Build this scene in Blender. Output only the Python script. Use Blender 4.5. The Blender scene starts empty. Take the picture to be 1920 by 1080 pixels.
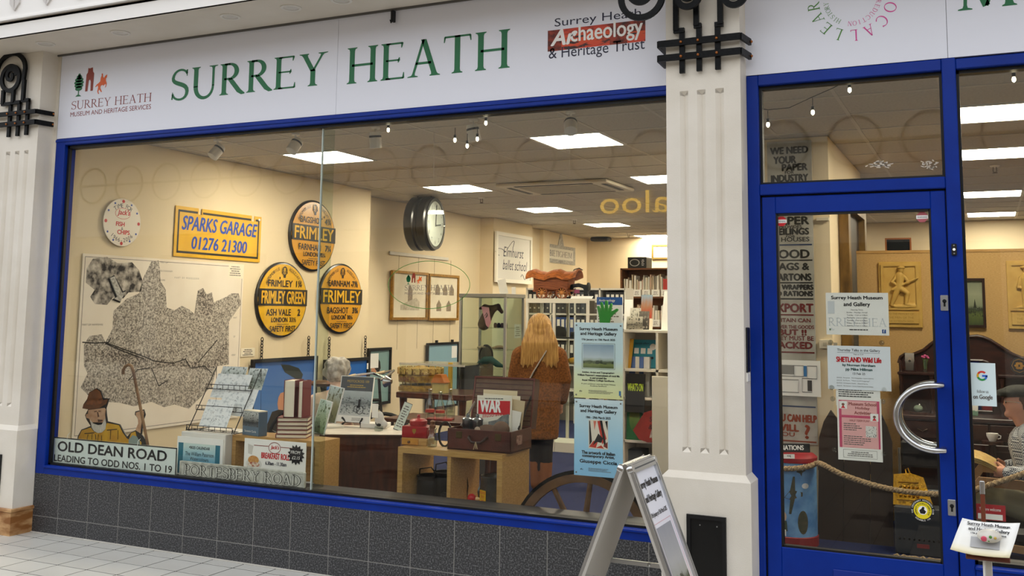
import bpy,bmesh,math,random
from mathutils import Vector,Matrix
random.seed(11)
SC=bpy.context.scene
COL=SC.collection
PI=math.pi

# ---------------------------------------------------------------- camera
F_PX,CX,CY=1873.2,960.0,369.65
YAW,PITCH,ROLL=math.radians(25.37),math.radians(6.529),math.radians(-0.685)
CAM=Vector((0.0,-4.867,1.5))
fwd=Vector((-math.sin(YAW)*math.cos(PITCH),math.cos(YAW)*math.cos(PITCH),math.sin(PITCH)))
rgt0=Vector((math.cos(YAW),math.sin(YAW),0.0))
dwn0=fwd.cross(rgt0)
rgt=rgt0*math.cos(ROLL)+dwn0*math.sin(ROLL)
dwn=dwn0*math.cos(ROLL)-rgt0*math.sin(ROLL)
cd=bpy.data.cameras.new('camera')
cam=bpy.data.objects.new('camera',cd)
COL.objects.link(cam)
mw=Matrix.Identity(4)
for i in range(3):
    mw[i][0],mw[i][1],mw[i][2],mw[i][3]=rgt[i],-dwn[i],-fwd[i],CAM[i]
cam.matrix_world=mw
cd.sensor_width=36.0
cd.lens=F_PX/1920*36
cd.shift_y=-(540-CY)/1920
cd.clip_end=200
SC.camera=cam

# ---------------------------------------------------------------- light of the arcade
SC.view_settings.view_transform='Standard'
SC.view_settings.look='None'
SC.view_settings.gamma=1.0
SC.view_settings.use_curve_mapping=False
SC.view_settings.exposure=0.0
w=bpy.data.worlds.new('sky_over_arcade')
SC.world=w
w.use_nodes=True
w.node_tree.nodes['Background'].inputs[0].default_value=(0.93,0.96,1.0,1)
w.node_tree.nodes['Background'].inputs[1].default_value=1.8
SHOP_PANEL=42.0         # strength of the ceiling light panels in the shop

def ray(px,py):
    return rgt*((px-CX)/F_PX)+dwn*((py-CY)/F_PX)+fwd

def at(px,py,Y):
    d=ray(px,py)
    return CAM+d*((Y-CAM.y)/d.y)

def atx(px,py,X):
    d=ray(px,py)
    return CAM+d*((X-CAM.x)/d.x)

def atz(px,py,Z):
    d=ray(px,py)
    return CAM+d*((Z-CAM.z)/d.z)

# ---------------------------------------------------------------- helpers: materials
def lin(h):
    if not isinstance(h,str):
        return (h[0],h[1],h[2],1.0)
    r=[]
    for i in (0,2,4):
        c=int(h[i:i+2],16)/255
        r.append(c/12.92 if c <= 0.04045 else ((c+0.055)/1.055) ** 2.4)
    return (r[0],r[1],r[2],1.0)

MATS={}

def M(name,col='808080',rough=0.55,metal=0.0,col2=None,ns=0.0,bump=0.0,bs=200.0,spec=0.4,lo=0.35,hi=0.65,stretch=None,emit=0.0,alpha=1.0,trans=0.0,coords='Object',detail=4.0):
    if name in MATS:
        return MATS[name]
    m=bpy.data.materials.new(name)
    m.use_nodes=True
    nt=m.node_tree
    b=nt.nodes['Principled BSDF']
    b.inputs['Base Color'].default_value=lin(col)
    b.inputs['Roughness'].default_value=rough
    b.inputs['Metallic'].default_value=metal
    b.inputs['Specular IOR Level'].default_value=spec
    b.inputs['Transmission Weight'].default_value=trans
    b.inputs['Alpha'].default_value=alpha
    if emit:
        b.inputs['Emission Color'].default_value=lin(col)
        b.inputs['Emission Strength'].default_value=emit
    tc=nt.nodes.new('ShaderNodeTexCoord')
    src=tc.outputs[coords]
    if stretch:
        mp=nt.nodes.new('ShaderNodeMapping')
        mp.inputs['Scale'].default_value=stretch
        nt.links.new(src,mp.inputs[0])
        src=mp.outputs[0]
    if ns:
        n=nt.nodes.new('ShaderNodeTexNoise')
        n.inputs['Scale'].default_value=ns
        n.inputs['Detail'].default_value=detail
        nt.links.new(src,n.inputs['Vector'])
        r=nt.nodes.new('ShaderNodeValToRGB')
        r.color_ramp.elements[0].position=lo
        r.color_ramp.elements[1].position=hi
        r.color_ramp.elements[0].color=lin(col)
        r.color_ramp.elements[1].color=lin(col2 or col)
        nt.links.new(n.outputs[0],r.inputs[0])
        nt.links.new(r.outputs[0],b.inputs['Base Color'])
    if bump:
        n2=nt.nodes.new('ShaderNodeTexNoise')
        n2.inputs['Scale'].default_value=bs
        nt.links.new(src,n2.inputs['Vector'])
        bp=nt.nodes.new('ShaderNodeBump')
        bp.inputs['Strength'].default_value=bump
        bp.inputs['Distance'].default_value=0.004
        nt.links.new(n2.outputs[0],bp.inputs['Height'])
        nt.links.new(bp.outputs[0],b.inputs['Normal'])
    MATS[name]=m
    return m

def pic(name,stops,scale=4.0,amt=0.12,axis=2,rough=0.5,blot=None,bscale=12.0,blo=0.55,bhi=0.6,band=None):
    """printed picture: colour bands up the sheet, ragged by noise, with optional blots inside a height band"""
    if name in MATS:
        return MATS[name]
    m=bpy.data.materials.new(name)
    m.use_nodes=True
    nt=m.node_tree
    b=nt.nodes['Principled BSDF']
    b.inputs['Roughness'].default_value=rough
    tc=nt.nodes.new('ShaderNodeTexCoord')
    sp=nt.nodes.new('ShaderNodeSeparateXYZ')
    nt.links.new(tc.outputs['Generated'],sp.inputs[0])
    n=nt.nodes.new('ShaderNodeTexNoise')
    n.inputs['Scale'].default_value=scale
    n.inputs['Detail'].default_value=5
    nt.links.new(tc.outputs['Generated'],n.inputs['Vector'])
    a=nt.nodes.new('ShaderNodeMath'); a.operation='MULTIPLY_ADD'
    a.inputs[1].default_value=amt*2
    a.inputs[2].default_value=-amt
    nt.links.new(n.outputs[0],a.inputs[0])
    s=nt.nodes.new('ShaderNodeMath'); s.operation='ADD'
    nt.links.new(sp.outputs[axis],s.inputs[0])
    nt.links.new(a.outputs[0],s.inputs[1])
    r=nt.nodes.new('ShaderNodeValToRGB')
    el=r.color_ramp.elements
    while len(el) > 1:
        el.remove(el[0])
    el[0].position=stops[0][0]; el[0].color=lin(stops[0][1])
    for p,c in stops[1:]:
        e=el.new(p); e.color=lin(c)
    nt.links.new(s.outputs[0],r.inputs[0])
    out=r.outputs[0]
    if blot:
        n2=nt.nodes.new('ShaderNodeTexNoise')
        n2.inputs['Scale'].default_value=bscale
        n2.inputs['Detail'].default_value=6
        nt.links.new(tc.outputs['Generated'],n2.inputs['Vector'])
        rr=nt.nodes.new('ShaderNodeMapRange')
        rr.inputs[1].default_value=blo; rr.inputs[2].default_value=bhi
        nt.links.new(n2.outputs[0],rr.inputs[0])
        fac=rr.outputs[0]
        if band:
            lo_,hi_=band
            c1=nt.nodes.new('ShaderNodeMath'); c1.operation='GREATER_THAN'; c1.inputs[1].default_value=lo_
            c2=nt.nodes.new('ShaderNodeMath'); c2.operation='LESS_THAN'; c2.inputs[1].default_value=hi_
            nt.links.new(s.outputs[0],c1.inputs[0]); nt.links.new(s.outputs[0],c2.inputs[0])
            m1=nt.nodes.new('ShaderNodeMath'); m1.operation='MULTIPLY'
            m2=nt.nodes.new('ShaderNodeMath'); m2.operation='MULTIPLY'
            nt.links.new(c1.outputs[0],m1.inputs[0]); nt.links.new(c2.outputs[0],m1.inputs[1])
            nt.links.new(m1.outputs[0],m2.inputs[0]); nt.links.new(fac,m2.inputs[1])
            fac=m2.outputs[0]
        mx=nt.nodes.new('ShaderNodeMix'); mx.data_type='RGBA'
        nt.links.new(fac,mx.inputs[0]); nt.links.new(out,mx.inputs[6])
        mx.inputs[7].default_value=lin(blot)
        out=mx.outputs[2]
    nt.links.new(out,b.inputs['Base Color'])
    MATS[name]=m
    return m

def thin_glass(name,tint='f6f8f4',k=1.0,rough=0.0,ior=1.5):
    m=bpy.data.materials.new(name)
    m.use_nodes=True
    nt=m.node_tree
    nt.nodes.clear()
    o=nt.nodes.new('ShaderNodeOutputMaterial')
    mx=nt.nodes.new('ShaderNodeMixShader')
    t=nt.nodes.new('ShaderNodeBsdfTransparent'); t.inputs[0].default_value=lin(tint)
    g=nt.nodes.new('ShaderNodeBsdfGlossy'); g.inputs['Roughness'].default_value=rough
    fr=nt.nodes.new('ShaderNodeFresnel')
    ge=nt.nodes.new('ShaderNodeNewGeometry')      # both faces of the pane mirror like the outer one
    mi=nt.nodes.new('ShaderNodeMapRange'); mi.inputs[3].default_value=ior; mi.inputs[4].default_value=1/ior
    nt.links.new(ge.outputs['Backfacing'],mi.inputs[0]); nt.links.new(mi.outputs[0],fr.inputs[0])
    mu=nt.nodes.new('ShaderNodeMath'); mu.operation='MULTIPLY'; mu.inputs[1].default_value=k
    nt.links.new(fr.outputs[0],mu.inputs[0])
    nt.links.new(mu.outputs[0],mx.inputs[0])
    nt.links.new(t.outputs[0],mx.inputs[1])
    nt.links.new(g.outputs[0],mx.inputs[2])
    nt.links.new(mx.outputs[0],o.inputs[0])
    MATS[name]=m
    return m

# ---------------------------------------------------------------- helpers: meshes
class MB:
    def __init__(s):
        s.v=[]; s.f=[]

    def quad(s,a,b,c,d):
        n=len(s.v); s.v += [tuple(a),tuple(b),tuple(c),tuple(d)]; s.f.append((n,n+1,n+2,n+3)); return s

    def box(s,x0,x1,y0,y1,z0,z1,bev=0.0):
        if bev > 0:
            b=min(bev,(x1-x0)/2.2,(y1-y0)/2.2,(z1-z0)/2.2)
            bm=bmesh.new()
            bmesh.ops.create_cube(bm,size=1.0)
            for v in bm.verts:
                v.co=Vector(((x0+x1)/2+v.co.x*(x1-x0),(y0+y1)/2+v.co.y*(y1-y0),(z0+z1)/2+v.co.z*(z1-z0)))
            bmesh.ops.bevel(bm,geom=bm.edges[:],offset=b,segments=1,profile=0.5,affect='EDGES')
            s.bm(bm); bm.free(); return s
        n=len(s.v)
        s.v += [(x0,y0,z0),(x1,y0,z0),(x1,y1,z0),(x0,y1,z0),(x0,y0,z1),(x1,y0,z1),(x1,y1,z1),(x0,y1,z1)]
        for q in ((0,3,2,1),(4,5,6,7),(0,1,5,4),(1,2,6,5),(2,3,7,6),(3,0,4,7)):
            s.f.append(tuple(n+i for i in q))
        return s

    def bm(s,bm,mat=None):
        n=len(s.v); bm.verts.index_update()
        for v in bm.verts:
            s.v.append(tuple(mat @ v.co) if mat else tuple(v.co))
        for f in bm.faces:
            s.f.append(tuple(n+v.index for v in f.verts))
        return s

    def bar(s,p,q,w,d,up=(0,0,1)):
        p,q=Vector(p),Vector(q); a=(q-p).normalized(); u=Vector(up)
        if abs(a.dot(u)) > 0.98: u=Vector((0,1,0))
        r=a.cross(u).normalized(); u=r.cross(a)
        n=len(s.v)
        for e in (p,q):
            for i,j in ((-1,-1),(1,-1),(1,1),(-1,1)):
                s.v.append(tuple(e+r*(i*w/2)+u*(j*d/2)))
        for k in range(4):
            s.f.append((n+k,n+(k+1) % 4,n+4+(k+1) % 4,n+4+k))
        s.f.append((n+3,n+2,n+1,n)); s.f.append((n+4,n+5,n+6,n+7))
        return s

    def tube(s,pts,r,seg=8,closed=False,sq=None,up=None):
        """swept tube; r a number or a list; sq=(w,d) sweeps a flat strap instead"""
        P=[Vector(p) for p in pts]; N=len(P); n0=len(s.v)
        prev=None
        for i in range(N):
            if closed: t=(P[(i+1) % N]-P[i-1])
            else: t=P[min(i+1,N-1)]-P[max(i-1,0)]
            t=t.normalized() if t.length > 1e-9 else Vector((0,0,1))
            if up is not None:
                u=Vector(up); a=t.cross(u)
                if a.length < 1e-4: a=t.cross(Vector((1,0,0)))
                a.normalize()
            elif prev is None:
                u=Vector((0,0,1)) if abs(t.z) < 0.9 else Vector((1,0,0))
                a=t.cross(u).normalized()
            else:
                a=(prev-t*prev.dot(t)).normalized()
            prev=a
            b=t.cross(a)
            rr=r[i] if isinstance(r,(list,tuple)) else r
            if sq:
                for x,y in ((-.5,-.5),(.5,-.5),(.5,.5),(-.5,.5)):
                    s.v.append(tuple(P[i]+a*(x*sq[0])+b*(y*sq[1])))
            else:
                for k in range(seg):
                    an=2*PI*k/seg
                    s.v.append(tuple(P[i]+a*(math.cos(an)*rr)+b*(math.sin(an)*rr)))
        sg=4 if sq else seg
        for i in range(N if closed else N-1):
            j=(i+1) % N
            for k in range(sg):
                s.f.append((n0+i*sg+k,n0+i*sg+(k+1) % sg,n0+j*sg+(k+1) % sg,n0+j*sg+k))
        if not closed:
            s.f.append(tuple(n0+k for k in reversed(range(sg))))
            s.f.append(tuple(n0+(N-1)*sg+k for k in range(sg)))
        return s

    def lathe(s,prof,seg=20,c=(0,0,0),axis='z',sx=1.0,sy=1.0):
        n0=len(s.v); N=len(prof)
        for r,h in prof:
            for k in range(seg):
                an=2*PI*k/seg; x,y=math.cos(an)*r*sx,math.sin(an)*r*sy
                if axis == 'z': p=(c[0]+x,c[1]+y,c[2]+h)
                elif axis == 'y': p=(c[0]+x,c[1]+h,c[2]+y)
                else: p=(c[0]+h,c[1]+x,c[2]+y)
                s.v.append(p)
        for i in range(N-1):
            for k in range(seg):
                s.f.append((n0+i*seg+k,n0+i*seg+(k+1) % seg,n0+(i+1)*seg+(k+1) % seg,n0+(i+1)*seg+k))
        s.f.append(tuple(n0+k for k in reversed(range(seg))))
        s.f.append(tuple(n0+(N-1)*seg+k for k in range(seg)))
        return s

    def prism(s,poly,y0,y1,back=True):
        """outline in local XZ, front at y0, back at y1"""
        n=len(s.v); N=len(poly)
        s.v += [(p[0],y0,p[1]) for p in poly]
        s.f.append(tuple(range(n,n+N)))
        if y1 != y0:
            s.v += [(p[0],y1,p[1]) for p in poly]
            if back: s.f.append(tuple(range(n+2*N-1,n+N-1,-1)))
            for k in range(N):
                s.f.append((n+k,n+N+k,n+N+(k+1) % N,n+(k+1) % N))
        return s

    def ball(s,c,r,seg=12,rings=8):
        if not isinstance(r,(tuple,list)): r=(r,r,r)
        n0=len(s.v)
        for i in range(rings+1):
            a=PI*i/rings
            for k in range(seg):
                b=2*PI*k/seg
                s.v.append((c[0]+r[0]*math.sin(a)*math.cos(b),c[1]+r[1]*math.sin(a)*math.sin(b),c[2]-r[2]*math.cos(a)))
        for i in range(rings):
            for k in range(seg):
                s.f.append((n0+i*seg+k,n0+i*seg+(k+1) % seg,n0+(i+1)*seg+(k+1) % seg,n0+(i+1)*seg+k))
        return s

    def xf(s,mat,start=0):
        for i in range(start,len(s.v)):
            s.v[i]=tuple(mat @ Vector(s.v[i]))
        return s

    def mesh(s,name,mat,smooth=False):
        me=bpy.data.meshes.new(name)
        me.from_pydata(s.v,[],s.f)
        bm=bmesh.new(); bm.from_mesh(me)
        if smooth:
            bmesh.ops.remove_doubles(bm,verts=bm.verts,dist=1e-5)
        bmesh.ops.recalc_face_normals(bm,faces=bm.faces)
        bm.to_mesh(me); bm.free()
        if mat: me.materials.append(mat)
        if smooth:
            me.shade_smooth()
            try: me.set_sharp_from_angle(angle=math.radians(42))
            except Exception: pass
        me.update()
        return me

    def build(s,name,mat,parent=None,smooth=False,loc=None,rz=0):
        o=bpy.data.objects.new(name,s.mesh(name,mat,smooth))
        COL.objects.link(o)
        if parent: o.parent=parent
        if loc is not None: o.location=loc
        if rz: o.rotation_euler=(0,0,rz)
        return o

def tag(o,label,cat,group=None,kind=None):
    if label: o['label']=label
    if cat: o['category']=cat
    if group: o['group']=group
    if kind: o['kind']=kind
    return o

def T(name,label,cat,loc=(0,0,0),rz=0,group=None,rot=None):
    o=bpy.data.objects.new(name,None)
    o.empty_display_size=0.05
    COL.objects.link(o)
    o.location=loc
    o.rotation_euler=rot or (0,0,rz)
    return tag(o,label,cat,group)

def S(o):
    o['kind']='structure'
    return o

def copy_tree(o,parent=None):
    c=o.copy(); COL.objects.link(c); c.parent=parent
    for ch in list(o.children): copy_tree(ch,c)
    return c

# ---------------------------------------------------------------- helpers: lettering
_GC={}
WORK=bpy.data.scenes.new('workbench')      # scratch scene for shaping text and fused volumes, removed at the end

def sans(s,res=3):
    if (s,res) in _GC: return _GC[(s,res)]
    cu=bpy.data.curves.new('t','FONT'); cu.body=s; cu.size=1.0; cu.resolution_u=res; cu.fill_mode='FRONT'
    o=bpy.data.objects.new('t',cu); WORK.collection.objects.link(o)
    WORK.view_layers[0].update(); dg=WORK.view_layers[0].depsgraph
    me=bpy.data.meshes.new_from_object(o.evaluated_get(dg))
    v=[(p.co.x,p.co.y) for p in me.vertices]; f=[tuple(p.vertices) for p in me.polygons]
    bpy.data.objects.remove(o); bpy.data.curves.remove(cu); bpy.data.meshes.remove(me)
    _GC[(s,res)]=(v,f)
    return v,f

def ribbon(V,Fc,pts,ws):
    n=len(V); N=len(pts)
    for i in range(N):
        a=pts[max(i-1,0)]; b=pts[min(i+1,N-1)]
        dx,dy=b[0]-a[0],b[1]-a[1]; L=math.hypot(dx,dy) or 1
        nx,ny=-dy/L,dx/L; w=ws[i]/2
        V.append((pts[i][0]+nx*w,pts[i][1]+ny*w)); V.append((pts[i][0]-nx*w,pts[i][1]-ny*w))
    for i in range(N-1):
        k=n+2*i; Fc.append((k,k+2,k+3,k+1))

def bez(p,n=14):
    out=[]
    for i in range(n+1):
        t=i/n; q=[Vector((a[0],a[1],0)) for a in p]
        while len(q) > 1: q=[q[k].lerp(q[k+1],t) for k in range(len(q)-1)]
        out.append((q[0].x,q[0].y))
    return out

def serif_glyph(ch,k=1.0):
    """one roman capital, height 1; k scales the stroke weight; returns verts, faces, advance"""
    V,Fc=[],[]
    TK,TN=0.105*k,0.05*k

    def stem(x,y0=0.0,y1=1.0,w=TK,s0=True,s1=True,x1=None):
        x1=x if x1 is None else x1
        ys=[(y0,0.27 if s0 else w),(y0+.022,.26 if s0 else w),(y0+.045,w+.03 if s0 else w),(y0+.1,w),(y1-.1,w),(y1-.045,w+.03 if s1 else w),(y1-.022,.26 if s1 else w),(y1,0.27 if s1 else w)]
        n=len(V)
        for y,ww in ys:
            cx=x+(x1-x)*(y-y0)/(y1-y0)
            V.append((cx-ww/2,y)); V.append((cx+ww/2,y))
        for i in range(len(ys)-1):
            a=n+2*i; Fc.append((a,a+1,a+3,a+2))

    def hbar(x0,x1,y,w=TN,up=0.0,dn=0.0):
        ribbon(V,Fc,[(x0,y),(x1,y)],[w,w])
        if up or dn: ribbon(V,Fc,[(x1-.02,y-dn),(x1,y),(x1-.02+.03,y+up)],[.02,.06,.02])

    def arc(cx,cy,rx,ry,a0,a1,wt=TK,wn=TN,n=24):
        P,W=[],[]
        for i in range(n+1):
            a=math.radians(a0+(a1-a0)*i/n)
            P.append((cx+rx*math.cos(a),cy+ry*math.sin(a)))
            W.append(wn+(wt-wn)*abs(math.cos(a)) ** 1.3)
        ribbon(V,Fc,P,W)
    adv=.8
    if ch == 'H': stem(.16); stem(.72); hbar(.16,.72,.5); adv=.9
    elif ch == 'E': stem(.14); hbar(.14,.56,.975,.05,.02,.13); hbar(.14,.48,.52,.045,.07,.07); hbar(.14,.6,.025,.05,.15,.02); adv=.68
    elif ch == 'F': stem(.14); hbar(.14,.56,.975,.05,.02,.13); hbar(.14,.46,.5,.045,.07,.07); adv=.62
    elif ch == 'L': stem(.14); hbar(.14,.56,.025,.05,.15,.02); adv=.64
    elif ch == 'T': stem(.38,s1=False); hbar(.06,.70,.975,.05); ribbon(V,Fc,[(.05,.83),(.07,.98)],[.02,.05]); ribbon(V,Fc,[(.71,.83),(.69,.98)],[.02,.05]); adv=.76
    elif ch == 'I': stem(.15); adv=.34
    elif ch == 'A':
        stem(.13,0,1,TN,True,False,.40); stem(.70,0,1,TK,True,False,.40); hbar(.2,.6,.36); adv=.84
    elif ch == 'Y':
        stem(.40,0,.5,TK,True,False); stem(.40,.45,1,TK,False,True,.14); stem(.40,.45,1,TN,False,True,.68); adv=.8
    elif ch == 'V': stem(.38,0,1,TK,False,True,.12); stem(.38,0,1,TN,False,True,.66); adv=.78
    elif ch in 'RPB':
        stem(.15)
        arc(.30,.74,.22,.235,95,-95)
        hbar(.15,.32,.975); hbar(.15,.32,.505)
        adv=.62
        if ch == 'R':
            ribbon(V,Fc,[(.32,.5),(.42,.36),(.60,.10),(.70,.02),(.78,.0)],[TK*.9,TK,TK,TK*.8,.03]); adv=.78
        if ch == 'B': arc(.32,.26,.26,.24,95,-95); hbar(.15,.34,.025); adv=.66
    elif ch == 'D': stem(.15); arc(.30,.5,.42,.475,92,-92); hbar(.15,.32,.975); hbar(.15,.32,.025); adv=.82
    elif ch in 'OQ': arc(.45,.5,.38,.485,0,360); adv=.9
    elif ch == 'C': arc(.46,.5,.39,.485,48,318); ribbon(V,Fc,[(.73,.82),(.75,.97)],[.02,.06]); adv=.8
    elif ch == 'G': arc(.46,.5,.39,.485,48,320); stem(.74,.05,.42,TK,False,True); adv=.88
    elif ch == 'U':
        stem(.16,.35,1,TK,False,True); stem(.70,.35,1,TN*1.1,False,True)
        P=bez([(.16,.38),(.16,-.15),(.70,-.15),(.70,.38)],16)
        ribbon(V,Fc,P,[TK-(TK-TN)*i/16 for i in range(17)]); adv=.86
    elif ch == 'S':
        P=bez([(.50,.84),(.44,1.03),(.10,1.05),(.06,.72)],9)+bez([(.06,.72),(.05,.48),(.52,.56),(.52,.26)],9)[1:]+bez([(.52,.26),(.52,-.08),(.10,-.06),(.06,.2)],9)[1:]
        n=len(P); W=[TN+(TK-TN)*math.exp(-((i-n/2)/(n*.2)) ** 2) for i in range(n)]
        ribbon(V,Fc,P,W); ribbon(V,Fc,[(.50,.76),(.50,.97)],[.02,.05]); ribbon(V,Fc,[(.06,.26),(.05,.02)],[.02,.05]); adv=.6
    elif ch == 'N': stem(.14,0,1,TN); stem(.72,0,1,TN,False,True); ribbon(V,Fc,[(.10,.98),(.72,.01)],[TK,TK]); adv=.88
    elif ch == 'M':
        stem(.12,0,1,TN,True,True,.17); stem(.92,0,1,TK,True,True,.86); ribbon(V,Fc,[(.17,.98),(.51,.05)],[TK,TK]); ribbon(V,Fc,[(.51,.05),(.86,.98)],[TN,TN]); adv=1.04
    elif ch == ' ': adv=.38
    else:
        v,f=sans(ch)
        if v:
            x0=min(p[0] for p in v); V=[((p[0]-x0)*1.35+.05,p[1]*1.35) for p in v]; Fc=list(f); adv=max(p[0] for p in V)+.1
    return V,Fc,adv

def serif(s,k=1.0,sp=0.0):
    V,Fc,x=[],[],0.0
    for ch in s:
        v,f,a=serif_glyph(ch,k); n=len(V)
        V += [(p[0]+x,p[1]) for p in v]; Fc += [tuple(n+i for i in q) for q in f]
        x += a+sp
    return V,Fc

def txt(parent,s,x,z,h,mat,w=None,y=-0.001,al='C',font='sans',shear=0.0,bold=0.0,rot=0.0,name='lettering',k=1.0,sp=0.0,depth=0.0):
    """flat lettering on the local XZ plane facing -Y; h is the height of the text block, (x, z) its bottom anchor"""
    V,Fc=serif(s,k,sp) if font == 'serif' else sans(s)
    if not V: return None
    x0=min(p[0] for p in V); x1=max(p[0] for p in V)
    y0=min(p[1] for p in V); y1=max(p[1] for p in V)
    sc=h/(y1-y0); sx=(w/(x1-x0)) if w else sc
    ox={'C':-(x0+x1)/2,'L':-x0,'R':-x1}[al]
    mb=MB(); cr,sr=math.cos(rot),math.sin(rot)
    offs=[(0,0)]
    if bold: offs=[(0,0),(bold,0),(-bold,0),(0,bold*.7),(0,-bold*.7)]
    for bx,bz in offs:
        n=len(mb.v)
        for p in V:
            lx=(p[0]+ox)*sx+bx; lz=(p[1]-y0)*sc+bz; lx += shear*lz
            mb.v.append((x+lx*cr-lz*sr,y-(0.00002*offs.index((bx,bz))),z+lx*sr+lz*cr))
        mb.f += [tuple(n+i for i in q) for q in Fc]
    me=bpy.data.meshes.new(name)
    me.from_pydata(mb.v,[],mb.f); me.materials.append(mat)
    o=bpy.data.objects.new(name,me); COL.objects.link(o)
    if parent: o.parent=parent
    return o

def words(o):
    """split a line of lettering into one object per word"""
    me=o.data; par={}

    def fd(i):
        while par.setdefault(i,i) != i: i=par[i]
        return i
    for f in me.polygons:
        r=fd(f.vertices[0])
        for v in f.vertices: par[fd(v)]=r
    comp={}
    for v in range(len(me.vertices)): comp.setdefault(fd(v),[]).append(v)
    iv=sorted((min(me.vertices[i].co.x for i in c),max(me.vertices[i].co.x for i in c),k) for k,c in comp.items())
    zs=[v.co.z for v in me.vertices]; gap=(max(zs)-min(zs))*.20
    groups=[[iv[0][2]]]; end=iv[0][1]
    for a,b,k in iv[1:]:
        if a-end > gap: groups.append([])
        groups[-1].append(k); end=max(end,b)
    if len(groups) == 1: return o
    for g in groups:
        ids=sorted(i for k in g for i in comp[k]); mp_={v: n for n,v in enumerate(ids)}; st=set(ids)
        m2=bpy.data.meshes.new(o.name)
        m2.from_pydata([tuple(me.vertices[i].co) for i in ids],[],[tuple(mp_[v] for v in f.vertices) for f in me.polygons if f.vertices[0] in st])
        m2.materials.append(me.materials[0])
        q=bpy.data.objects.new('lettering',m2); COL.objects.link(q); q.parent=o.parent
    bpy.data.objects.remove(o)

def arctxt(parent,s,cx,cz,r,a0,a1,h,mat,y=-0.001,font='sans',inside=False,name='lettering',k=1.0,wsc=1.0):
    """lettering round an arc from angle a0 to a1 (degrees), letters upright on the outside"""
    mb=MB(); N=len(s); o=None

    def close():
        if not mb.v: return
        me=bpy.data.meshes.new(name); me.from_pydata(mb.v,[],mb.f); me.materials.append(mat)
        o=bpy.data.objects.new(name,me); COL.objects.link(o)
        if parent: o.parent=parent
    for i,ch in enumerate(s):
        if ch == ' ':
            close(); mb=MB(); continue
        if font == 'serif': V,Fc,_=serif_glyph(ch,k)
        else: V,Fc=sans(ch)
        if not V: continue
        a=math.radians(a0+(a1-a0)*(i+.5)/N)
        x0=min(p[0] for p in V); x1=max(p[0] for p in V)
        hh=1.0 if font == 'serif' else 0.72
        t=a-PI/2 if not inside else a+PI/2
        c,sn=math.cos(t),math.sin(t); n=len(mb.v)
        for p in V:
            lx=(p[0]-(x0+x1)/2)*h/hh*wsc; lz=p[1]*h/hh
            mb.v.append((cx+r*math.cos(a)+lx*c-lz*sn,y,cz+r*math.sin(a)+lx*sn+lz*c))
        mb.f += [tuple(n+q for q in f) for f in Fc]
    close()

def lines(parent,x0,x1,z0,z1,n,mat,y=-0.001,name='small_print',seed=1,cen=True,hh=None):
    """rows of unreadably small print: one dash per word"""
    rnd=random.Random(seed); mb=MB(); dz=(z1-z0)/max(n,1)
    for i in range(n):
        zc=z1-dz*(i+.5); h=hh or dz*.42
        L=(x1-x0)*rnd.uniform(.62,1.0); xs=(x0+x1)/2-L/2 if cen else x0
        x=xs
        while x < xs+L-h:
            wd=min(rnd.uniform(1.2,4.5)*h,xs+L-x)
            mb.quad((x,y,zc-h/2),(x+wd,y,zc-h/2),(x+wd,y,zc+h/2),(x,y,zc+h/2)); x += wd+h*.55
    return mb.build(name,mat,parent)

def sheet(name,label,cat,loc,w,h,mat,rz=0,t=0.0012,group=None,rot=None,bev=0):
    """a flat thing standing on its bottom edge centre: local X right, Z up, front at -Y"""
    o=MB().box(-w/2,w/2,0,t,0,h,bev).build(name,mat)
    o.location=loc; o.rotation_euler=rot or (0,0,rz)
    return tag(o,label,cat,group)

def patch(parent,name,x0,x1,z0,z1,mat,y=-0.0006,t=0.0):
    mb=MB()
    if t: mb.box(x0,x1,y-t,y,z0,z1)
    else: mb.quad((x0,y,z0),(x1,y,z0),(x1,y,z1),(x0,y,z1))
    return mb.build(name,mat,parent)

def poly(parent,name,pts,mat,y=-0.0008,t=0.0):
    return MB().prism(pts,y-t,y).build(name,mat,parent)

def ell(cx,cz,rx,rz,n=28,a0=0,a1=360):
    return [(cx+rx*math.cos(math.radians(a0+(a1-a0)*i/n)),cz+rz*math.sin(math.radians(a0+(a1-a0)*i/n))) for i in range(n if a1-a0 >= 360 else n+1)]

def ring(parent,name,cx,cz,rx,rz,wd,mat,y=-0.0008,n=40,t=0.0):
    mb=MB(); a=ell(cx,cz,rx,rz,n); b=ell(cx,cz,rx-wd,rz-wd,n)
    for i in range(n):
        j=(i+1) % n
        mb.quad((a[i][0],y-t,a[i][1]),(a[j][0],y-t,a[j][1]),(b[j][0],y-t,b[j][1]),(b[i][0],y-t,b[i][1]))
        if t:
            mb.quad((a[i][0],y-t,a[i][1]),(a[j][0],y-t,a[j][1]),(a[j][0],y,a[j][1]),(a[i][0],y,a[i][1]))
            mb.quad((b[i][0],y-t,b[i][1]),(b[j][0],y-t,b[j][1]),(b[j][0],y,b[j][1]),(b[i][0],y,b[i][1]))
    return mb.build(name,mat,parent)

def frame(parent,name,x0,x1,z0,z1,wd,mat,y=0.0,t=0.02):
    mb=MB()
    mb.box(x0,x1,y-t,y,z0,z0+wd).box(x0,x1,y-t,y,z1-wd,z1)
    mb.box(x0,x0+wd,y-t,y,z0+wd,z1-wd).box(x1-wd,x1,y-t,y,z0+wd,z1-wd)
    return mb.build(name,mat,parent)

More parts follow.
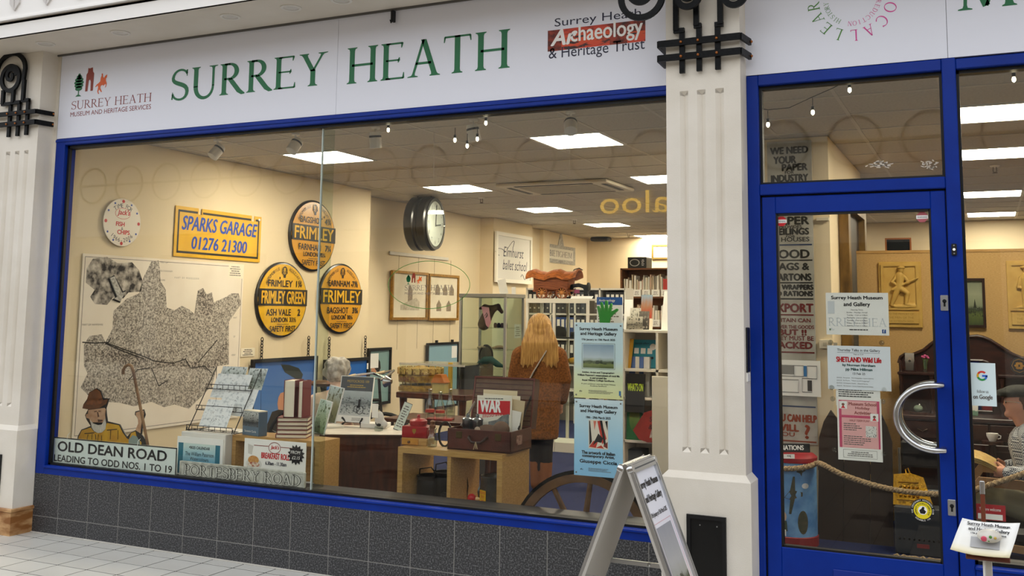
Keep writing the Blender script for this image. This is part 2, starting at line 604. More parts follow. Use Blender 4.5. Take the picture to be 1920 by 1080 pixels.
def remesh(mb,name,mat,parent=None,vox=0.012,smooth=6):
    """fuse overlapping volumes into one continuous surface"""
    me=mb.mesh('tmp',None)
    o=bpy.data.objects.new('tmp',me); WORK.collection.objects.link(o)
    r=o.modifiers.new('r','REMESH'); r.mode='VOXEL'; r.voxel_size=vox
    if smooth:
        sm=o.modifiers.new('s','SMOOTH'); sm.iterations=smooth; sm.factor=0.5
    WORK.view_layers[0].update(); dg=WORK.view_layers[0].depsgraph
    m2=bpy.data.meshes.new_from_object(o.evaluated_get(dg))
    bpy.data.objects.remove(o)
    m2.name=name; m2.materials.clear(); m2.materials.append(mat); m2.shade_smooth()
    k=bpy.data.objects.new(name,m2); COL.objects.link(k)
    if parent: k.parent=parent
    return k

def limb(mb,pts,rs,seg=12):
    """tapered limb: tube with round ends"""
    mb.tube(pts,list(rs),seg)
    for p,r in zip(pts,rs): mb.ball(p,r*1.0,seg,8)
    return mb

# ================================================================ materials of the setting
m_cream=M('cream_painted_plaster','e9e2d6',0.6,col2='ded6c8',ns=3.0,bump=0.25,bs=260)
m_cream2=M('cream_soffit_paint','e6dfd3',0.7,col2='dcd4c6',ns=2.0)
m_pal=M('white_bulkhead_paint','f1eeea',0.6)
m_blue=M('blue_gloss_frame_paint','042a86',0.35,col2='052f90',ns=6.0,spec=0.22)
m_gasket=M('black_rubber_gasket','0b0b0d',0.5)
m_granite=M('dark_speckled_granite','303032',0.45,col2='808082',ns=120.0,lo=0.47,hi=0.80,detail=3.0)
m_grout=M('grey_grout','8d8b86',0.85)
m_tile=M('white_floor_tile','d3d1ca',0.3,col2='c6c3bb',ns=1.6,spec=0.5)
m_tjoint=M('dark_floor_grout','171614',0.9)
m_signw=M('white_sign_board','e9ebf6',0.35)
m_green=M('dark_green_print','0f6b3d',0.4)
m_brown=M('chestnut_print','8e3017',0.4)
m_orange=M('orange_print','e2601c',0.4)
m_maroon=M('maroon_print','8a3330',0.4)
m_teal=M('slate_green_print','27514f',0.4)
m_ink=M('black_print','16151a',0.45)
m_navy=M('navy_print','20203c',0.45)
m_white=M('white_print','f4f2ee',0.4)
m_pink=M('magenta_print','d83f97',0.4)
m_leaf=M('leaf_green_print','4f8a3a',0.4)
m_red=M('red_print','c8202a',0.4)
m_iron=M('black_wrought_iron','0b0c0d',0.4,col2='131416',ns=40,bump=0.2,bs=90,spec=0.12)
m_brass=M('brass_bolt','a9683a',0.35,0.9)
m_woodb=M('scuffed_brown_skirting','8c5a2c',0.5,col2='c49a6a',ns=5.0,lo=0.45,hi=0.6,stretch=(1,1,3))
m_shopw=M('warm_cream_shop_wall','e8d6b4',0.75,col2='e2cfab',ns=1.2)
m_ceil=M('mineral_ceiling_tile','c9c2b4',0.85,col2='beb6a8',ns=60,bump=0.15,bs=120)
m_tbar=M('white_ceiling_bar','e4e0d8',0.5)
m_grid=M('ceiling_grid_paint','cdc6b8',0.6)
m_panel=M('lit_ceiling_diffuser','fff4dd',0.5,emit=SHOP_PANEL)
m_carpet=M('blue_carpet','101b45',0.95,col2='172556',ns=40,bump=0.5,bs=400)
m_chrome=M('brushed_steel','c9c9c9',0.22,1.0)
m_alu=M('satin_aluminium','c4c5c6',0.3,0.9)
m_black=M('black_plastic','121214',0.45)
m_glass=thin_glass('window_glass','f8f9f7',0.75)
m_clear=thin_glass('clear_cabinet_glass','f7faf8',0.6)

# ================================================================ arcade floor
TX,TY=0.2345,0.2115
fl=S(MB().box(-30,14,-11,0.0,-0.12,-0.0016).build('floor',m_tjoint))
proto=MB().box(-TX/2+.0045,TX/2-.0045,-TY/2+.0045,TY/2-.0045,-0.01,0.0,0.0008).mesh('tile',m_tile)
narrow=MB().box(-TX/2+.0045,TX/2-.0045,-.0442,.0442,-0.01,0.0,0.0012).mesh('tile',m_tile)
for i in range(-6,11):
    x=-5.43+TX*(i+.5)
    o=bpy.data.objects.new('tile',narrow); COL.objects.link(o); o.parent=fl; o.location=(x,-.0625,0)
    for j in range(6):
        o=bpy.data.objects.new('tile',proto); COL.objects.link(o); o.parent=fl; o.location=(x,-.113-TY*(j+.5),0)
rest=MB(); grey=MB(); dark=MB()
for i in range(-60,60):
    x0=-5.43+TX*i
    for j in range(-1,50):
        if-6 <= i < 11 and j < 6: continue
        y1=-.016 if j < 0 else-.113-TY*j
        y0=-.109 if j < 0 else-.113-TY*(j+1)
        far=j >= 6; pat=far and (((i % 6 == 2) and (j % 6 in (1,2,3))) or ((j % 6 == 2) and (i % 6 in (1,2,3))))
        (dark if pat else grey if far else rest).quad((x0+.002,y0+.002,0),(x0+TX-.002,y0+.002,0),(x0+TX-.002,y1-.002,0),(x0+.002,y1-.002,0))
o=rest.build('tile_field',m_tile,fl); o['kind']='stuff'
o=grey.build('grey_tile_field',M('greige_floor_tile','8d8274',.3,col2='7d7265',ns=1.5),fl); o['kind']='stuff'
o=dark.build('dark_cross_tiles',M('black_floor_tile','1d1b1a',.3),fl); o['kind']='stuff'
o=MB().box(-9,3,-.013,.0,-.01,.004).build('wall_joint_strip',M('pale_mastic','cfcac0',.8),fl)

# ================================================================ stall riser in granite tiles
XL,XR=-5.84,2.2

def riser(name,x0,x1,first):
    wl=S(MB().box(x0,x1,.0012,.14,0,.385).build(name,m_grout))
    x=first; w_=.2705
    while x < x1:
        a,b=max(x,x0),min(x+w_,x1)
        if b-a > .02:
            for z0,z1 in ((.002,.1055),(.1095,.383)):
                MB().box(a+.002,b-.002,0,.02,z0,z1,.0008).build('granite_tile',m_granite,wl)
        x += w_
    return wl

riser('wall_front',XL,-1.03,-5.872)
riser('wall_front_right',-.145,XR,-.145)

# ================================================================ frames and glass
def jamb(mb,x0,x1,z0,z1,y0=0.0,y1=.10):
    return mb.box(x0,x1,y0,y1,z0,z1,.004)

win=MB()
jamb(win,-5.84,-5.755,.38,2.66)
jamb(win,-5.755,-1.04,2.612,2.66)
jamb(win,-5.755,-1.04,.38,.440)
win.box(-5.755,-1.04,-.012,.02,.425,.437,.002)
win.box(-5.84,-1.04,-.006,.02,2.634,2.652,.002)
win1=S(win.build('window_1',m_blue))
g=MB()
g.box(-5.757,-5.735,.03,.05,.44,2.612).box(-5.755,-1.04,.03,.10,2.592,2.613).box(-5.755,-1.04,.03,.10,.4395,.452)
g.build('gasket',m_gasket,win1)
JX=at(594,600,.055).x
MB().box(-5.72,JX-.004,.052,.060,.45,2.595).build('glass_pane',m_glass,win1)
MB().box(JX+.004,-1.04,.052,.060,.45,2.595).build('glass_pane',m_glass,win1)
MB().box(JX-.004,JX+.004,.050,.062,.45,2.595).build('silicone_joint',M('greenish_glass_edge','b4bfb9',.25),win1)
MB().box(JX-.005,JX+.005,.064,.17,.45,2.6).build('glass_fin',thin_glass('fin_glass','eef4f0',.25),win1)
MB().box(-5.755,-1.04,.10,.30,.40,.437).build('window_board',M('dark_window_board','2a2b30',.4),win1)
S(win1)

# door surround, fanlight, door leaf
dfm=MB()
jamb(dfm,-1.035,-.978,0,2.67)
jamb(dfm,-.147,-.088,0,2.67,-.004)
jamb(dfm,-.978,-.147,2.617,2.67)
jamb(dfm,-.978,-.147,2.075,2.128)
trim=S(dfm.build('trim_1',m_blue))
w2=S(MB().box(-.978,-.147,.03,.07,2.128,2.14).box(-.978,-.147,.03,.07,2.6,2.617).box(-.978,-.965,.03,.07,2.14,2.6).box(-.16,-.147,.03,.07,2.14,2.6).build('window_2',m_gasket))
MB().box(-.966,-.159,.045,.052,2.139,2.601).build('glass_pane',m_glass,w2)
for px,wd,hh in ((1651,.07,.034),(1742,.04,.042)):
    p=at(px,309,.044)
    rnd=random.Random(px); mb=MB()
    for i in range(26):
        a=rnd.uniform(-.5,.5); c=rnd.uniform(-.5,.5)*math.sqrt(max(0,1-4*a*a)); L=rnd.uniform(.15,.4)
        mb.bar((p.x+a*wd*1.6,.0435,p.z+c*hh),(p.x+a*wd*1.6+L*wd*rnd.choice((1,-1)),.0435,p.z+c*hh+rnd.uniform(-.2,.2)*hh),.0015,.004)
    o=mb.build('tape_residue',M('white_tape_residue','cfc6b8',.8))
    tag(o,'patch of white tape residue on the fanlight glass, '+('the wider one' if px < 1700 else 'the smaller one nearest the mullion'),'residue')

leaf=MB()
leaf.box(-.970,-.906,.012,.056,.02,2.066,.003).box(-.214,-.152,.012,.056,.02,2.066,.003)
leaf.box(-.906,-.214,.012,.056,1.985,2.066,.003).box(-.906,-.214,.012,.056,.02,.428,.003)
door=S(leaf.build('door_1',m_blue))
g=MB()
for a in ((-.908,-.896,.42,1.99),(-.224,-.212,.42,1.99)): g.box(a[0],a[1],.018,.05,a[2],a[3])
g.box(-.9,-.22,.018,.05,1.975,1.988).box(-.9,-.22,.018,.05,.425,.437)
g.build('gasket',m_gasket,door)
MB().box(-.898,-.222,.030,.037,.435,1.977).build('glass_pane',m_glass,door)
MB().box(-.978,-.970,.03,.09,0,2.075).box(-.978,-.147,.03,.09,2.066,2.075).box(-.152,-.147,.03,.09,0,2.075).build('shadow_gap',m_gasket,door)
p0=at(1562,1067,.01); p1=at(1664,1080,.01)
MB().box(p0.x,p1.x+.02,.006,.013,p0.z-.08,p0.z,.002).build('letter_flap',M('blue_letter_flap','0a2a8a',.3),door)
# D shaped pull handle, outside and its twin inside
for yy,nm in ((-.07,'pull_handle'),(.115,'pull_handle')):
    t=at(1775,722,0); b=at(1775,843,0)
    xh=-.195; zc=(t.z+b.z)/2; rr=(t.z-b.z)/2; pts=[]
    s_=-1 if yy < 0 else 1
    pts.append((xh,.03,zc+rr))
    pts.append((xh,yy*.75,zc+rr))
    for i in range(25):
        a=PI/2+PI*i/24
        pts.append((xh-.03+rr*1.12*math.cos(a),yy,zc+rr*math.sin(a)))
    pts.append((xh,yy*.75,zc-rr)); pts.append((xh,.03,zc-rr))
    MB().tube(pts,.0135,12).build(nm,m_chrome,door,True)
for (px,py,hz,wx) in ((1771,568,.045,.017),(1785,952,.045,.017)):
    p=at(px,py,.01)
    pl=MB().box(p.x-wx,p.x+wx,.006,.012,p.z-hz/1.3,p.z+hz/1.3,.003).build('lock_plate',m_alu,door)
    MB().lathe([(.0085,0),(.0085,.003)],14,(p.x,.003,p.z+.008),'y').box(p.x-.004,p.x+.004,.003,.006,p.z-.016,p.z+.005).build('keyhole',m_black if py > 700 else m_gasket,pl)
p=at(1789,468,-.006)
bp=MB().box(p.x-.011,p.x+.011,-.016,-.004,p.z-.026,p.z+.026,.003).build('bell_push',m_black)
MB().lathe([(.006,0),(.0055,-.004)],14,(p.x,-.016,p.z),'y').build('button',M('white_button','f5f2ea',.3,emit=.4),bp)
for dz in (-.018,.018): MB().lathe([(.0035,0),(.003,-.002)],10,(p.x,-.016,p.z+dz),'y').build('screw',m_alu,bp)
tag(bp,'small black bell push with white button on the blue mullion','bell')

# right hand window
rw=MB()
jamb(rw,-.088,XR,2.617,2.665)
jamb(rw,-.088,XR,.38,.44)
rw.box(-.088,XR,-.012,.02,.425,.437,.002)
win3=S(rw.build('window_3',m_blue))
MB().box(-.088,-.076,.03,.09,.44,2.617).box(-.088,XR,.03,.09,2.6,2.618).box(-.088,XR,.03,.09,.439,.455).build('gasket',m_gasket,win3)
MB().box(-.078,XR,.05,.058,.45,2.605).build('glass_pane',m_glass,win3)
MB().box(-.088,XR,.10,.22,.40,.437).build('window_board',MATS['dark_window_board'],win3)
S(MB().box(-1.03,-.147,-.01,.3,-.05,.012).build('trim_2',M('steel_threshold','6b6b6b',.4,.8)))

# ================================================================ fascia signs

def seam_sign(name,label,x0,x1,z0,z1,seam):
    t=T(name,label,'sign',((x0+x1)/2,0,z0))
    cx=(x0+x1)/2
    MB().box(x0-cx,seam-cx-.001,0,.03,0,z1-z0).build('sign_panel',m_signw,t)
    MB().box(seam-cx+.001,x1-cx,0,.03,0,z1-z0).build('sign_panel',m_signw,t)
    MB().box(x0-cx,x1-cx,.03,.05,0,z1-z0).build('backing',m_gasket,t)
    t['cx']=cx
    return t

def on(t,px,py,Y=0.0):
    """pixel on a facade-parallel thing -> its local x, z"""
    p=at(px,py,Y)
    return p.x-t.location.x,p.z-t.location.z

def ftext(t,s,pl,pr,ptop,mat,**kw):
    """lettering between two baseline pixels with a cap-top pixel above the left one"""
    x0,z0=on(t,*pl,t.location.y); x1,z1=on(t,*pr,t.location.y); _,zt=on(t,*ptop,t.location.y)
    return words(txt(t,s,x0,(z0+z1)/2,zt-z0,mat,w=x1-x0,al='L',**kw))

sg=seam_sign('shop_sign','long white fascia sign reading SURREY HEATH above the big window',-5.835,-1.06,2.66,3.252,-3.483)
ftext(sg,'SURREY',(320,192),(614,163),(320,131),m_green,font='serif',k=1.3,sp=.03)
ftext(sg,'HEATH',(650,158),(956,127),(650,91),m_green,font='serif',k=1.3,sp=.03)
ftext(sg,'SURREY HEATH',(134,206),(284,191),(134,190),m_maroon,font='serif',k=.9)
ftext(sg,'MUSEUM AND HERITAGE SERVICES',(132,218.5),(283,205),(132,210),m_maroon)

def logo(t,x,z,s,mats=None,y=-.0012,pre=''):
    """tree, arch and leaping horseman; s is the height of the arch"""
    g_,b_,o_=mats or (m_green,m_brown,m_orange)
    tr=MB()
    for dz,wd in ((.0,.34),(.16,.42),(.32,.46),(.48,.40),(.62,.26),(.70,.14)):
        tr.prism([(x+a*s,z+b*s) for a,b in ell(-.02,.16+dz*.78,wd*.62,.105,14)],y,y)
    tr.box(x-.05*s,x+.01*s,y-.0001,y,z-.18*s,z+.2*s)
    tr.prism([(x+a*s,z+b*s) for a,b in ((-.2,-.18),(.16,-.18),(.02,-.1),(-.08,-.1))],y,y)
    tr.build('tree_emblem',g_,t)
    a=x+.36*s
    pts=[(0,0),(.03,.72),(.10,.80),(.12,1.0),(.20,.97),(.30,.99),(.38,1.0),(.40,.82),(.47,.74),(.45,0),(.31,0),(.30,.40),(.27,.47),(.22,.48),(.18,.44),(.14,0)]
    MB().prism([(a+p[0]*s,z+p[1]*s) for p in pts],y,y).build('arch_emblem',b_,t)
    h=x+.93*s
    pts=[(0,.14),(.08,.24),(.2,.3),(.28,.36),(.3,.52),(.34,.60),(.33,.66),(.37,.7),(.41,.66),(.42,.55),(.47,.48),(.54,.56),(.60,.6),(.66,.62),(.65,.5),(.60,.46),(.6,.36),(.66,.24),(.62,.1),(.56,.06),(.6,.16),(.58,.24),(.52,.18),(.45,.14),(.47,.20),(.34,.18),(.30,.10),(.36,-.02),(.42,-.1),(.36,-.1),(.24,.02),(.2,-.08),(.26,-.16),(.2,-.17),(.14,-.06),(.18,.12),(.14,.2),(.06,.14)]
    MB().prism([(h+p[0]*s,z+p[1]*s) for p in pts],y,y).build('horseman_emblem',o_,t)

x,z=on(sg,148,173)
logo(sg,x,z,.165)
# Archaeology block
x0,z0=on(sg,1027,97); x1,z1=on(sg,1210,33)
zt=on(sg,1027,58)[1]
arc=patch(sg,'picture_strip',x0,x1,z0,zt,pic('orange_relics_print',[(0,'d8421e'),(.5,'e0541f'),(1,'c7361c')],3,.1,blot='3a1712',bscale=6,blo=.52,bhi=.6))
dk=M('dark_relic_print','3b1a14',.5,col2='a23a20',ns=30)
for k,(a,b) in enumerate(((0,.145),(.645,.82),(.82,1.0))):
    patch(sg,'picture_tile',x0+(x1-x0)*a,x0+(x1-x0)*b,z0+(0 if k < 2 else .5)*(zt-z0),zt,dk,y=-.001)
ftext(sg,'Surrey Heath',(1040,53),(1202,38),(1040,33),m_navy)
txt(sg,'Ar',x0+.02,z0+.03,.085,m_white,al='L',y=-.0016,shear=.25,bold=.004)
txt(sg,'chaeology',x0+.135,z0+.012,.115,m_white,w=x1-x0-.15,al='L',y=-.0016,bold=.002)
ftext(sg,'& Heritage Trust',(1029,119),(1209,96),(1029,93),m_navy)
# second sign
s2_=seam_sign('shop_sign','white fascia sign with a ring of green and magenta words above the door',-1.035,XR,2.672,3.30,-.118)
cxp,czp=on(s2_,1598,0)
czp += .006
arctxt(s2_,'LEARN',cxp,czp,.152,-102,-206,.055,m_leaf,font='serif')
arctxt(s2_,'LOCAL',cxp,czp,.152,14,-100,.055,m_pink,font='serif')
arctxt(s2_,'HISTORY & ',cxp,czp,.110,-118,-205,.022,m_leaf,font='serif')
arctxt(s2_,'CRIME REDUCTION',cxp,czp,.110,55,-102,.022,m_pink,font='serif')
x,z=on(s2_,1796,27)
txt(s2_,'MUSEUM',x,z,.245,m_green,al='L',font='serif',k=1.3)

# ================================================================ soffit and bulkhead
SZ,SY=3.262,-.479
S(MB().box(-9,4,SY,.2,SZ,SZ+.1).build('ceiling_soffit',m_cream2))
bh=MB().box(-9,4,SY-.002,SY+.02,SZ,SZ+.085).box(-9,4,SY-.03,SY+.02,SZ+.105,SZ+.118)
bh=S(bh.build('wall_bulkhead',m_pal))
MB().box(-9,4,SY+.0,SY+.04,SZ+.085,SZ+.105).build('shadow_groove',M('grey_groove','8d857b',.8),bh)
MB().box(-9,4,SY-.02,.3,SZ+.118,5.6).build('upper_panel',m_pal,bh)
MB().box(-9,4,-.012,.0,SZ-.012,SZ+.002).build('sign_trim',M('dark_metal_trim','5e5c59',.5),bh)
q=MB()
for i in range(14):
    cxo=-6.3+i*.30
    for dx in (-1,1):
        q.prism([(cxo,SZ+.16),(cxo+dx*.045,SZ+.21),(cxo+dx*.05,SZ+.27),(cxo,SZ+.33),(cxo+dx*.012,SZ+.25)],SY-.032,SY-.02)
q.build('leaf_moulding',M('shaded_relief_plaster','cfcac6',.7),bh)
for i,(px,py) in enumerate(((87,82),(226,61),(432,31),(548,15),(640,0),(745,-16))):
    p=atz(px,py,SZ)
    dl=T('downlight','white round recessed downlight in the soffit, '+('nearest the left pillar','second from the left pillar','third from the left pillar','fourth from the left pillar','fifth from the left pillar','just outside the frame')[i],'light',(p.x,-.265,SZ),group='downlights in the soffit')
    MB().lathe([(.062,0),(.062,-.005),(.056,-.008),(.046,-.006),(.044,0)],24).build('trim_ring',m_tbar,dl,True)
    MB().lathe([(.044,-.001),(.04,-.004),(.026,-.002),(.018,-.006),(.002,-.006)],20).build('lamp',M('frosted_lamp_off','d8d4cc',.3),dl,True)

# ================================================================ pillars

def pillar(name,x0,x1,xf,fz0,fz1,plz):
    PY=-.13
    p=MB()
    p.box(x0,x1,PY+.02,.05,0,SZ)
    gw=.042
    xs=[x0]+[v for c in xf for v in (c-gw/2,c+gw/2)]+[x1]
    for i in range(0,len(xs),2): p.box(xs[i],xs[i+1],PY,PY+.02,plz,SZ)
    for c in xf:
        p.box(c-gw/2,c+gw/2,PY,PY+.02,plz,fz0)
        p.box(c-gw/2,c+gw/2,PY,PY+.02,fz1,SZ)
        for za,zb in ((fz0,fz0+.022),(fz1,fz1-.022)):
            for s_ in (-1,1):
                n=len(p.v)
                p.v += [(c+s_*gw/2,PY,za),(c+s_*gw/2,PY,zb),(c,PY+.018,zb),(c,PY,za)]
                p.f.append((n,n+1,n+2)); p.f.append((n,n+2,n+3))
        n=len(p.v)
        p.v += [(c-gw/2,PY,fz0),(c,PY+.018,fz0),(c+gw/2,PY,fz0),(c-gw/2,PY,fz1),(c,PY+.018,fz1),(c+gw/2,PY,fz1)]
        p.f += [(n,n+1,n+4,n+3),(n+1,n+2,n+5,n+4)]
    o=S(p.build(name,m_cream))
    # plinth with a sloped top
    q=MB(); e=.028
    q.box(x0-e,x1+e,PY-e,.04,0,plz-.03)
    n=len(q.v)
    q.v += [(x0-e,PY-e,plz-.03),(x1+e,PY-e,plz-.03),(x1+e,.04,plz-.03),(x0-e,.04,plz-.03),(x0,PY,plz),(x1,PY,plz),(x1,.04,plz),(x0,.04,plz)]
    q.f += [(n,n+1,n+5,n+4),(n+1,n+2,n+6,n+5),(n+3,n,n+4,n+7),(n+4,n+5,n+6,n+7)]
    q.build('plinth',m_cream,o)
    return o

xr0,xr1=at(1251,500,-.13).x,at(1393,500,-.13).x
zt,zb=at(1315,168,-.13).z,at(1320,850,-.13).z
pr=pillar('wall_pillar_right',xr0,xr1,[at(px,500,-.13).x for px in (1285,1318,1353)],zb,zt,at(1300,884,-.13).z)
xl1=-5.868
pl=pillar('wall_pillar_left',-6.3,xl1,[at(15,290,-.13).x,at(32,290,-.13).x,at(49,290,-.13).x],at(14,762,-.13).z,at(32,283,-.13).z,at(20,797,-.13).z)
bb=MB().box(-6.4,xl1+.034,-.17,.02,0,.15).box(-6.4,xl1+.044,-.18,.02,.15,.172,.004)
S(bb.build('baseboard_left',m_woodb))
# black service hatch in the right plinth
a=at(1288,963,-.16); b=at(1363,1080,-.16)
ht=T('service_hatch','black metal service hatch set in the right pillar plinth','hatch',((a.x+b.x)/2,-.158,b.z-.07))
hw,hh=(b.x-a.x)/2,a.z-b.z+.07
frame(ht,'hatch_frame',-hw,hw,0,hh,.018,m_black,y=-.0,t=.012)
MB().box(-hw+.018,hw-.018,-.005,0,.018,hh-.018).build('hatch_door',M('black_hatch_paint','0c0c0d',.4),ht)
for dx in (-.03,.05): MB().lathe([(.0035,0),(.003,-.003)],8,(dx,-.005,hh-.045),'y').build('screw',m_alu,ht)
a=at(2,852,-.16); b=at(2,930,-.16)
ht=T('service_hatch','black metal service hatch at the left edge of the photo in the left plinth','hatch',(a.x-.09,-.158,b.z)); hh=a.z-b.z
frame(ht,'hatch_frame',-.1,.1,0,hh,.014,m_black,y=0,t=.012)
MB().box(-.086,.086,-.005,0,.014,hh-.014).build('hatch_door',MATS['black_hatch_paint'],ht)
p=at(739,20,-.01)
o=MB().box(-.008,.008,-.03,.004,-.035,.035,.003).tube([(0,-.02,-.03),(.0,-.035,-.045),(0,-.045,-.03)],.004,6).build('sign_hook',m_black); o.location=(p.x,-.006,SZ-.05)
tag(o,'small black hook at the top edge of the long white sign','hook')
S(MB().box(-16,-6.3,-.05,.1,0,3.3).build('wall_neighbour_left',m_cream)); S(MB().box(3.2,10,-.05,.1,0,3.3).build('wall_neighbour_right',m_cream))
# keypad and white contact box on the pillar's side
p=at(1401,650,-.06)
kp=T('door_keypad','black wall keypad beside the blue door frame','keypad',(-1.046,-.06,at(1401,698,-.06).z))
hz=at(1401,614,-.06).z-at(1401,698,-.06).z
MB().box(-.012,.018,-.032,.032,0,hz,.004).build('body',m_black,kp)
for i in range(4):
    for j in range(3):
        MB().box(-.011+j*.009,-.004+j*.009,-.0345,-.032,.03+i*.012,.038+i*.012).build('key',M('grey_key','55565a',.5),kp)
cb=MB().box(-.018,.018,-.03,.03,-.045,-.002,.004).build('contact_box',M('white_plastic','ece9e2',.4))
cb.location=kp.location
tag(cb,'small white plastic box right under the black keypad','box')

# ---------------------------------------------------------------- wrought iron brackets
def spiral(cx,cz,r0,r1,a0,a1,y,n=30):
    return [(cx+(r0+(r1-r0)*i/n)*math.cos(math.radians(a0+(a1-a0)*i/n)),y,cz+(r0+(r1-r0)*i/n)*math.sin(math.radians(a0+(a1-a0)*i/n))) for i in range(n+1)]

def bracket(name,label,bars,bands,y,x_end,x_start,kink):
    t=T(name,label,'ironwork')
    for (za,zb) in bands:
        zm=(za+zb)/2
        pts=[(x_start-.035,-.02,zm),(x_start-.028,y-.012,zm),(x_end+.012,y-.012,zm),(x_end+.03,-.035,zm)]
        b=MB()
        for i in range(3): b.bar(pts[i],pts[i+1],.014,abs(za-zb))
        bo=b.build('band',m_iron,t)
        for px_,*_r in bars: MB().ball((px_,y-.021,zm),.0075,10,6).build('bolt',m_brass,bo,True)
        MB().ball((x_end+.038,-.045,zm),.0075,10,6).build('bolt',m_brass,bo,True)
    for (x,zlo,zj,dx,zhi) in bars:
        MB().bar((x,y+.004,zlo),(x,y+.004,zj),.026,.016,up=(0,1,0)).bar((x-(.013 if dx > 0 else-.013),y+.001,zj),(x+dx+(.013 if dx > 0 else-.013),y+.001,zj),.02,.024).bar((x+dx,y-.004,zj),(x+dx,y-.004,zhi),.026,.02,up=(0,1,0)).build('upright',m_iron,t)
    return t

IY=-.155
gp=lambda px,py: at(px,py,IY)
bars=[]
for (px,plo,pj,pxt) in ((1279,137,57,1268),(1311,133,48,1306),(1346,130,46,1351)):
    a=gp(px,plo); bars.append((a.x,a.z,gp(px,pj).z,gp(pxt,pj).x-a.x,SZ+.0))
zb1=(gp(1300,72).z,gp(1300,84).z); zb2=(gp(1300,99).z,gp(1300,111).z)
br=bracket('iron_bracket','black wrought iron scroll bracket with brass bolts on the right pillar',bars,(zb1,zb2),IY,xr1,xr0,0)
for (px,py,r,y) in ((1203,-6,.105,-.30),(1290,-8,.055,-.22),(1377,-10,.05,-.22)):
    c=at(px,py,y)
    MB().tube(spiral(c.x,c.z,r,r,0,360,y,36)[:-1],.01,closed=True,sq=(.03,.016),up=(0,1,0)).build('scroll',m_iron,br)
    MB().tube(spiral(c.x,c.z+r*.25,r*.62,r*.2,180,560,y,36),.01,sq=(.026,.014),up=(0,1,0)).build('scroll',m_iron,br)
    MB().bar((c.x+r*.7,y,c.z+r*.7),(c.x+r+.02,IY,SZ),.02,.02).build('stay',m_iron,br)
bars=[]
for (px,plo,pj,pxt,pt) in ((15,257,195,6,170),(31.5,255,192,25,170),(48,253,188,44,150)):
    a=gp(px,plo); bars.append((a.x,a.z,gp(px,pj).z,gp(pxt,pj).x-a.x,gp(pxt,pt).z))
zb1=(gp(40,208).z,gp(40,216).z); zb2=(gp(40,227).z,gp(40,236).z)
bl=bracket('iron_bracket','black wrought iron scroll bracket on the left pillar under the soffit',bars,(zb1,zb2),IY,xl1,-6.30,0)
c=gp(20,147); r=gp(20,147).x-gp(4,147).x
arcp=[(gp(44,150).x,IY,gp(44,150).z)]+[(c.x+r*1.62*math.cos(math.radians(a)),IY,gp(22,132).z+r*1.35*math.sin(math.radians(a))) for a in range(0,185,12)]
MB().tube(arcp,.01,sq=(.028,.018),up=(0,1,0)).build('arch',m_iron,bl)
MB().tube(spiral(c.x,c.z,r,r,0,360,IY,36)[:-1],.01,closed=True,sq=(.03,.016),up=(0,1,0)).build('scroll',m_iron,bl)
MB().tube(spiral(c.x,c.z+r*.2,r*.62,r*.15,0,420,IY,36),.01,sq=(.026,.014),up=(0,1,0)).build('scroll',m_iron,bl)

# ================================================================ far side of the arcade (seen only mirrored in the glass)
op=S(MB().box(-30,14,-11.4,-11.0,0,3.0).box(-30,14,-11.4,-10.6,3.0,5.4).box(-30.3,-30,-11,0,0,5.4).box(14,14.3,-11,0,0,5.4).build('wall_arcade_opposite',M('opposite_cream','cdc6ba',.7)))
for i in range(13):
    xx=-29+i*3.3
    MB().box(xx,xx+2.8,-11.0,-10.98,.3,2.6).build('shop_glass',M('dark_shop_glass','3a3634',.3),op)
for i in range(40):
    cx_=-29+i*1.05
    MB().tube([(cx_+.38*math.cos(a*PI/12),-10.58,4.1+.38*math.sin(a*PI/12)) for a in range(24)],.022,6,closed=True).build('railing_ring',m_iron,op)
MB().box(-30,14,-10.6,-10.56,4.08,4.12).build('railing_bar',m_iron,op)

# ================================================================ shop shell
WX1,WX2,WX3,YC,YB,ZC=-5.88,-6.2,-6.0,4.03,11.25,2.76
sh=MB().box(-6.5,WX1,.12,YC,0,ZC)
S(sh.build('wall_left',m_shopw))
S(MB().box(-6.6,WX2,YC,YB,0,ZC).build('wall_left_rear',m_shopw))
ya,yb=atx(925,450,WX3).y,atx(998,450,WX3).y
S(MB().box(WX2,WX3,ya,yb,0,ZC).build('wall_pier',m_shopw))
ye=atx(1012,450,WX2).y
S(MB().box(WX2,WX2+.06,ye,ye+.25,0,ZC).build('wall_pipe_boxing',m_shopw))
S(MB().box(-6.6,3.2,YB,YB+.2,0,ZC).build('wall_back',m_shopw))
S(MB().box(3.0,3.2,.1,YB,0,ZC).build('wall_right',m_shopw))
S(MB().box(-6.5,XL,.0,.14,0,3.3).box(-6.5,XR,.05,.14,2.66,3.26).box(XR,3.2,0,.14,0,3.3).build('wall_front_core',m_cream))
S(MB().box(-6.6,3.2,.0,YB,-.1,-.0).build('floor_shop',m_carpet))
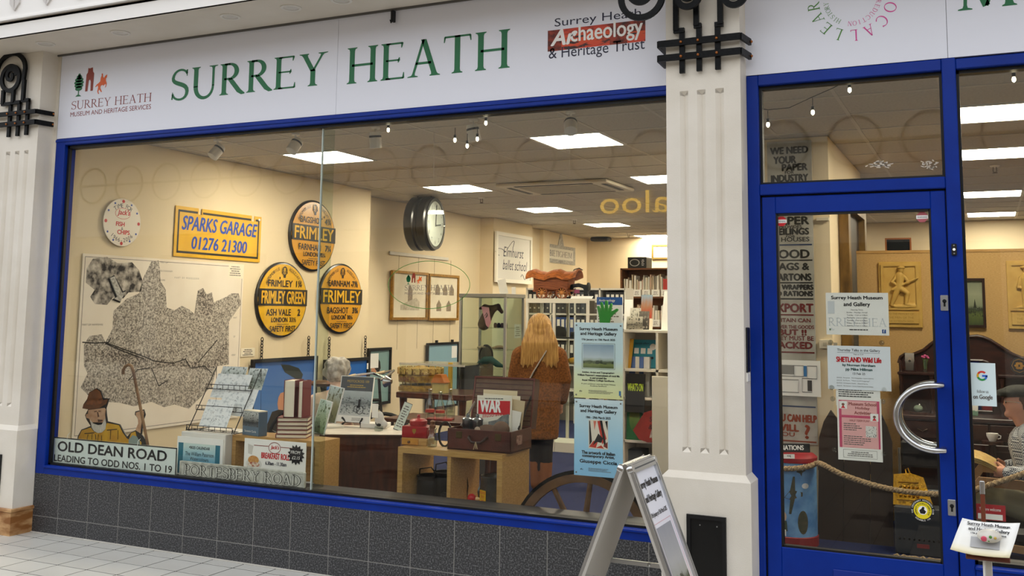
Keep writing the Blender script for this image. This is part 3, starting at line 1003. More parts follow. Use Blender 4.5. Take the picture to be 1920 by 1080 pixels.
# suspended ceiling
GX,GY,PX,PY=-5.2,1.65,.557,.567
cl=S(MB().box(-6.6,3.2,.1,YB,ZC+.03,ZC+.08).build('ceiling',M('ceiling_void','9a958c',.9)))
lights=set()
for iy in (0,4,8,12,16): lights.add((0,iy)); lights.add((4,iy))
for iy in (0,3,8,12): lights.add((9,iy))
lights.discard((4,4)); lights.add((4,4))
ac={(2,4),(3,4)}
tm=MB().box(-PX/2+.006,PX/2-.006,-PY/2+.006,PY/2-.006,0,.015).mesh('ceiling_tile',m_ceil)
for ix in range(-3,15):
    for iy in range(-3,17):
        x,y=GX+PX*(ix+.5),GY+PY*(iy+.5)
        if (ix,iy) in lights or x > 3 or x <-6.3 or y > YB or y < .5: continue
        o=bpy.data.objects.new('ceiling_tile',tm); COL.objects.link(o); o.parent=cl; o.location=(x,y,ZC+.004)
MB().box(-6.5,3.1,.14,GY-2*PY-.012,ZC+.004,ZC+.02).build('ceiling_margin',m_ceil,cl)
gr=MB()
for ix in range(-2,16): gr.box(GX+PX*ix-.011,GX+PX*ix+.011,.15,YB,ZC,ZC+.006)
for iy in range(-2,18): gr.box(-6.5,3.1,GY+PY*iy-.011,GY+PY*iy+.011,ZC-.001,ZC+.005)
gr.build('ceiling_grid',m_grid,cl)
names={0: 'left row',4: 'middle row',9: 'right row'}
ords=['nearest the window','second from the window','third from the window','fourth from the window','farthest back']
for ix in (0,4,9):
    for k,(a,b) in enumerate(sorted([q for q in lights if q[0] == ix],key=lambda q: q[1])):
        x,y=GX+PX*(ix+.5),GY+PY*(b+.5)
        t=T('ceiling_light','square lit ceiling panel, %s of the shop, %s' % (names[ix],ords[k]),'light',(x,y,ZC),group='lit panels in the shop ceiling')
        frame_=MB()
        for s_ in (-1,1):
            frame_.box(s_*PX/2-.014,s_*PX/2+.014,-PY/2,PY/2,-.004,.012).box(-PX/2,PX/2,s_*PY/2-.014,s_*PY/2+.014,-.004,.012)
        frame_.build('frame',m_tbar,t)
        MB().box(-PX/2+.012,PX/2-.012,-PY/2+.012,PY/2-.012,0,.01).build('diffuser',m_panel,t)
# ================================================================ things on the left wall of the shop
WXF=WX1+.006

def on_wall(X,l,r,t,b):
    """pixels of left, right, top and bottom on an X-facing wall -> centre of the bottom edge, width, height"""
    y0,y1=atx(*l,X).y,atx(*r,X).y
    z1,z0=atx(*t,X).z,atx(*b,X).z
    return Vector((X,(y0+y1)/2,z0)),y1-y0,z1-z0

m_yel=M('yellow_enamel','e8b414',0.28,col2='dca812',ns=7,spec=.6)
m_enb=M('black_enamel','17130f',0.3,spec=.6)
m_bluep=M('blue_sign_paint','1c47a8',.4)
m_acryl=M('milky_clear_acrylic','ece2d2',.2)
m_paper=M('white_paper','f2f0ea',.7)
m_cream_paper=M('cream_paper','eee3cc',.75)
m_grey_ink=M('grey_print','6e6a66',.6)

# round clear clock
c,w_,h_=on_wall(WXF+.01,(190,417),(265,417),(228,372),(228,462))
R_=h_/2
t=T('novelty_clock','round clear clock face with red TIME FOR fish and chips lettering','clock',(WXF+.012,c.y,c.z+R_),PI/2)
MB().lathe([(R_,0),(R_,-.004),(R_-.003,-.005),(.002,-.005)],44,axis='y').build('dial',m_acryl,t)
for i in range(12):
    a=PI/2-i*PI/6; rr=.013 if i % 3 == 0 else .008
    MB().prism(ell(R_*.88*math.cos(a),R_*.88*math.sin(a),rr,rr,12),-.0062,-.005).build('hour_dot',m_red if i % 3 == 0 else m_bluep,t)
arctxt(t,'TIME FOR',0,0,R_*.62,132,48,.032,m_navy,y=-.0056)
txt(t,"Jack's",.005,.045,.05,m_red,shear=.2,y=-.0056,bold=.002)
ring(t,'name_ring',0,.066,.075,.042,.003,m_red,-.0054)
txt(t,'FISH',-.02,-.03,.032,m_red,y=-.0056,bold=.002)
txt(t,'&',0,-.058,.022,m_navy,y=-.0056)
txt(t,'CHIPS',.015,-.09,.032,m_red,y=-.0056,bold=.002)
arctxt(t,'1966-2006',0,0,R_*.83,222,318,.032,m_navy,y=-.0056,inside=True)

# garage plate
c,w_,h_=on_wall(WXF,(329,385),(486,493),(329,385),(326,480))
t=T('garage_sign','yellow metal plate reading SPARKS GARAGE 01276 21300','sign',c,PI/2)
hw=w_/2
MB().prism([(-hw,0),(hw,0),(hw,h_),(hw-.09,h_),(hw-.09,h_-.05),(hw-.13,h_-.05),(hw-.13,h_),(-hw+.30,h_),(-hw+.30,h_-.05),(-hw+.26,h_-.05),(-hw+.26,h_),(-hw,h_)],-.006,0).build('plate',m_yel,t)
bd=MB(); e=.028
for a in ((-hw+e,hw-e,e,e+.018),(-hw+e,-hw+.25,h_-e-.018,h_-e),(-hw+.31,hw-.14,h_-e-.018,h_-e),(hw-.08,hw-e,h_-e-.018,h_-e),(-hw+e,-hw+e+.018,e,h_-e),(hw-e-.018,hw-e,e,h_-e)):
    bd.quad((a[0],-.0068,a[2]),(a[1],-.0068,a[2]),(a[1],-.0068,a[3]),(a[0],-.0068,a[3]))
bd.build('border',m_enb,t)
txt(t,'SPARKS GARAGE',0,h_*.54,h_*.28,m_bluep,w=w_*.86,y=-.0072,shear=.18,bold=.004)
txt(t,'01276 21300',0,h_*.17,h_*.25,m_bluep,w=w_*.64,y=-.0072,shear=.12,bold=.004)
MB().ball((hw-.03,-.006,h_-.03),.012,10,6).build('screw',m_paper,t,True)

def aa(label,l,r,tp,b,L1,N1,L2,L3,N3,L4,N4,wear):
    c,w_,h_=on_wall(WXF+.012,l,r,tp,b)
    R_=h_/2
    t=T('road_sign',label,'sign',(WXF+.012,c.y,c.z+R_),PI/2,'round yellow village signs')
    sx=w_/h_
    MB().lathe([(R_,.012),(R_,0),(R_-.012,-.010),(R_*.6,-.016),(.002,-.018)],52,axis='y',sx=sx).build('rim',m_enb,t,True)
    MB().lathe([(R_-.018,-.008),(R_-.02,-.0125),(R_*.6,-.018),(.002,-.020)],52,axis='y',sx=sx).build('face',m_yel if not wear else M('worn_yellow_enamel','d8980f',.3,col2='5a3d12',ns=9,lo=.66,hi=.82,spec=.6),t,True)
    y=-.0215
    bb=R_*.22; hx=math.sqrt((R_-.012) ** 2-bb ** 2)*sx
    MB().prism([(-hx,-bb+.02),(hx,-bb+.02),(hx,bb+.02),(-hx,bb+.02)],y,-.010).build('band',m_enb,t)
    txt(t,L2,0,-bb*.75+.02,bb*1.5,m_yel,w=hx*1.8,y=y-.001,bold=.0035)
    txt(t,L1,-R_*.15*sx,R_*.34,R_*.17,m_enb,w=R_*.95*sx,y=y,bold=.0022)
    if N1: txt(t,N1,R_*.58*sx,R_*.34,R_*.17,m_enb,y=y,bold=.003)
    txt(t,L3,-R_*.18*sx,-R_*.42,R_*.17,m_enb,w=R_*.95*sx,y=y,bold=.0022)
    txt(t,N3,R_*.62*sx,-R_*.42,R_*.17,m_enb,y=y,bold=.004)
    txt(t,L4,-R_*.14*sx,-R_*.59,R_*.12,m_enb,w=R_*.62*sx,y=y,bold=.002)
    txt(t,N4,R_*.38*sx,-R_*.59,R_*.12,m_enb,y=y,bold=.002)
    patch(t,'rule',-R_*.25,R_*.25,-R_*.652,-R_*.64,m_enb,y)
    txt(t,'SAFETY FIRST',0,-R_*.84,R_*.15,m_enb,w=R_*1.0*sx,y=y,bold=.0014)
    arctxt(t,'AUTOMOBILE',0,0,R_*.80,152,104,R_*.085,m_enb,y=-.0195)
    arctxt(t,'ASSOCIATION',0,0,R_*.80,76,28,R_*.085,m_enb,y=-.0195)
    ring(t,'badge',0,R_*.76,R_*.10*sx,R_*.12,R_*.03,m_enb,y)
    txt(t,'AA',0,R_*.69,R_*.13,m_enb,y=y)
    patch(t,'badge_stem',-R_*.045,R_*.045,R_*.58,R_*.65,m_enb,y)
    for k in range(4 if wear else 2):
        a=wear*1.7+k*1.9; q=.5+.1*k
        MB().prism(ell(R_*q*math.cos(a),R_*q*math.sin(a),.01,.012,9),y-.0006,y).build('rust_chip',M('rust_chip','3d2a17',.8),t)

aa('round yellow road sign with FRIMLEY GREEN on its black band',(479,562),(575,562),(527,491),(527,633),'FRIMLEY','1¼','FRIMLEY GREEN','ASH VALE','2','LONDON','33½',0)
aa('round yellow road sign reading BAGSHOT over FRIMLEY, highest of the three',(542,442),(628,442),(585,375),(585,509),'BAGSHOT','4¼','FRIMLEY','FARNHAM','7¼','LONDON','30¼',2)
aa('worn round yellow road sign reading FARNHAM over FRIMLEY, nearest the wall corner',(596,560),(678,560),(637,494),(637,626),'FARNHAM','7½','FRIMLEY','BAGSHOT','3¾','LONDON','30¼',3)

# big county map
c,w_,h_=on_wall(WXF,(155,475),(457,494),(155,475),(217,813))
mp=MB().box(-w_/2,w_/2,-.004,0,0,h_).build('county_map',M('map_paper','efe4d3',.75,col2='e6d9c6',ns=3),None)
mp.location=c; mp.rotation_euler=(0,0,PI/2)
tag(mp,'large black and white engraved county map covering the left wall','map')

def wl(px,py):
    p=atx(px,py,WXF); return (p.y-c.y,p.z-c.z)

def zz(pts,s=3.0,ox=140,oy=460): return [wl(ox+a/s,oy+b/s) for a,b in pts]

m_map=M('engraved_county_print','5a524c',.8,col2='d2c7b8',ns=85,lo=.34,hi=.66,detail=12.0)
county=[(385,180),(430,90),(470,85),(478,140),(480,200),(510,250),(515,350),(560,365),(600,340),(640,360),(670,385),(690,255),(720,240),(740,275),(770,265),(780,320),(850,290),(880,270),(920,270),(935,330),(900,380),(865,430),(865,560),(865,670),(800,680),(770,790),(720,840),(640,920),(560,895),(500,910),(430,880),(330,905),(250,885),(180,880),(80,850),(30,800),(70,720),(50,680),(50,560),(80,510),(150,500),(170,545),(210,470),(215,370),(290,300),(360,270)]
poly(mp,'county_print',zz(county),m_map,-.0046)
m_map2=M('darker_heath_print','504842',.8,col2='c2b6a8',ns=90,lo=.4,hi=.62,detail=9.0)
poly(mp,'heath_print',zz([(690,260),(720,245),(740,280),(770,268),(775,330),(770,385),(740,395),(705,385),(690,330)]),m_map2,-.0050)
poly(mp,'heath_print',zz([(100,600),(260,570),(480,640),(640,660),(800,640),(850,500),(860,660),(740,700),(560,680),(400,700),(250,660)]),m_map2,-.0050)
m_eng=M('engraved_cloud_print','2e2926',.8,col2='cfc4b6',ns=16,lo=.38,hi=.66,detail=6)
poly(mp,'engraving',zz([(65,130),(100,75),(180,65),(240,100),(320,95),(360,140),(380,200),(370,260),(300,265),(270,300),(220,285),(180,335),(110,330),(85,290),(110,250),(60,210)]),m_eng,-.0046)
poly(mp,'title_box',zz([(865,100),(950,108),(945,188),(862,182)]),m_cream_paper,-.0048)
lines(mp,*[zz([(875,0),(940,0)])[i][0] for i in (0,1)],zz([(900,175)])[0][1],zz([(900,115)])[0][1],5,m_grey_ink,-.0052,seed=4)
for (a,b,s_) in ((480,100,'PART OF'),(480,148,'BUCKINGHAM'),(480,200,'SHIRE'),(40,452,'PART OF HAMPSHIRE'),(560,186,'P A R T   O F   M I D D L E S E X'),(890,412,'PART'),(890,518,'OF'),(880,622,'KENT')):
    x,z=zz([(a,b)])[0]; txt(mp,s_,x,z,.014,m_grey_ink,al='L',y=-.0046)
rd=MB()
for path in (((165,545),(260,580),(400,630),(440,650),(560,665)),((170,552),(270,596),(390,640)),((560,660),(620,640),(650,690),(730,680),(770,720)),((430,690),(470,790),(520,760)),((200,520),(190,545),(110,550),(40,545)),((690,660),(760,580),(800,530)),((300,760),(350,700),(420,690))):
    P=zz(path)
    for i in range(len(P)-1): rd.bar((P[i][0],-.0053,P[i][1]),(P[i+1][0],-.0053,P[i+1][1]),.0008,.008,up=(0,0,1))
rd.build('road_lines',M('dark_road_ink','27221f',.8),mp)
# border line of the map
frame(mp,'neat_line',-w_/2+.02,w_/2-.02,.02,h_-.02,.004,m_grey_ink,-.004,.0004)
# arrow stuck on the map
P=zz([(190,185),(215,175),(258,268),(275,262),(248,315),(213,300),(232,290)])
ar=MB().prism(P,-.018,-.005).build('arrow_marker',M('grey_stone_print','8c8881',.7,col2='c9c4bb',ns=50))
ar.location=c; ar.rotation_euler=(0,0,PI/2)
tag(ar,'small grey arrow marker stuck on the county map below the clouds','arrow')
P=zz([(184,190),(218,168),(268,258),(284,252),(250,324),(204,306),(226,296)])
o=MB().prism(P,-.0085,-.005).build('black_edge',m_ink,ar)
cc,w_,h_=on_wall(WXF,(452,653),(478,655),(452,653),(453,669))
lb=sheet('caption_card','tiny cream caption card beside the map above the blue picture','card',cc,w_,h_,m_cream_paper,PI/2,.002)
lines(lb,-w_*.4,w_*.4,h_*.1,h_*.9,4,m_ink,-.001)

# pictures hung on chains
m_oldi=M('dull_chain_steel','4a4640',.4,.7)
def chain(parent,x,z0,z1,y=-.01):
    z=z1; k=0
    while z > z0:
        pts=[]
        for i in range(10):
            a=2*PI*i/10; u,v=.012*math.cos(a),.019*math.sin(a)
            pts.append((x+(u if k % 2 else 0),y+(0 if k % 2 else u),z+v))
        MB().tube(pts,.0045,6,closed=True).build('chain_link',m_oldi,parent,True); z -= .027; k += 1

def picture(name,label,X,l,r,zb,inner,fw=.03,fm=None,ztop=None,t_=.03,rzo=0.0,cat='picture'):
    a,b=atx(*l,X),atx(*r,X)
    w_=b.y-a.y; zt=(a.z+b.z)/2
    t=T(name,label,cat,(X,(a.y+b.y)/2,zb),PI/2+rzo)
    frame(t,'frame',-w_/2,w_/2,0,zt-zb,fw,fm or m_black,0,t_)
    MB().box(-w_/2+fw*.9,w_/2-fw*.9,-t_*.4,-.002,fw*.9,zt-zb-fw*.9).build('picture_sheet',inner,t)
    return t,w_,zt-zb

m_sky1=pic('painted_sky',[(0,'6d8fb8'),(.5,'4c78b4'),(1,'2f5fa6')],2,.1)
p1,w1,h1=picture('hanging_picture','black framed painting of a man under a blue sky hung on chains',WXF+.02,(470,675),(592,666),.30,m_sky1)
for dx in (-.36,.36): chain(p1,dx*w1,h1-.0,h1+.17)
m_skin=M('ruddy_skin','c98e6c',.55)
m_hat=M('dark_brown_felt','2a241d',.8)
hd=lambda px,py: ((atx(px,py,WXF+.02).y-p1.location.y),atx(px,py,WXF+.02).z-p1.location.z)
poly(p1,'painted_face',[hd(*q) for q in ((520,745),(524,737),(530,735),(536,740),(538,755),(536,770),(520,770),(518,757))],m_skin,-.0125)
poly(p1,'painted_coat',[hd(*q) for q in ((497,800),(508,772),(520,768),(545,770),(585,775),(590,840),(495,840))],m_hat,-.0128)
poly(p1,'painted_hat',[hd(*q) for q in ((524,683),(540,684),(558,690),(566,702),(562,716),(545,706),(532,698))],M('dark_hat_paint','2d3330',.7),-.0128)
m_sky2=pic('strong_blue_paint',[(0,'1d5fae'),(1,'1567bd')],2,.1)
p2,w2_,h2=picture('hanging_picture','black framed bright blue picture on chains behind the grey head',WXF+.02,(606,676),(689,668),.42,m_sky2)
for dx in (-.4,.42): chain(p2,dx*w2_,h2,h2+.2)
MB().box(w2_*.40,w2_*.43,-.05,-.045,h2-.12,h2-.06).build('tag',m_paper,p2)
p3,w3,h3=picture('portrait_board','black framed portrait of a person in a dark hat past the wall corner',WX2+.02,(688,656),(731,648),.45,M('sea_green_paint','7d9c9b',.6))
X=WX2+.02
hd=lambda px,py: ((atx(px,py,X).y-p3.location.y),atx(px,py,X).z-p3.location.z)
poly(p3,'painted_hat',[hd(*q) for q in ((690,682),(694,670),(704,668),(711,678),(712,690),(708,700),(700,690))],m_hat,-.0128)
poly(p3,'painted_face',[hd(*q) for q in ((694,686),(702,684),(704,698),(700,704),(694,700))],m_skin,-.0126)
patch(p3,'caption',*(hd(710,0)[0],hd(726,0)[0]),hd(0,677)[1] if 0 else h3-.22,h3-.06,m_paper,-.013)
p4,w4,h4=picture('framed_print','pale blue framed picture with a caption card beneath the two building prints',WX2+.02,(799,643),(858,641),.30,pic('pale_lake_print',[(0,'7fa3ad'),(.5,'8fb2bd'),(1,'86a9b6')],3,.1),fw=.025)
patch(p4,'caption',w4*.28,w4*.45,h4-.2,h4-.05,m_paper,-.013)
for dx in (-.2,.3): MB().box(dx*w4-.02,dx*w4+.02,-.02,0,h4,h4+.03).build('hanging_clip',m_black,p4)

# hanging rail and two building prints
a,b=atx(730,474,WX2+.01),atx(840,486,WX2+.01)
rl=MB().box(-(b.y-a.y)/2,(b.y-a.y)/2,-.02,0,-.02,.02,.004).build('picture_rail',M('white_rail','d9d2c4',.5))
rl.location=(WX2+.001,(a.y+b.y)/2,(a.z+b.z)/2); rl.rotation_euler=(0,0,PI/2)
tag(rl,'short white picture hanging rail on the cream wall','rail')
m_gold=M('gilt_wood_frame','a97c2c',.4,.3,col2='8a6220',ns=30)
m_arch=M('faded_print_paper','e9dfc6',.7,col2='dccfb2',ns=4)
m_arch_ink=M('faint_building_ink','b3a68e',.8,col2='cbbfa6',ns=40)
m_arch_ink2=M('brown_building_ink','7b6a58',.8,col2='a09078',ns=60)
for k,(l,r,b_) in enumerate((((733,505),(800,513),(724,600)),((802,513),(858,517),(792,601)))):
    zb=atx(*b_,WX2+.02).z
    t,w_,h_=picture('architecture_print',('gilt framed pale print of a church tower, left of the pair','gilt framed print of four small buildings, right of the pair')[k],WX2+.02,l,r,zb,m_arch,fw=.03,fm=m_gold)
    if k == 0:
        poly(t,'printed_tower',[(-.05*w_,.25*h_),(-.05*w_,.62*h_),(.0,.74*h_),(.08*w_,.62*h_),(.08*w_,.25*h_)],m_arch_ink2,-.0128)
        poly(t,'printed_church',[(-.25*w_,.2*h_),(.28*w_,.2*h_),(.28*w_,.38*h_),(.18*w_,.46*h_),(-.1*w_,.36*h_),(-.25*w_,.3*h_)],m_arch_ink,-.0130)
    else:
        for (u,v) in ((-.2,.55),(.05,.55),(.27,.55),(-.15,.2),(.18,.2)):
            poly(t,'printed_house',[(u*w_-.06,v*h_),(u*w_+.06,v*h_),(u*w_+.06,v*h_+.08),(u*w_,v*h_+.14),(u*w_-.06,v*h_+.08)],m_arch_ink2,-.0128)
    for dx in (-.3,.25):
        MB().tube([(dx*w_,-.004,h_),(dx*w_,-.004,atx(780,482,WX2+.01).z-zb)],.0015,5).tube([(dx*w_,-.004,-.34),(dx*w_,-.004,0)],.0015,5).build('hanging_wire',m_iron,t)

# Elmhurst board on the pier, street plate on the rear wall, notice on the pier
t,w_,h_=picture('ballet_school_sign','white framed sign reading Elmhurst ballet school in script',WX3+.03,(928,432),(995,446),atx(960,531,WX3+.03).z,M('grey_white_board','dcd8cf',.5),fw=.05,fm=M('white_frame','efe9da',.5))
txt(t,'Elmhurst',-.02,h_*.52,h_*.2,m_navy,w=w_*.55,y=-.013,shear=.2)
txt(t,'ballet school',.03,h_*.26,h_*.2,m_navy,w=w_*.66,y=-.013,shear=.2)
sw=MB()
sw.tube([(-.38*w_+.12*w_*math.cos(a*.35),-.013,h_*.60+.07*h_*math.sin(a*.35)) for a in range(14)],.004,5)
sw.tube([(-.2*w_+.2*w_*math.sin(a*.2),-.013,h_*.66+.2*h_*math.sin(a*.26)) for a in range(12)],.004,5)
sw.tube([(.2*w_+.012*a*w_,-.013,h_*.14+.05*h_*math.sin(a*.5)) for a in range(14)],.004,5)
sw.build('flourish',m_navy,t)
c,w_,h_=on_wall(WX2+.004,(1023,456),(1078,466),(1023,456),(1023,491))
t=T('street_plate','grey bordered sign reading BIETIGHEIM WAY high on the rear left wall','sign',c,PI/2)
MB().prism([(-w_/2,0),(w_/2,0),(w_/2,h_),(.1*w_,h_),(.0,h_+.26),(-.1*w_,h_),(-w_/2,h_)],-.006,0).build('plate',M('weathered_grey_border','8f8b84',.6,col2='b9b4aa',ns=40),t)
patch(t,'field',-w_*.42,w_*.42,h_*.22,h_*.82,M('pale_plate','d9d3c4',.6),-.007)
txt(t,'BIETIGHEIM',0,h_*.36,h_*.32,m_navy,w=w_*.76,y=-.008,font='serif')
txt(t,'WAY',0,h_*.02,h_*.17,m_navy,y=-.008,font='serif')
c,w_,h_=on_wall(WX3+.002,(963,608),(979,609),(963,608),(964,634))
o=sheet('wall_notice','small white paper notice taped to the cream pier','notice',c,w_*.8,h_,m_paper,PI/2)
lines(o,-w_*.3,w_*.3,h_*.1,h_*.85,5,m_grey_ink,-.001)

# double sided station clock hung from the ceiling
p=atx(795,420,-5.62)
ck=T('station_clock','black double sided round clock hanging from the ceiling by the wall','clock',(p.x,p.y,p.z),math.radians(98))
R_=.30
MB().lathe([(R_*.93,-.13),(R_,-.11),(R_,-.03),(R_*.94,-.015),(R_*.94,.015),(R_,.03),(R_,.11),(R_*.93,.13)],40,axis='y').build('case',M('black_japanned_metal','15130f',.28,spec=.6),ck,True)
f_=MB().lathe([(R_*.86,-.132),(R_*.86,-.136),(.002,-.136)],40,axis='y').build('dial',m_paper,ck)
ring(ck,'bezel',0,0,R_*.95,R_*.95,.035,m_black,-.13,40,.014)
for i in range(12):
    a=PI/2-i*PI/6
    txt(f_,str(i or 12),R_*.68*math.cos(a),R_*.68*math.sin(a)-.022,.045,m_ink,y=-.1368)
hn=MB().bar((0,-.139,-.02),(.16,-.139,.0),.004,.016).bar((0,-.1395,-.03),(.02,-.1395,.21),.004,.011)
hn.build('hands',m_ink,f_)
MB().lathe([(R_*.88,-.146),(R_*.88,-.147)],40,axis='y').build('clock_glass',m_clear,ck)
for dx in (-.07,.07): MB().tube([(0,dx,R_-.01),(0,dx*1.2,ZC-p.z)],.008,6).build('hanger',m_iron,ck)

# ================================================================ window display, from the left
LZ=.437
# flat painted cut-out of a bearded man
CY_=.30
cp=lambda px,py: (at(px,py,CY_).x,at(px,py,CY_).z)
ct=T('cutout_figure','flat painted cut-out of a bearded man in a brown hat and yellow smock','cutout',(0,CY_,0))
zc8=lambda pts: [cp(140+a/5.145,690+b/5.145) for a,b in pts]
body=[(-20,1000),(25,660),(60,595),(150,560),(110,500),(95,455),(125,400),(70,390),(80,350),(115,300),(135,235),(205,195),(250,225),(270,290),(325,295),(310,345),(295,390),(300,450),(310,515),(430,545),(470,620),(500,665),(540,620),(585,600),(615,530),(600,480),(575,450),(580,420),(620,410),(660,400),(675,450),(650,520),(640,640),(700,720),(700,1000)]
MB().prism(zc8(body),.004,.012).build('black_outline_board',m_ink,ct)
inset=lambda pts: MB().prism(zc8(pts),.0005,.004)
m_smock=M('painted_yellow_smock','d9a824',.6,col2='c08a1c',ns=14)
inset([(-10,1000),(38,664),(68,603),(150,575),(190,620),(240,630),(290,600),(310,530),(424,553),(460,625),(500,680),(520,690),(545,628),(582,612),(600,680),(640,715),(640,1000)]).build('yellow_smock',m_smock,ct)
inset([(130,405),(285,385),(297,400),(290,450),(294,500),(300,525),(150,525),(140,490),(112,480),(105,450),(128,440)]).build('painted_face',M('painted_pale_skin','d8b08c',.6,col2='b98a66',ns=18),ct)
MB().prism(zc8([(150,500),(175,535),(225,552),(262,545),(293,490),(303,545),(296,590),(262,622),(225,628),(190,610),(165,575)]),-.001,.003).build('white_beard',M('painted_white_beard','e3ddd0',.7,col2='c6bfb0',ns=30,stretch=(4,1,1)),ct)
MB().prism(zc8([(75,388),(88,350),(118,318),(140,240),(205,202),(246,230),(270,312),(318,300),(305,345),(240,385),(150,398)]),-.001,.003).build('brown_hat',M('painted_brown_hat','7a4518',.6,col2='5c3212',ns=14),ct)
MB().prism(zc8([(128,318),(268,292),(280,328),(220,362),(112,350)]),-.002,-.001).build('hat_band',M('painted_hat_band','8f4f1a',.6,col2='4d280d',ns=20),ct)
fc=MB()
for pts in ([(188,418),(212,412),(214,420),(190,426)],[(228,412),(252,414),(250,421),(230,420)],[(216,425),(226,425),(238,470),(222,474)],[(222,495),(270,500),(268,515),(226,522)]): fc.prism(zc8(pts),-.0006,.0004)
fc.build('face_lines',M('painted_brown_line','5d3a26',.6),ct)
inset([(590,430),(635,415),(662,410),(665,450),(645,515),(632,630),(585,600),(612,535),(608,480),(590,460)]).build('painted_hand',MATS['painted_pale_skin'],ct)
MB().prism(zc8([(520,800),(522,690),(560,648),(600,660),(630,712),(632,800)]),-.001,.0005).build('grey_bag',M('painted_grey','8b9a93',.6),ct)
ln=MB()
for (x0,z0,x1,z1) in ((95,632,190,625),(130,640,120,690),(200,640,206,690),(230,640,225,700),(262,650,262,700),(310,600,410,590),(350,600,345,690),(420,600,418,690),(170,636,168,690)):
    a,b=zc8([(x0,z0),(x1,z1)]); ln.bar((a[0],-.0005,a[1]),(b[0],-.0005,b[1]),.001,.005)
ln.build('fold_lines',m_ink,ct)
# walking stick
ps=[(231,702),(231,694),(235,687),(241,684),(247,687),(250,696),(276,828),(281,858)]
MB_=MB().tube([at(a,b,.27) for a,b in ps],[.011,.011,.011,.011,.011,.0105,.0095,.009],10)
tag(MB_.build('walking_stick',M('bent_hazel_wood','5a3a22',.4,col2='8a653e',ns=10),None,True),'crook handled wooden walking stick in front of the map','stick')

# street name plates on the sill
m_plate=M('pale_green_white_enamel','dfe9e2',.35)
yo=.066
a,b=at(93,820,yo),at(327,838,yo)
w_=b.x-a.x; zt=(a.z+b.z)/2; z0=LZ+.002
t=T('street_nameplate','white enamel street plate reading OLD DEAN ROAD leaning in the window','sign',((a.x+b.x)/2+.02,yo+.003,z0))
h_=zt-z0
MB().box(-w_/2,w_/2,0,.006,0,h_,.002).build('plate',m_plate,t)
frame(t,'black_border',-w_/2,w_/2,0,h_,.007,m_enb,.001,.002)
txt(t,'OLD DEAN ROAD',-.01,h_*.50,h_*.36,m_ink,w=w_*.87,y=-.0012,bold=.003)
txt(t,'LEADING TO ODD NOS. 1 TO 19',0,h_*.12,h_*.24,m_ink,w=w_*.94,y=-.0012,bold=.0012)
for dx in (-.37,.2): MB().tube([(dx*w_,-.002,h_-.015),(dx*w_,.002,h_+.02),(dx*w_+.01,.01,h_+.035)],.0015,5).build('string',m_paper,t)
yo=.085
a,b=at(338,865,yo),at(572,885,yo)
w_=b.x-a.x; h_=(a.z+b.z)/2-LZ
t=T('cast_nameplate','weathered grey cast plate reading PORTESBERY ROAD on the sill','sign',((a.x+b.x)/2,yo,LZ))
m_cast=M('weathered_cast_iron','d6d6ca',.7,.0,col2='aeaea2',ns=24,bump=.5,bs=80)
MB().box(-w_/2,w_/2,0,.015,0,h_,.003).build('plate',m_cast,t)
frame(t,'raised_rim',-w_/2,w_/2,0,h_,.008,m_cast,.001,.005)
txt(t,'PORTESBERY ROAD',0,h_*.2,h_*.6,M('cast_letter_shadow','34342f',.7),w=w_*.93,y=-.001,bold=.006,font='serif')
txt(t,'PORTESBERY ROAD',0,h_*.2,h_*.6,M('cast_letter_face','d3d3c8',.6,.0),w=w_*.93,y=-.0025,bold=.0015,font='serif')

# calendar
yo=.16
a,b=at(333,818,yo),at(419,824,yo)
w_=b.x-a.x
t=T('wall_calendar','white 2025 calendar of William Paterson watercolours standing in the window','calendar',((a.x+b.x)/2,yo,LZ)); h_=(a.z+b.z)/2-LZ
MB().box(-w_/2,w_/2,0,.004,0,h_).build('cover',m_paper,t)
patch(t,'teal_border',-w_*.47,w_*.44,.01,h_*.84,M('teal_print','1e6f86',.5),-.0004)
patch(t,'seascape',-w_*.36,w_*.34,.01,h_*.84,pic('pale_coast_print',[(0,'2f7fa6'),(.35,'5fa6c4'),(.7,'a9cfd8'),(1,'cfe0d8')],3,.15),-.0008)
txt(t,'2025 CALENDAR',.01*w_,h_*.70,h_*.07,m_ink,w=w_*.42,y=-.0014,bold=.0006)
txt(t,'The William Paterson',0,h_*.52,h_*.1,m_ink,w=w_*.62,y=-.0014)
txt(t,'Watercolours',0,h_*.40,h_*.09,m_ink,w=w_*.4,y=-.0014)
lines(t,-w_*.2,w_*.2,h_*.28,h_*.36,2,m_ink,-.0014)
logo(t,-w_*.22,h_*.72,.012,(m_ink,m_ink,m_ink),-.0014)
# breakfast rolls board
yo=.14
a,b=at(459,820,yo),at(574,832,yo)
w_=b.x-a.x
t=T('breakfast_board','white advertising board for BREAKFAST ROLLS with a black price star','board',((a.x+b.x)/2,yo,LZ)); h_=(a.z+b.z)/2-LZ
MB().box(-w_/2,w_/2,0,.005,0,h_).build('board',m_paper,t)
txt(t,'BREAKFAST ROLLS',.03*w_,h_*.58,h_*.13,m_red,w=w_*.48,y=-.0012,bold=.0015)
txt(t,'6.30am - 11.30am',.03*w_,h_*.44,h_*.08,m_navy,w=w_*.34,y=-.0012,bold=.0008)
txt(t,"Jack's",0,h_*.78,h_*.11,m_red,w=w_*.13,y=-.0012,shear=.2,bold=.0008)
ring(t,'logo_ring',0,h_*.83,w_*.1,h_*.13,.004,m_maroon,-.0009)
patch(t,'rule',-w_*.34,-w_*.1,h_*.85,h_*.865,m_maroon,-.0009); patch(t,'rule',w_*.1,w_*.28,h_*.85,h_*.865,m_maroon,-.0009)
st=[]
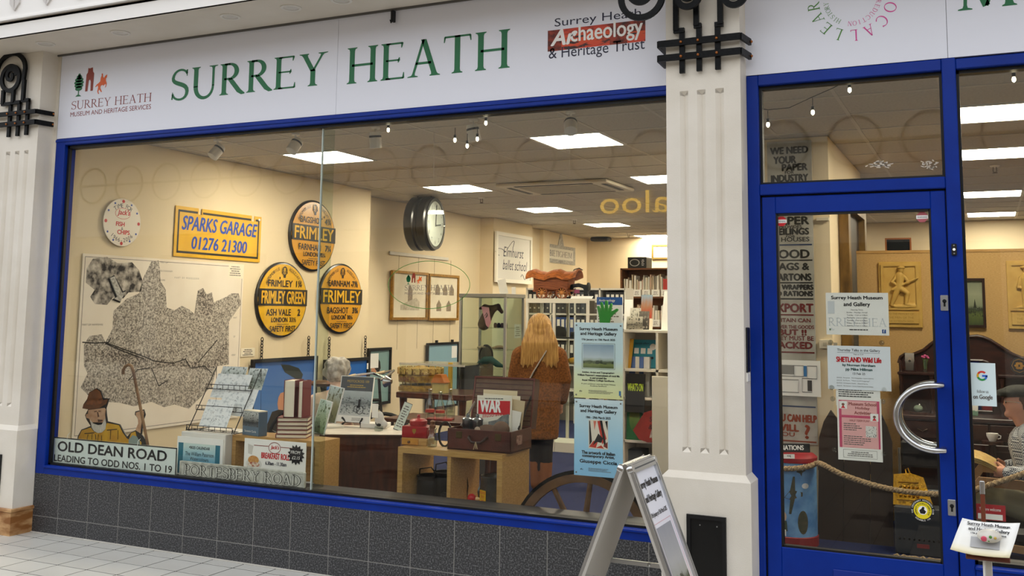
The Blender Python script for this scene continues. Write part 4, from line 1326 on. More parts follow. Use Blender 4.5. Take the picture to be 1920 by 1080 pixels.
for i in range(28):
    a_=2*PI*i/28; rr=(1.0 if i % 2 else .74)*w_*.135; st.append((w_*.35+rr*math.cos(a_),h_*.72+rr*math.sin(a_)*.95))
so=MB().prism(st,-.004,-.0005).build('price_star',m_ink,t)
txt(so,'FROM',w_*.34,h_*.74,h_*.07,m_paper,y=-.0045,shear=.2); txt(so,'£2.15',w_*.35,h_*.62,h_*.07,m_paper,y=-.0045,shear=.2)
poly(t,'plate_picture',ell(-w_*.33,h_*.43,w_*.13,h_*.13,22),M('pale_plate_print','dcdad2',.5),-.0008)
poly(t,'roll_picture',ell(-w_*.34,h_*.52,w_*.09,h_*.1,18),M('roll_print','d9a35c',.5,col2='b9783a',ns=90),-.0011)
poly(t,'egg_picture',ell(-w_*.33,h_*.42,w_*.10,h_*.055,18),M('egg_bacon_print','f2ead4',.5,col2='a8452c',ns=60),-.0013)
poly(t,'cup_picture',[(-w_*.43,h_*.66),(-w_*.37,h_*.64),(-w_*.35,h_*.84),(-w_*.44,h_*.88)],M('paper_cup_print','cfcac2',.5),-.0010)
txt(t,'INCLUDING',w_*.38,h_*.30,h_*.04,m_ink,y=-.0012); txt(t,'HOT DRINK',w_*.38,h_*.23,h_*.04,m_ink,y=-.0012)

# white box and oak shelf unit that carry the rack and the books
m_oak=M('oak_veneer','c39a5c',.45,col2='a87f45',ns=9,stretch=(1.2,6,14),lo=.35,hi=.7)
m_oak_x=M('oak_veneer_long','c39a5c',.45,col2='a87f45',ns=9,stretch=(1.2,8,20),lo=.35,hi=.7)
TZ=.690
a,b=at(346,806,.36),at(430,812,.36)
bx_=MB().box(a.x+.01,b.x+.005,.32,.62,0,TZ-.006,.004).build('white_display_box',M('white_laminate','e9e6df',.5))
tag(bx_,'white laminate display box under the postcard rack','box')
us=T('oak_shelf_unit','low oak shelf unit under the stack of red books','shelf unit',(0,0,0))
a,b=at(437,812,.38),at(599,826,.38)
xa,xb=b.x*0+bx_.bound_box[4][0]+.005,b.x
zt=TZ-.012
MB().box(xa,xb,.38,.60,zt-.035,zt).build('top',m_oak_x,us)
MB().box(xa,xa+.03,.38,.60,0,zt-.035).build('side_panel',m_oak,us)
MB().box(xb-.03,xb,.38,.60,0,zt-.035).build('side_panel',m_oak,us)
MB().box(xa+.03,xb-.03,.58,.60,0,zt-.035).build('back_panel',m_oak,us)
MB().box(xa+.03,xb-.03,.39,.58,.20,.225).build('shelf',m_oak_x,us)
MB().box(xa+.03,xb-.03,.39,.58,.0,.02).build('bottom',m_oak_x,us)
o=MB().box(xa+.05,xa+.3,.42,.57,.226,.30).build('paper_stack',m_paper); tag(o,'stack of white papers inside the low oak shelf unit','papers')
pb_=MB().ball((xb-.16,.49,.32),(.10,.07,.09),14,10)
o=remesh(pb_,'plastic_bag',M('translucent_white_plastic','cfcac3',.35,bump=1,bs=40),vox=.015,smooth=2); tag(o,'crumpled pale plastic bag inside the low oak shelf unit','bag')

# wire postcard rack
rk=T('postcard_rack','black wire tiered rack holding sketch postcards','rack',(0,0,TZ-.006))
rp=lambda px,py,Y: (lambda q: (q.x,q.y,q.z-(TZ-.006)))(at(px,py,Y))
x0,x1=at(350,806,.34).x,at(436,810,.34).x
m_wire=M('black_wire','1d1b1a',.4,.4)
hR=at(385,688,.58).z-TZ+.006
for x in (x0,x1):
    MB().tube([(x,.345,.03),(x,.335,.006),(x,.35,.004),(x,.60,hR),(x,.62,.004),(x,.36,.004)],.0035,6).build('side_wire',m_wire,rk)
for k,(yy,zz_) in enumerate(((.335,.012),(.42,hR*.33),(.505,hR*.66))):
    wr=MB()
    for dz in (0,.03): wr.tube([(x0,yy,zz_+dz),(x1,yy,zz_+dz)],.0025,5)
    for i in range(9): wr.tube([(x0+(x1-x0)*i/8,yy,zz_),(x0+(x1-x0)*i/8,yy,zz_+.03)],.002,5)
    wr.tube([(x0,yy+.06,zz_),(x1,yy+.06,zz_)],.0025,5)
    for i in range(5): wr.tube([(x0+(x1-x0)*i/4,yy,zz_),(x0+(x1-x0)*i/4,yy+.06,zz_)],.002,5)
    wr.build('tier_basket',m_wire,rk)
m_card=pic('pencil_sketch_card',[(0,'eceeed'),(1,'f2f3f2')],3,.1,blot='c3c8ca',bscale=9,blo=.5,bhi=.66)
m_card2=pic('tinted_tree_card',[(0,'c9cfc4'),(.4,'8a958c'),(1,'dfe4e2')],6,.2,blot='59655c',bscale=8,blo=.5,bhi=.62)
for (px0,py0,px1,py1,Y,tilt,lab,mm) in ((372,800,424,748,.345,.45,'white sketch postcard in the front tier of the wire rack',m_card),(405,778,468,727,.43,.45,'white sketch postcard in the middle tier of the wire rack, right',m_card),(393,745,458,700,.50,.45,'white sketch postcard in the middle tier of the wire rack, left',m_card),(402,735,449,686,.555,.42,'pale landscape postcard in the back tier of the wire rack',m_card2),(456,730,490,689,.56,.42,'tinted tree postcard at the back right of the wire rack',m_card2)):
    a,b=at(px0 if px0 > 0 else 1,py0,Y),at(px1,py0,Y); zt=at(px1,py1,Y+.1).z
    o=sheet('postcard',lab,'postcard',((a.x+b.x)/2-.01,Y+.012,a.z),b.x-a.x,(zt-a.z)*1.06,mm,rot=(-tilt,0,0),group='postcards in the wire rack')
    w_,h_=b.x-a.x,(zt-a.z)*1.06
    sk=MB(); rnd=random.Random(px0)
    for i in range(26):
        u,v=rnd.uniform(-.4,.4)*w_,rnd.uniform(.12,.88)*h_
        sk.bar((u,-.0006,v),(u+rnd.uniform(-.06,.06)*w_,-.0006,v+rnd.uniform(-.05,.09)*h_),.0004,.0022)
    sk.build('pencil_lines',m_grey_ink,o)
# box of postcards
a,b=at(453,812,.40),at(487,812,.40)
t=T('postcard_box','blue and grey cardboard box of picture cards by the books','box',((a.x+b.x)/2,.44,TZ-.012),math.radians(-14))
hh=at(470,768,.41).z-TZ
MB().box(-.085,.085,-.035,.035,0,hh,.002).build('carton',M('slate_blue_card','5d7488',.5),t)
patch(t,'photo_print',-.083,.083,hh*.38,hh*.985,pic('group_photo_print',[(0,'55606a'),(.3,'3b3d3f'),(.5,'8f918e'),(1,'c9cbc6')],8,.2,blot='3a3a3c',bscale=10),-.0358)
txt(t,'Souvenir Cards',0,hh*.14,hh*.09,m_paper,y=-.0362)
MB().box(-.083,.083,-.033,.033,hh,hh+.006).build('card_edges',m_cream_paper,t)

# red hardback books
def book(name,label,loc,rz,w_,d_,th,cover,group=None,stand=False):
    t=T(name,label,'book',loc,rz,group)
    if not stand:
        MB().box(-w_/2,w_/2,-d_/2,d_/2,0,.003).box(-w_/2,w_/2,-d_/2,d_/2,th-.003,th).box(-w_/2,-w_/2+.004,-d_/2,d_/2,0,th,.001).build('cover',cover,t)
        MB().box(-w_/2+.004,w_/2-.006,-d_/2+.006,d_/2-.006,.003,th-.003).build('pages',m_cream_paper,t)
    else:
        MB().box(-th/2,-th/2+.003,-d_/2,d_/2,0,w_).box(th/2-.003,th/2,-d_/2,d_/2,0,w_).box(-th/2,th/2,d_/2-.004,d_/2,0,w_,.001).build('cover',cover,t)
        MB().box(-th/2+.003,th/2-.003,-d_/2+.005,d_/2-.004,.004,w_-.004).build('pages',m_cream_paper,t)
    return t

m_mar=M('maroon_cloth','6e2226',.6,bump=.3,bs=500)
bz=TZ-.012; BW,BD,BT=.20,.16,.026
p=at(546,818,.46); cx_=p.x-.01
ordn=('bottom','second from the bottom','middle','second from the top','top')
for k in range(5):
    book('hardback_book','maroon hardback lying in the stack, %s one' % ordn[k],(cx_+.004*(k % 2),.50+.003*(k % 3),bz+k*BT),math.radians(24+1.5*k),BW,BD,BT-.0005,m_mar,'stacked maroon books')
book('hardback_book','maroon hardback standing open edge forward on the stack',(cx_-.005,.49,bz+5*BT),math.radians(16),.235,.15,.075,m_mar,stand=True)
o=book('hardback_book','second maroon hardback standing behind on the stack',(cx_+.075,.50,bz+5*BT),math.radians(16),.232,.15,.03,m_mar,stand=True)
# books on acrylic stands right of the stack
m_ivy=pic('green_tower_cover',[(0,'6f7f52'),(.5,'a9b08e'),(1,'c9d2c8')],8,.25,blot='51592f',bscale=8)
m_tower=pic('church_tower_cover',[(0,'77754f'),(.5,'8a8460'),(1,'b9c2bd')],6,.2,blot='5c5636',bscale=7)
for (px0,px1,pt,pb,Y,lab,mm,rz) in ((583,608,748,812,.30,'pale green booklet in a clear stand at the glass joint',m_ivy,-.1),(600,629,722,790,.40,'booklet with a stone tower cover in a clear stand',m_tower,-.1)):
    a,b=at(px0,pb,Y),at(px1,pb,Y); zt=at(px0,pt,Y).z
    t=T('display_booklet',lab,'booklet',((a.x+b.x)/2,Y,a.z),rz)
    w_=b.x-a.x; h_=zt-a.z
    o=MB().box(-w_/2,w_/2,0,.008,0,h_).build('booklet',m_paper,t); o.rotation_euler=(-.2,.14,0)
    q=patch(t,'cover_picture',-w_/2+.004,w_/2-.004,.004,h_-.004,mm,-.0008); q.rotation_euler=(-.2,.14,0)
    MB().box(-w_*.55,w_*.55,-.045,-.042,0,h_*.5).box(-w_*.55,w_*.55,-.045,.03,0,.003).build('clear_stand',m_clear,t)
# ================================================================ dark desk, grey-haired visitor, easel and small things
DZ=.688
m_dkwood=M('dark_polished_mahogany','3a1d14',.3,col2='552a1b',ns=6,stretch=(6,6,1),spec=.5)
da,db=atz(603,813,DZ),atz(751,814,DZ)
dv=(db-da); ang=math.atan2(dv.y,dv.x)
dk_=T('desk','dark mahogany desk with a white paper top behind the window','desk',(da.x,da.y,0),ang)
L_=dv.length
MB().box(0,L_,0,.02,.0,DZ-.02).build('front_panel',m_dkwood,dk_)
MB().box(0,.025,.02,.5,0,DZ-.02).build('side_panel',m_dkwood,dk_)
MB().box(L_-.025,L_,.02,.5,0,DZ-.02).build('side_panel',m_dkwood,dk_)
MB().box(-.012,L_+.012,-.012,.52,DZ-.022,DZ-.004,.003).build('desk_top',m_dkwood,dk_)
MB().box(-.018,L_+.008,-.02,.5,DZ-.004,DZ-.001).build('paper_cover',M('aged_white_paper','dcd3c4',.7,col2='cdbfae',ns=9),dk_)

# seated visitor with grey hair, seen from behind
hx=at(632,700,1.45)
ps_=T('person','seated person with short grey wavy hair in a pale top, bent over the desk','person',(hx.x,1.45,0),PI+.25)
b_=MB()
zc=hx.z
b_.ball((0,0,zc),(.072,.088,.10)); limb(b_,[(0,.01,zc-.06),(-.02,.04,zc-.16)],[.045,.05])
limb(b_,[(-.14,.06,zc-.20),(-.02,.05,zc-.18),(.12,.06,zc-.20)],[.06,.075,.06])
limb(b_,[(0,.06,zc-.26),(.0,.05,zc-.45),(0,.02,zc-.62)],[.14,.15,.15])
limb(b_,[(-.17,.06,zc-.21),(-.24,.06,zc-.42),(-.16,-.12,zc-.50)],[.058,.05,.04])
limb(b_,[(.15,.06,zc-.21),(.22,.06,zc-.42),(.12,-.14,zc-.50)],[.058,.05,.04])
limb(b_,[(-.09,.02,zc-.64),(-.10,-.38,zc-.66),(-.10,-.40,.05)],[.085,.07,.045])
limb(b_,[(.09,.02,zc-.64),(.10,-.38,zc-.66),(.10,-.40,.05)],[.085,.07,.045])
remesh(b_,'body',M('pale_pink_top','d9b9a4',.8),ps_,.014)
h_=MB()
h_.ball((0,.008,zc+.018),(.092,.105,.098),18,12)
rnd=random.Random(3)
for i in range(46):
    a,e=rnd.uniform(0,2*PI),rnd.uniform(-.35,1.2)
    h_.ball((.088*math.cos(a)*math.cos(e),.008+.1*math.sin(a)*math.cos(e),zc+.02+.092*math.sin(e)),rnd.uniform(.018,.03),8,6)
remesh(h_,'grey_hair',M('silver_grey_hair','c2bbb0',.7,col2='8f887e',ns=30,stretch=(1,1,.3),bump=.8,bs=90),ps_,.009,2)
MB().box(-.2,.2,-.18,.2,zc-.72,zc-.69,.01).build('stool_seat',m_dkwood,None)
o=bpy.data.objects['stool_seat']; o.name='stool'; o.location=(hx.x,1.45,0); tag(o,'plain dark stool under the seated grey haired person','stool')
for sx in (-1,1):
    for sy in (-1,1): MB().tube([(sx*.16,sy*.15,0),(sx*.14,sy*.13,zc-.72)],.016,8).build('leg',m_dkwood,o)

# motocross book on an easel
ex=atz(665,800,DZ); yo=ex.y+.02
a,b=at(634,788,yo),at(696,787,yo); zt=at(665,706,yo+.05).z
es=T('book_easel','black scrolled book easel on the desk','easel',((a.x+b.x)/2,yo,DZ-.001))
w_=b.x-a.x
for s_ in (-1,1):
    MB().tube([(s_*.085,-.045,0),(s_*.075,-.03,.02),(s_*.06,-.02,.03),(s_*.08,-.028,.055),(s_*.085,-.034,.06)],.007,8).tube([(s_*.06,-.02,.03),(s_*.02,.01,.03),(s_*.02,.05,.25)],.006,8).build('arm',m_black,es)
MB().tube([(0,.05,.24),(0,.13,0)],.006,8).bar((-.02,.01,.03),(.02,.01,.03),.012,.012).build('strut',m_black,es)
bk=T('display_book','white book titled MOTOCROSS 100 standing on the easel','book',((a.x+b.x)/2,yo-.026,DZ+.03),rot=(-.16,0,0))
h_=(zt-DZ-.03)*1.03
MB().box(-w_/2,w_/2,0,.012,0,h_).build('cover',m_paper,bk)
patch(bk,'title_band',-w_/2+.006,w_/2-.003,h_*.68,h_-.004,M('charcoal_print','4a4f54',.5),-.0005)
patch(bk,'race_photo',-w_/2+.006,w_/2-.003,h_*.14,h_*.68,pic('grey_race_photo',[(0,'c7cbca'),(.35,'a7adad'),(.5,'70787a'),(.62,'9aa3a5'),(1,'b9c3c6')],7,.12,blot='4d5456',bscale=14,blo=.52,bhi=.6,band=(.1,.75)),-.0005)
txt(bk,'MOTOCROSS 100',.01,h_*.86,h_*.055,M('gold_print','c9a646',.5),w=w_*.66,y=-.001)
lines(bk,-w_*.3,w_*.3,h_*.74,h_*.82,2,MATS['gold_print'],-.001)
ri=MB().tube([(.05+.028*math.cos(i*PI/10),-.001,h_*.27+.028*math.sin(i*PI/10)) for i in range(20)],.0022,5,closed=True).tube([(.02+.022*math.cos(i*PI/10),-.001,h_*.29+.022*math.sin(i*PI/10)) for i in range(20)],.002,5,closed=True)
ri.box(.02,.05,-.0012,-.0005,h_*.32,h_*.36).box(.03,.048,-.0012,-.0005,h_*.36,h_*.5)
ri.build('printed_rider',m_ink,bk)
lines(bk,-w_*.1,w_*.3,h_*.03,h_*.1,3,m_grey_ink,-.001)
# slanted list, glass inkwell, papers on the desk
p=atz(745,808,DZ)
t=T('desk_flip_card','tall narrow printed card block leaning on the desk','card',(p.x-.02,p.y+.03,DZ),rot=(-.25,.38,ang))
MB().box(-.03,.03,0,.014,0,.2,.001).build('block',M('slate_card','4c4a50',.5),t)
patch(t,'printed_face',-.028,.028,.004,.196,M('pale_green_card','cfd9cd',.6),-.0006)
lines(t,-.02,.02,.02,.18,9,m_grey_ink,-.0012)
p=atz(710,808,DZ)
t=T('inkwell','small square clear glass inkwell on the desk','inkwell',(p.x,p.y,DZ))
MB().box(-.024,.024,-.02,.02,0,.032,.004).build('glass_block',thin_glass('inkwell_glass','dfe6e2',1.0),t)
MB().ball((0,0,.04),(.018,.012,.01),10,6).tube([(-.02,0,.04),(-.028,0,.055)],.003,5).build('metal_lid',m_iron,t)
p=atz(735,778,DZ)
for k,(dx,dy,rz,w1_,d1_,th,cc_,lab) in enumerate(((-.28,.15,.3,.22,.16,.015,'d8d2c4','flat pile of cream papers at the back of the desk'),(.06,.18,-.2,.18,.13,.03,'e4e0d8','white card box lid lying at the back of the desk'))):
    o=MB().box(-w1_/2,w1_/2,-d1_/2,d1_/2,0,th,.002).build('paper_pile',M('paper_pile_%d' % k,cc_,.7))
    q=Matrix.Rotation(ang,3,'Z') @ Vector((L_*.5+dx,.25+dy*.8,0)); o.location=(da.x+q.x,da.y+q.y,DZ); o.rotation_euler=(0,0,ang+rz); tag(o,lab,'papers')
q=Matrix.Rotation(ang,3,'Z') @ Vector((L_*.68,.3,0))
t=T('tagged_cloth','white cloth bundle with a paper tag standing at the back of the desk','cloth',(da.x+q.x,da.y+q.y,DZ))
remesh(MB().ball((0,0,.06),(.035,.03,.06)).ball((.02,.01,.03),(.04,.03,.03)),'cloth',M('white_cloth','c9c6c2',.8,bump=.8,bs=50),t,.008,2)
MB().box(-.045,.005,-.03,-.028,.075,.17).build('tag',m_paper,t)

# ================================================================ oak cube unit
CZ=.675
ca,cb_=atz(745,838,CZ),atz(943,853,CZ)
cx0,cx1,cy0,cy1=ca.x,cb_.x,(ca.y+cb_.y)/2,(ca.y+cb_.y)/2+.38
cu_=T('oak_cube_shelf','two compartment oak cube shelf carrying the old suitcase','shelf unit',((cx0+cx1)/2,cy0,0))
hw=(cx1-cx0)/2
MB().box(-hw,hw,0,.38,CZ-.034,CZ).build('top',m_oak_x,cu_)
MB().box(-hw,-hw+.034,0,.38,0,CZ-.034).build('side_panel',m_oak,cu_)
MB().box(hw-.034,hw,0,.38,0,CZ-.034).build('side_panel',m_oak,cu_)
MB().box(-.012,.012,.004,.38,.03,CZ-.034).build('divider',m_oak,cu_)
MB().box(-hw+.034,hw-.034,0,.38,.29,.32).build('bottom',m_oak_x,cu_)
SZ2=.32
# things in the cube shelf
m_gal=M('galvanised_steel','7d8284',.38,.8,col2='5d6265',ns=12)
px=lambda u: cu_.location.x+u
t=T('metal_bucket','galvanised metal drum with a yellow label in the oak cube shelf','bucket',(px(hw*.66),cy0+.16,SZ2))
MB().lathe([(.085,0),(.09,.01),(.09,.20),(.094,.205),(.088,.21),(.082,.2),(.082,.02),(.002,.02)],26,axis='z').build('drum',m_gal,t,True)
t.rotation_euler=(0,0,-.5)
MB().box(-.03,.03,-.0925,-.089,.05,.13).build('yellow_label',M('yellow_label','d9a818',.5),t)
for k in range(3): txt(t,('PLEASE','TRY','ME')[k],0,.11-.024*k,.014,m_red,y=-.0932)
MB().lathe([(.05,0),(.055,-.01),(.05,-.012)],18,(-.10,.0,.1),'x').build('lid',m_gal,t,True)
t2=T('red_ball_crank','red wooden knob toy in front of the metal drum','toy',(px(hw*.30),cy0+.10,SZ2))
MB().ball((0,0,.075),.027,14,10).build('red_knob',M('glossy_red_paint','b3131c',.25),t2,True)
MB().lathe([(.012,0),(.006,.03)],12,(.03,0,.075),'x').build('wooden_neck',M('pale_turned_wood','d9b27c',.5),t2,True)
MB().box(-.05,.06,-.03,.03,0,.012,.003).tube([(0,0,.01),(0,0,.06)],.006,8).build('red_base',M('red_enamel','8d1118',.4),t2)
t=T('toasting_rack','black wire toasting rack hanging in the right cube','rack',(px(hw*.66),cy0+.24,CZ-.034))
wr=MB().tube([(-.01,0,0),(-.01,0,-.01),(0,0,-.10),(.01,0,-.01),(.01,0,0)],.0025,6)
for i in range(7): wr.tube([(-.06+.02*i,0,-.11),(-.06+.02*i,0,-.2)],.0018,5)
for i in range(5): wr.tube([(-.06,0,-.11-.022*i),(.06,0,-.11-.022*i)],.0018,5)
wr.build('wire_grid',m_wire,t)
t=T('storm_lantern','small dark paraffin lantern in the left cube of the oak shelf','lantern',(px(-hw*.12),cy0+.22,SZ2+0))
m_oldm=M('old_brown_metal','4a3426',.5,.5,col2='2c2018',ns=20)
MB().lathe([(.05,0),(.055,.02),(.05,.04),(.03,.055),(.028,.2),(.045,.21),(.04,.24),(.02,.26),(.018,.28)],18).build('body',m_oldm,t,True)
MB().lathe([(.034,.06),(.046,.11),(.034,.19)],18).build('lamp_glass',m_clear,t,True)
MB().tube([(-.05,0,.03),(-.058,0,.12),(-.04,0,.25),(0,0,.33),(.04,0,.25),(.058,0,.12),(.05,0,.03)],.004,6).build('wire_handle',m_oldm,t)
for k,(u,r,hh,lab) in enumerate(((-.66,.085,.17,'black iron pot in the left cube of the oak shelf'),(-.36,.075,.20,'tall black iron can beside the pot in the left cube'))):
    t=T('iron_pot',lab,'pot',(px(hw*u),cy0+.2,SZ2),group='iron pots in the oak shelf')
    MB().lathe([(r*.7,0),(r,.03),(r,hh*.8),(r*.92,hh*.86),(r*1.04,hh),(r*.9,hh),(r*.86,hh*.8),(.002,hh*.3)],22).build('pot',m_iron,t,True)
    MB().tube([(-r,0,hh*.8),(-r*.8,-.02,hh*1.2),(r*.2,-.03,hh*1.3),(r,0,hh*.8)],.004,6).build('bail_handle',m_iron,t)
o=MB().box(-.03,.03,-.02,.02,0,.1,.004).bar((0,0,.1),(.02,0,.16),.01,.01)
o=o.build('iron_trivet',m_iron); o.location=(px(-hw*.12),cy0+.06,SZ2); tag(o,'small black iron stand at the front of the left cube','stand')

# coffee grinder
p=atz(776,835,CZ)
t=T('coffee_grinder','red coffee grinder box with a wooden drawer on the oak shelf','grinder',(p.x,p.y+.05,CZ),.1)
m_redp=M('worn_red_paint','a3161c',.35,col2='7e1016',ns=8)
MB().box(-.085,.085,-.06,.06,.045,.115,.004).build('red_body',m_redp,t)
MB().box(-.085,.085,-.06,.06,0,.045,.003).build('wooden_base',m_oak,t)
dr=MB().box(-.08,.03,-.066,-.058,.004,.043,.002).build('drawer',M('honey_pine','c98f3a',.45,col2='b37a2c',ns=14),t)
MB().ball((-.03,-.072,.022),.009,10,8).build('knob',M('brown_knob','6b4420',.4),dr,True)
MB().lathe([(.05,.115),(.055,.125),(.055,.145),(.04,.155),(.012,.16),(.008,.172),(.012,.178),(.004,.182)],20).build('hopper',m_redp,t,True)
MB().prism([(-.012,.10),(.012,.10),(.012,.085),(0,.068),(-.012,.085)],-.0625,-.0602).build('badge',M('brass_badge','b48e3c',.35,.8),t)

# low dark table behind with bottles
BZ=.69
bp_=atz(825,787,BZ)
tb=T('side_table','low dark wooden table carrying the three glass bottles','table',(bp_.x-.02,bp_.y+.12,0))
MB().box(-.42,.55,-.22,.22,BZ-.03,BZ,.004).build('table_top',m_dkwood,tb)
for sx in (-.38,.51):
    for sy in (-.18,.18): MB().box(sx-.022,sx+.022,sy-.022,sy+.022,0,BZ-.03).build('leg',m_dkwood,tb)
m_bot=thin_glass('bottle_glass','e6eee4',3.5)
bprof=[(.030,0),(.033,.006),(.033,.12),(.030,.145),(.014,.19),(.012,.25),(.015,.254),(.015,.268),(.010,.27)]
for k,(bx,bt,lab) in enumerate(((806,729,'tall clear glass bottle, left of the three'),(825,734,'short clear glass bottle with sloping shoulders, middle of the three'),(844,729,'tall clear glass bottle, right of the three'))):
    q=atz(bx,788,BZ); hh=at(bx,bt,q.y).z-BZ
    t=T('glass_bottle',lab,'bottle',(q.x,q.y+.0,BZ),group='glass bottles behind the suitcase')
    pr_=[(r_*1.05,z_/.27*hh) for r_,z_ in (bprof if k != 1 else [(.030,0),(.033,.006),(.033,.09),(.026,.15),(.014,.2),(.012,.25),(.015,.256),(.015,.268),(.01,.27)])]
    MB().lathe(pr_,20).build('bottle',m_bot,t,True)
    if k < 2: MB().lathe([(.0352,.07/.27*hh),(.0352,.095/.27*hh)],20).build('red_mark',M('red_bottle_mark','b8453a',.5),t)
q=atz(760,782,BZ)
o=MB().box(-.1,.1,-.06,.06,0,.012,.002).build('red_booklet',M('red_booklet_print','b32a2a',.5)); o.location=(tb.location.x+.02,tb.location.y-.12,BZ); o.rotation_euler=(0,0,.3); tag(o,'red booklet lying on the low dark table by the bottles','booklet')
# jar and ring beside the suitcase
p=atz(808,838,CZ)
t=T('glass_jar','small stoppered glass jar between the grinder and the suitcase','jar',(p.x,p.y+.015,CZ))
MB().lathe([(.028,0),(.031,.004),(.031,.06),(.022,.075),(.022,.1),(.026,.104),(.026,.11),(.012,.114)],20).build('jar',m_bot,t,True)
MB().lathe([(.018,.112),(.02,.125),(.012,.135),(.017,.15),(.004,.16)],16).build('stopper',M('cork_brown','6b4023',.6),t,True)
p=atz(832,838,CZ)
pts=[(.040*math.cos(a*PI/14),.012*math.sin(a*PI/14*0)-.0,.075+.072*math.sin(a*PI/14)) for a in range(28)]
o=MB().tube(pts,.008,closed=True,sq=(.012,.009),up=(0,1,0)).build('iron_ring',M('dull_iron_ring','3c3630',.45,.7)); o.location=(p.x,p.y+.01,CZ); o.rotation_euler=(-.08,0,.15)
tag(o,'oval dark iron ring leaning on the front of the suitcase','ring')

# suitcase
p=atz(848,838,CZ); q=atz(1000,843,CZ)
SW=.42; SD=.30; SH=.125
sx0=p.x+.0
sc=T('suitcase','open old brown leather suitcase full of papers on the oak shelf','suitcase',(sx0+SW/2+.02,cy0+.06,CZ),math.radians(0))
m_lea=M('worn_brown_leather','5b2a20',.4,col2='3f1b16',ns=9,bump=.3,bs=120)
bs_=MB().box(-SW/2,SW/2,0,.008,0,SH,.003).box(-SW/2,SW/2,SD-.008,SD,0,SH,.003).box(-SW/2,-SW/2+.008,0,SD,0,SH,.003).box(SW/2-.008,SW/2,0,SD,0,SH,.003).box(-SW/2,SW/2,0,SD,0,.008)
bs_.build('case_tray',m_lea,sc)
ld=MB().box(-SW/2,SW/2,0,.07,0,.30).build('case_lid',m_lea,sc); ld.location=(0,SD-.004,SH-.005); ld.rotation_euler=(-.18,0,0)
lin_=MB()
for i in range(9): lin_.box(-SW/2+.014,SW/2-.014,-.003,.001,.012+i*.031,.036+i*.031)
lin_.build('pleated_lining',M('brown_pleated_lining','6e5340',.7,col2='5c4433',ns=20),ld)
frame(ld,'lid_rim',-SW/2,SW/2,0,.30,.01,M('red_brown_rim','6e3a30',.5),.002,.006)
MB().tube([(-.06,-.004,.085),(-.055,-.022,.078),(-.03,-.03,.055),(.03,-.03,.055),(.055,-.022,.078),(.06,-.004,.085)],.008,8).build('handle',M('dark_leather_handle','33201a',.4),sc,True)
for x in (-.13,.13): MB().box(x-.02,x+.02,-.006,0,.07,.11,.002).build('latch',M('tarnished_brass','5a4a2c',.4,.8),sc)
MB().tube([(.0,-.036,.06),(.002,-.038,.02)],.003,5).tube([(.0,-.036,.06),(-.012,-.04,.015)],.003,5).tube([(0,-.036,.06),(.014,-.04,.02)],.003,5).build('string_knot',M('pale_string','a08a6a',.8),sc)
MB().box(SW/2,SW/2+.0012,.08,.16,.04,.095).build('torn_label',M('torn_paper_label','b08f80',.8,col2='6a3a34',ns=40),sc)
MB().bar((SW/2-.02,SD*.5,SH),(SW/2-.02,SD+.03,SH+.18),.006,.014).build('lid_stay',M('dark_stay','2b2624',.5),sc)
MB().bar((-SW/2+.02,SD*.45,SH),(-SW/2+.06,SD*.8,SH+.14),.006,.012).build('lid_stay',M('pale_stay','9a8f86',.5),sc)
X0=sc.location.x; Y0=sc.location.y; Z0=CZ+.035
for k,(dx,dy,w1_,h1_,cc_,lab,ry) in enumerate(((.03,.20,.23,.31,'d9c9a6','cream folder at the back of the open suitcase',0),(.04,.185,.25,.285,'e6ddc6','pale magazine behind the WAR magazine in the suitcase',.03),(.10,.165,.18,.265,'c9b591','buff paper leaning right in the open suitcase',.10),(.125,.15,.10,.2,'ece6da','narrow white leaflet at the right of the open suitcase',.14))):
    o=sheet('paper_folder',lab,'papers',(X0+dx,Y0+dy,Z0),w1_,h1_,M('folder_%d' % k,cc_,.75),t=.004,rot=(-.08,ry,0))
t=T('war_magazine','old magazine with a white WAR title on red in the suitcase','magazine',(X0+.025,Y0+.145,Z0),rot=(-.08,-.03,0)); t.scale=(1.15,1,1.25)
MB().box(-.10,.105,0,.004,0,.225).build('cover',M('aged_cover','e9e2cf',.7),t)
patch(t,'red_banner',-.092,.095,.135,.20,m_red,-.0006)
txt(t,'WAR',-.02,.145,.06,m_white,w=.12,y=-.0014,bold=.003)
txt(t,'Illustrated',.0,.125,.026,m_red,w=.13,y=-.0014,shear=.2,rot=.12)
poly(t,'grey_picture',[(-.03,.0),(.09,.0),(.09,.14),(.05,.13),(.02,.11),(-.03,.10)],M('grey_tank_print','8d8f8c',.6,col2='5f6260',ns=30),-.0008)
lines(t,-.08,.08,.205,.215,1,m_grey_ink,-.001)
# cap, badge box and tins in the suitcase
t=T('leather_pouch','brown leather helmet lying across the open suitcase','cap',(X0+.06,Y0+.08,CZ+.012))
remesh(MB().ball((-.04,0,.09),(.08,.045,.05)).ball((.05,0,.115),(.055,.045,.05)).ball((0,0,.07),(.11,.05,.055)),'leather_shell',M('brown_suede','6b5343',.8,bump=.4,bs=90),t,.008,4)
MB().lathe([(.018,0),(.018,-.006),(.012,-.008)],16,(-.085,-.045,.11),'y').build('stud',M('pale_stud','b9a48c',.5),t,True)
for k,(dx,lab) in enumerate(((-.12,'small round silver tin with a lid at the left of the suitcase'),(-.055,'second silver tin nearer the magazine in the suitcase'))):
    t=T('silver_tin',lab,'tin',(X0+dx,Y0+.09,CZ+.012),group='silver tins in the suitcase')
    MB().lathe([(.034,0),(.034,.155),(.036,.158),(.036,.165),(.028,.172),(.010,.175),(.012,.19),(.004,.198)],20).build('tin',M('old_silver_plate','9aa0a4',.25,.9),t,True)

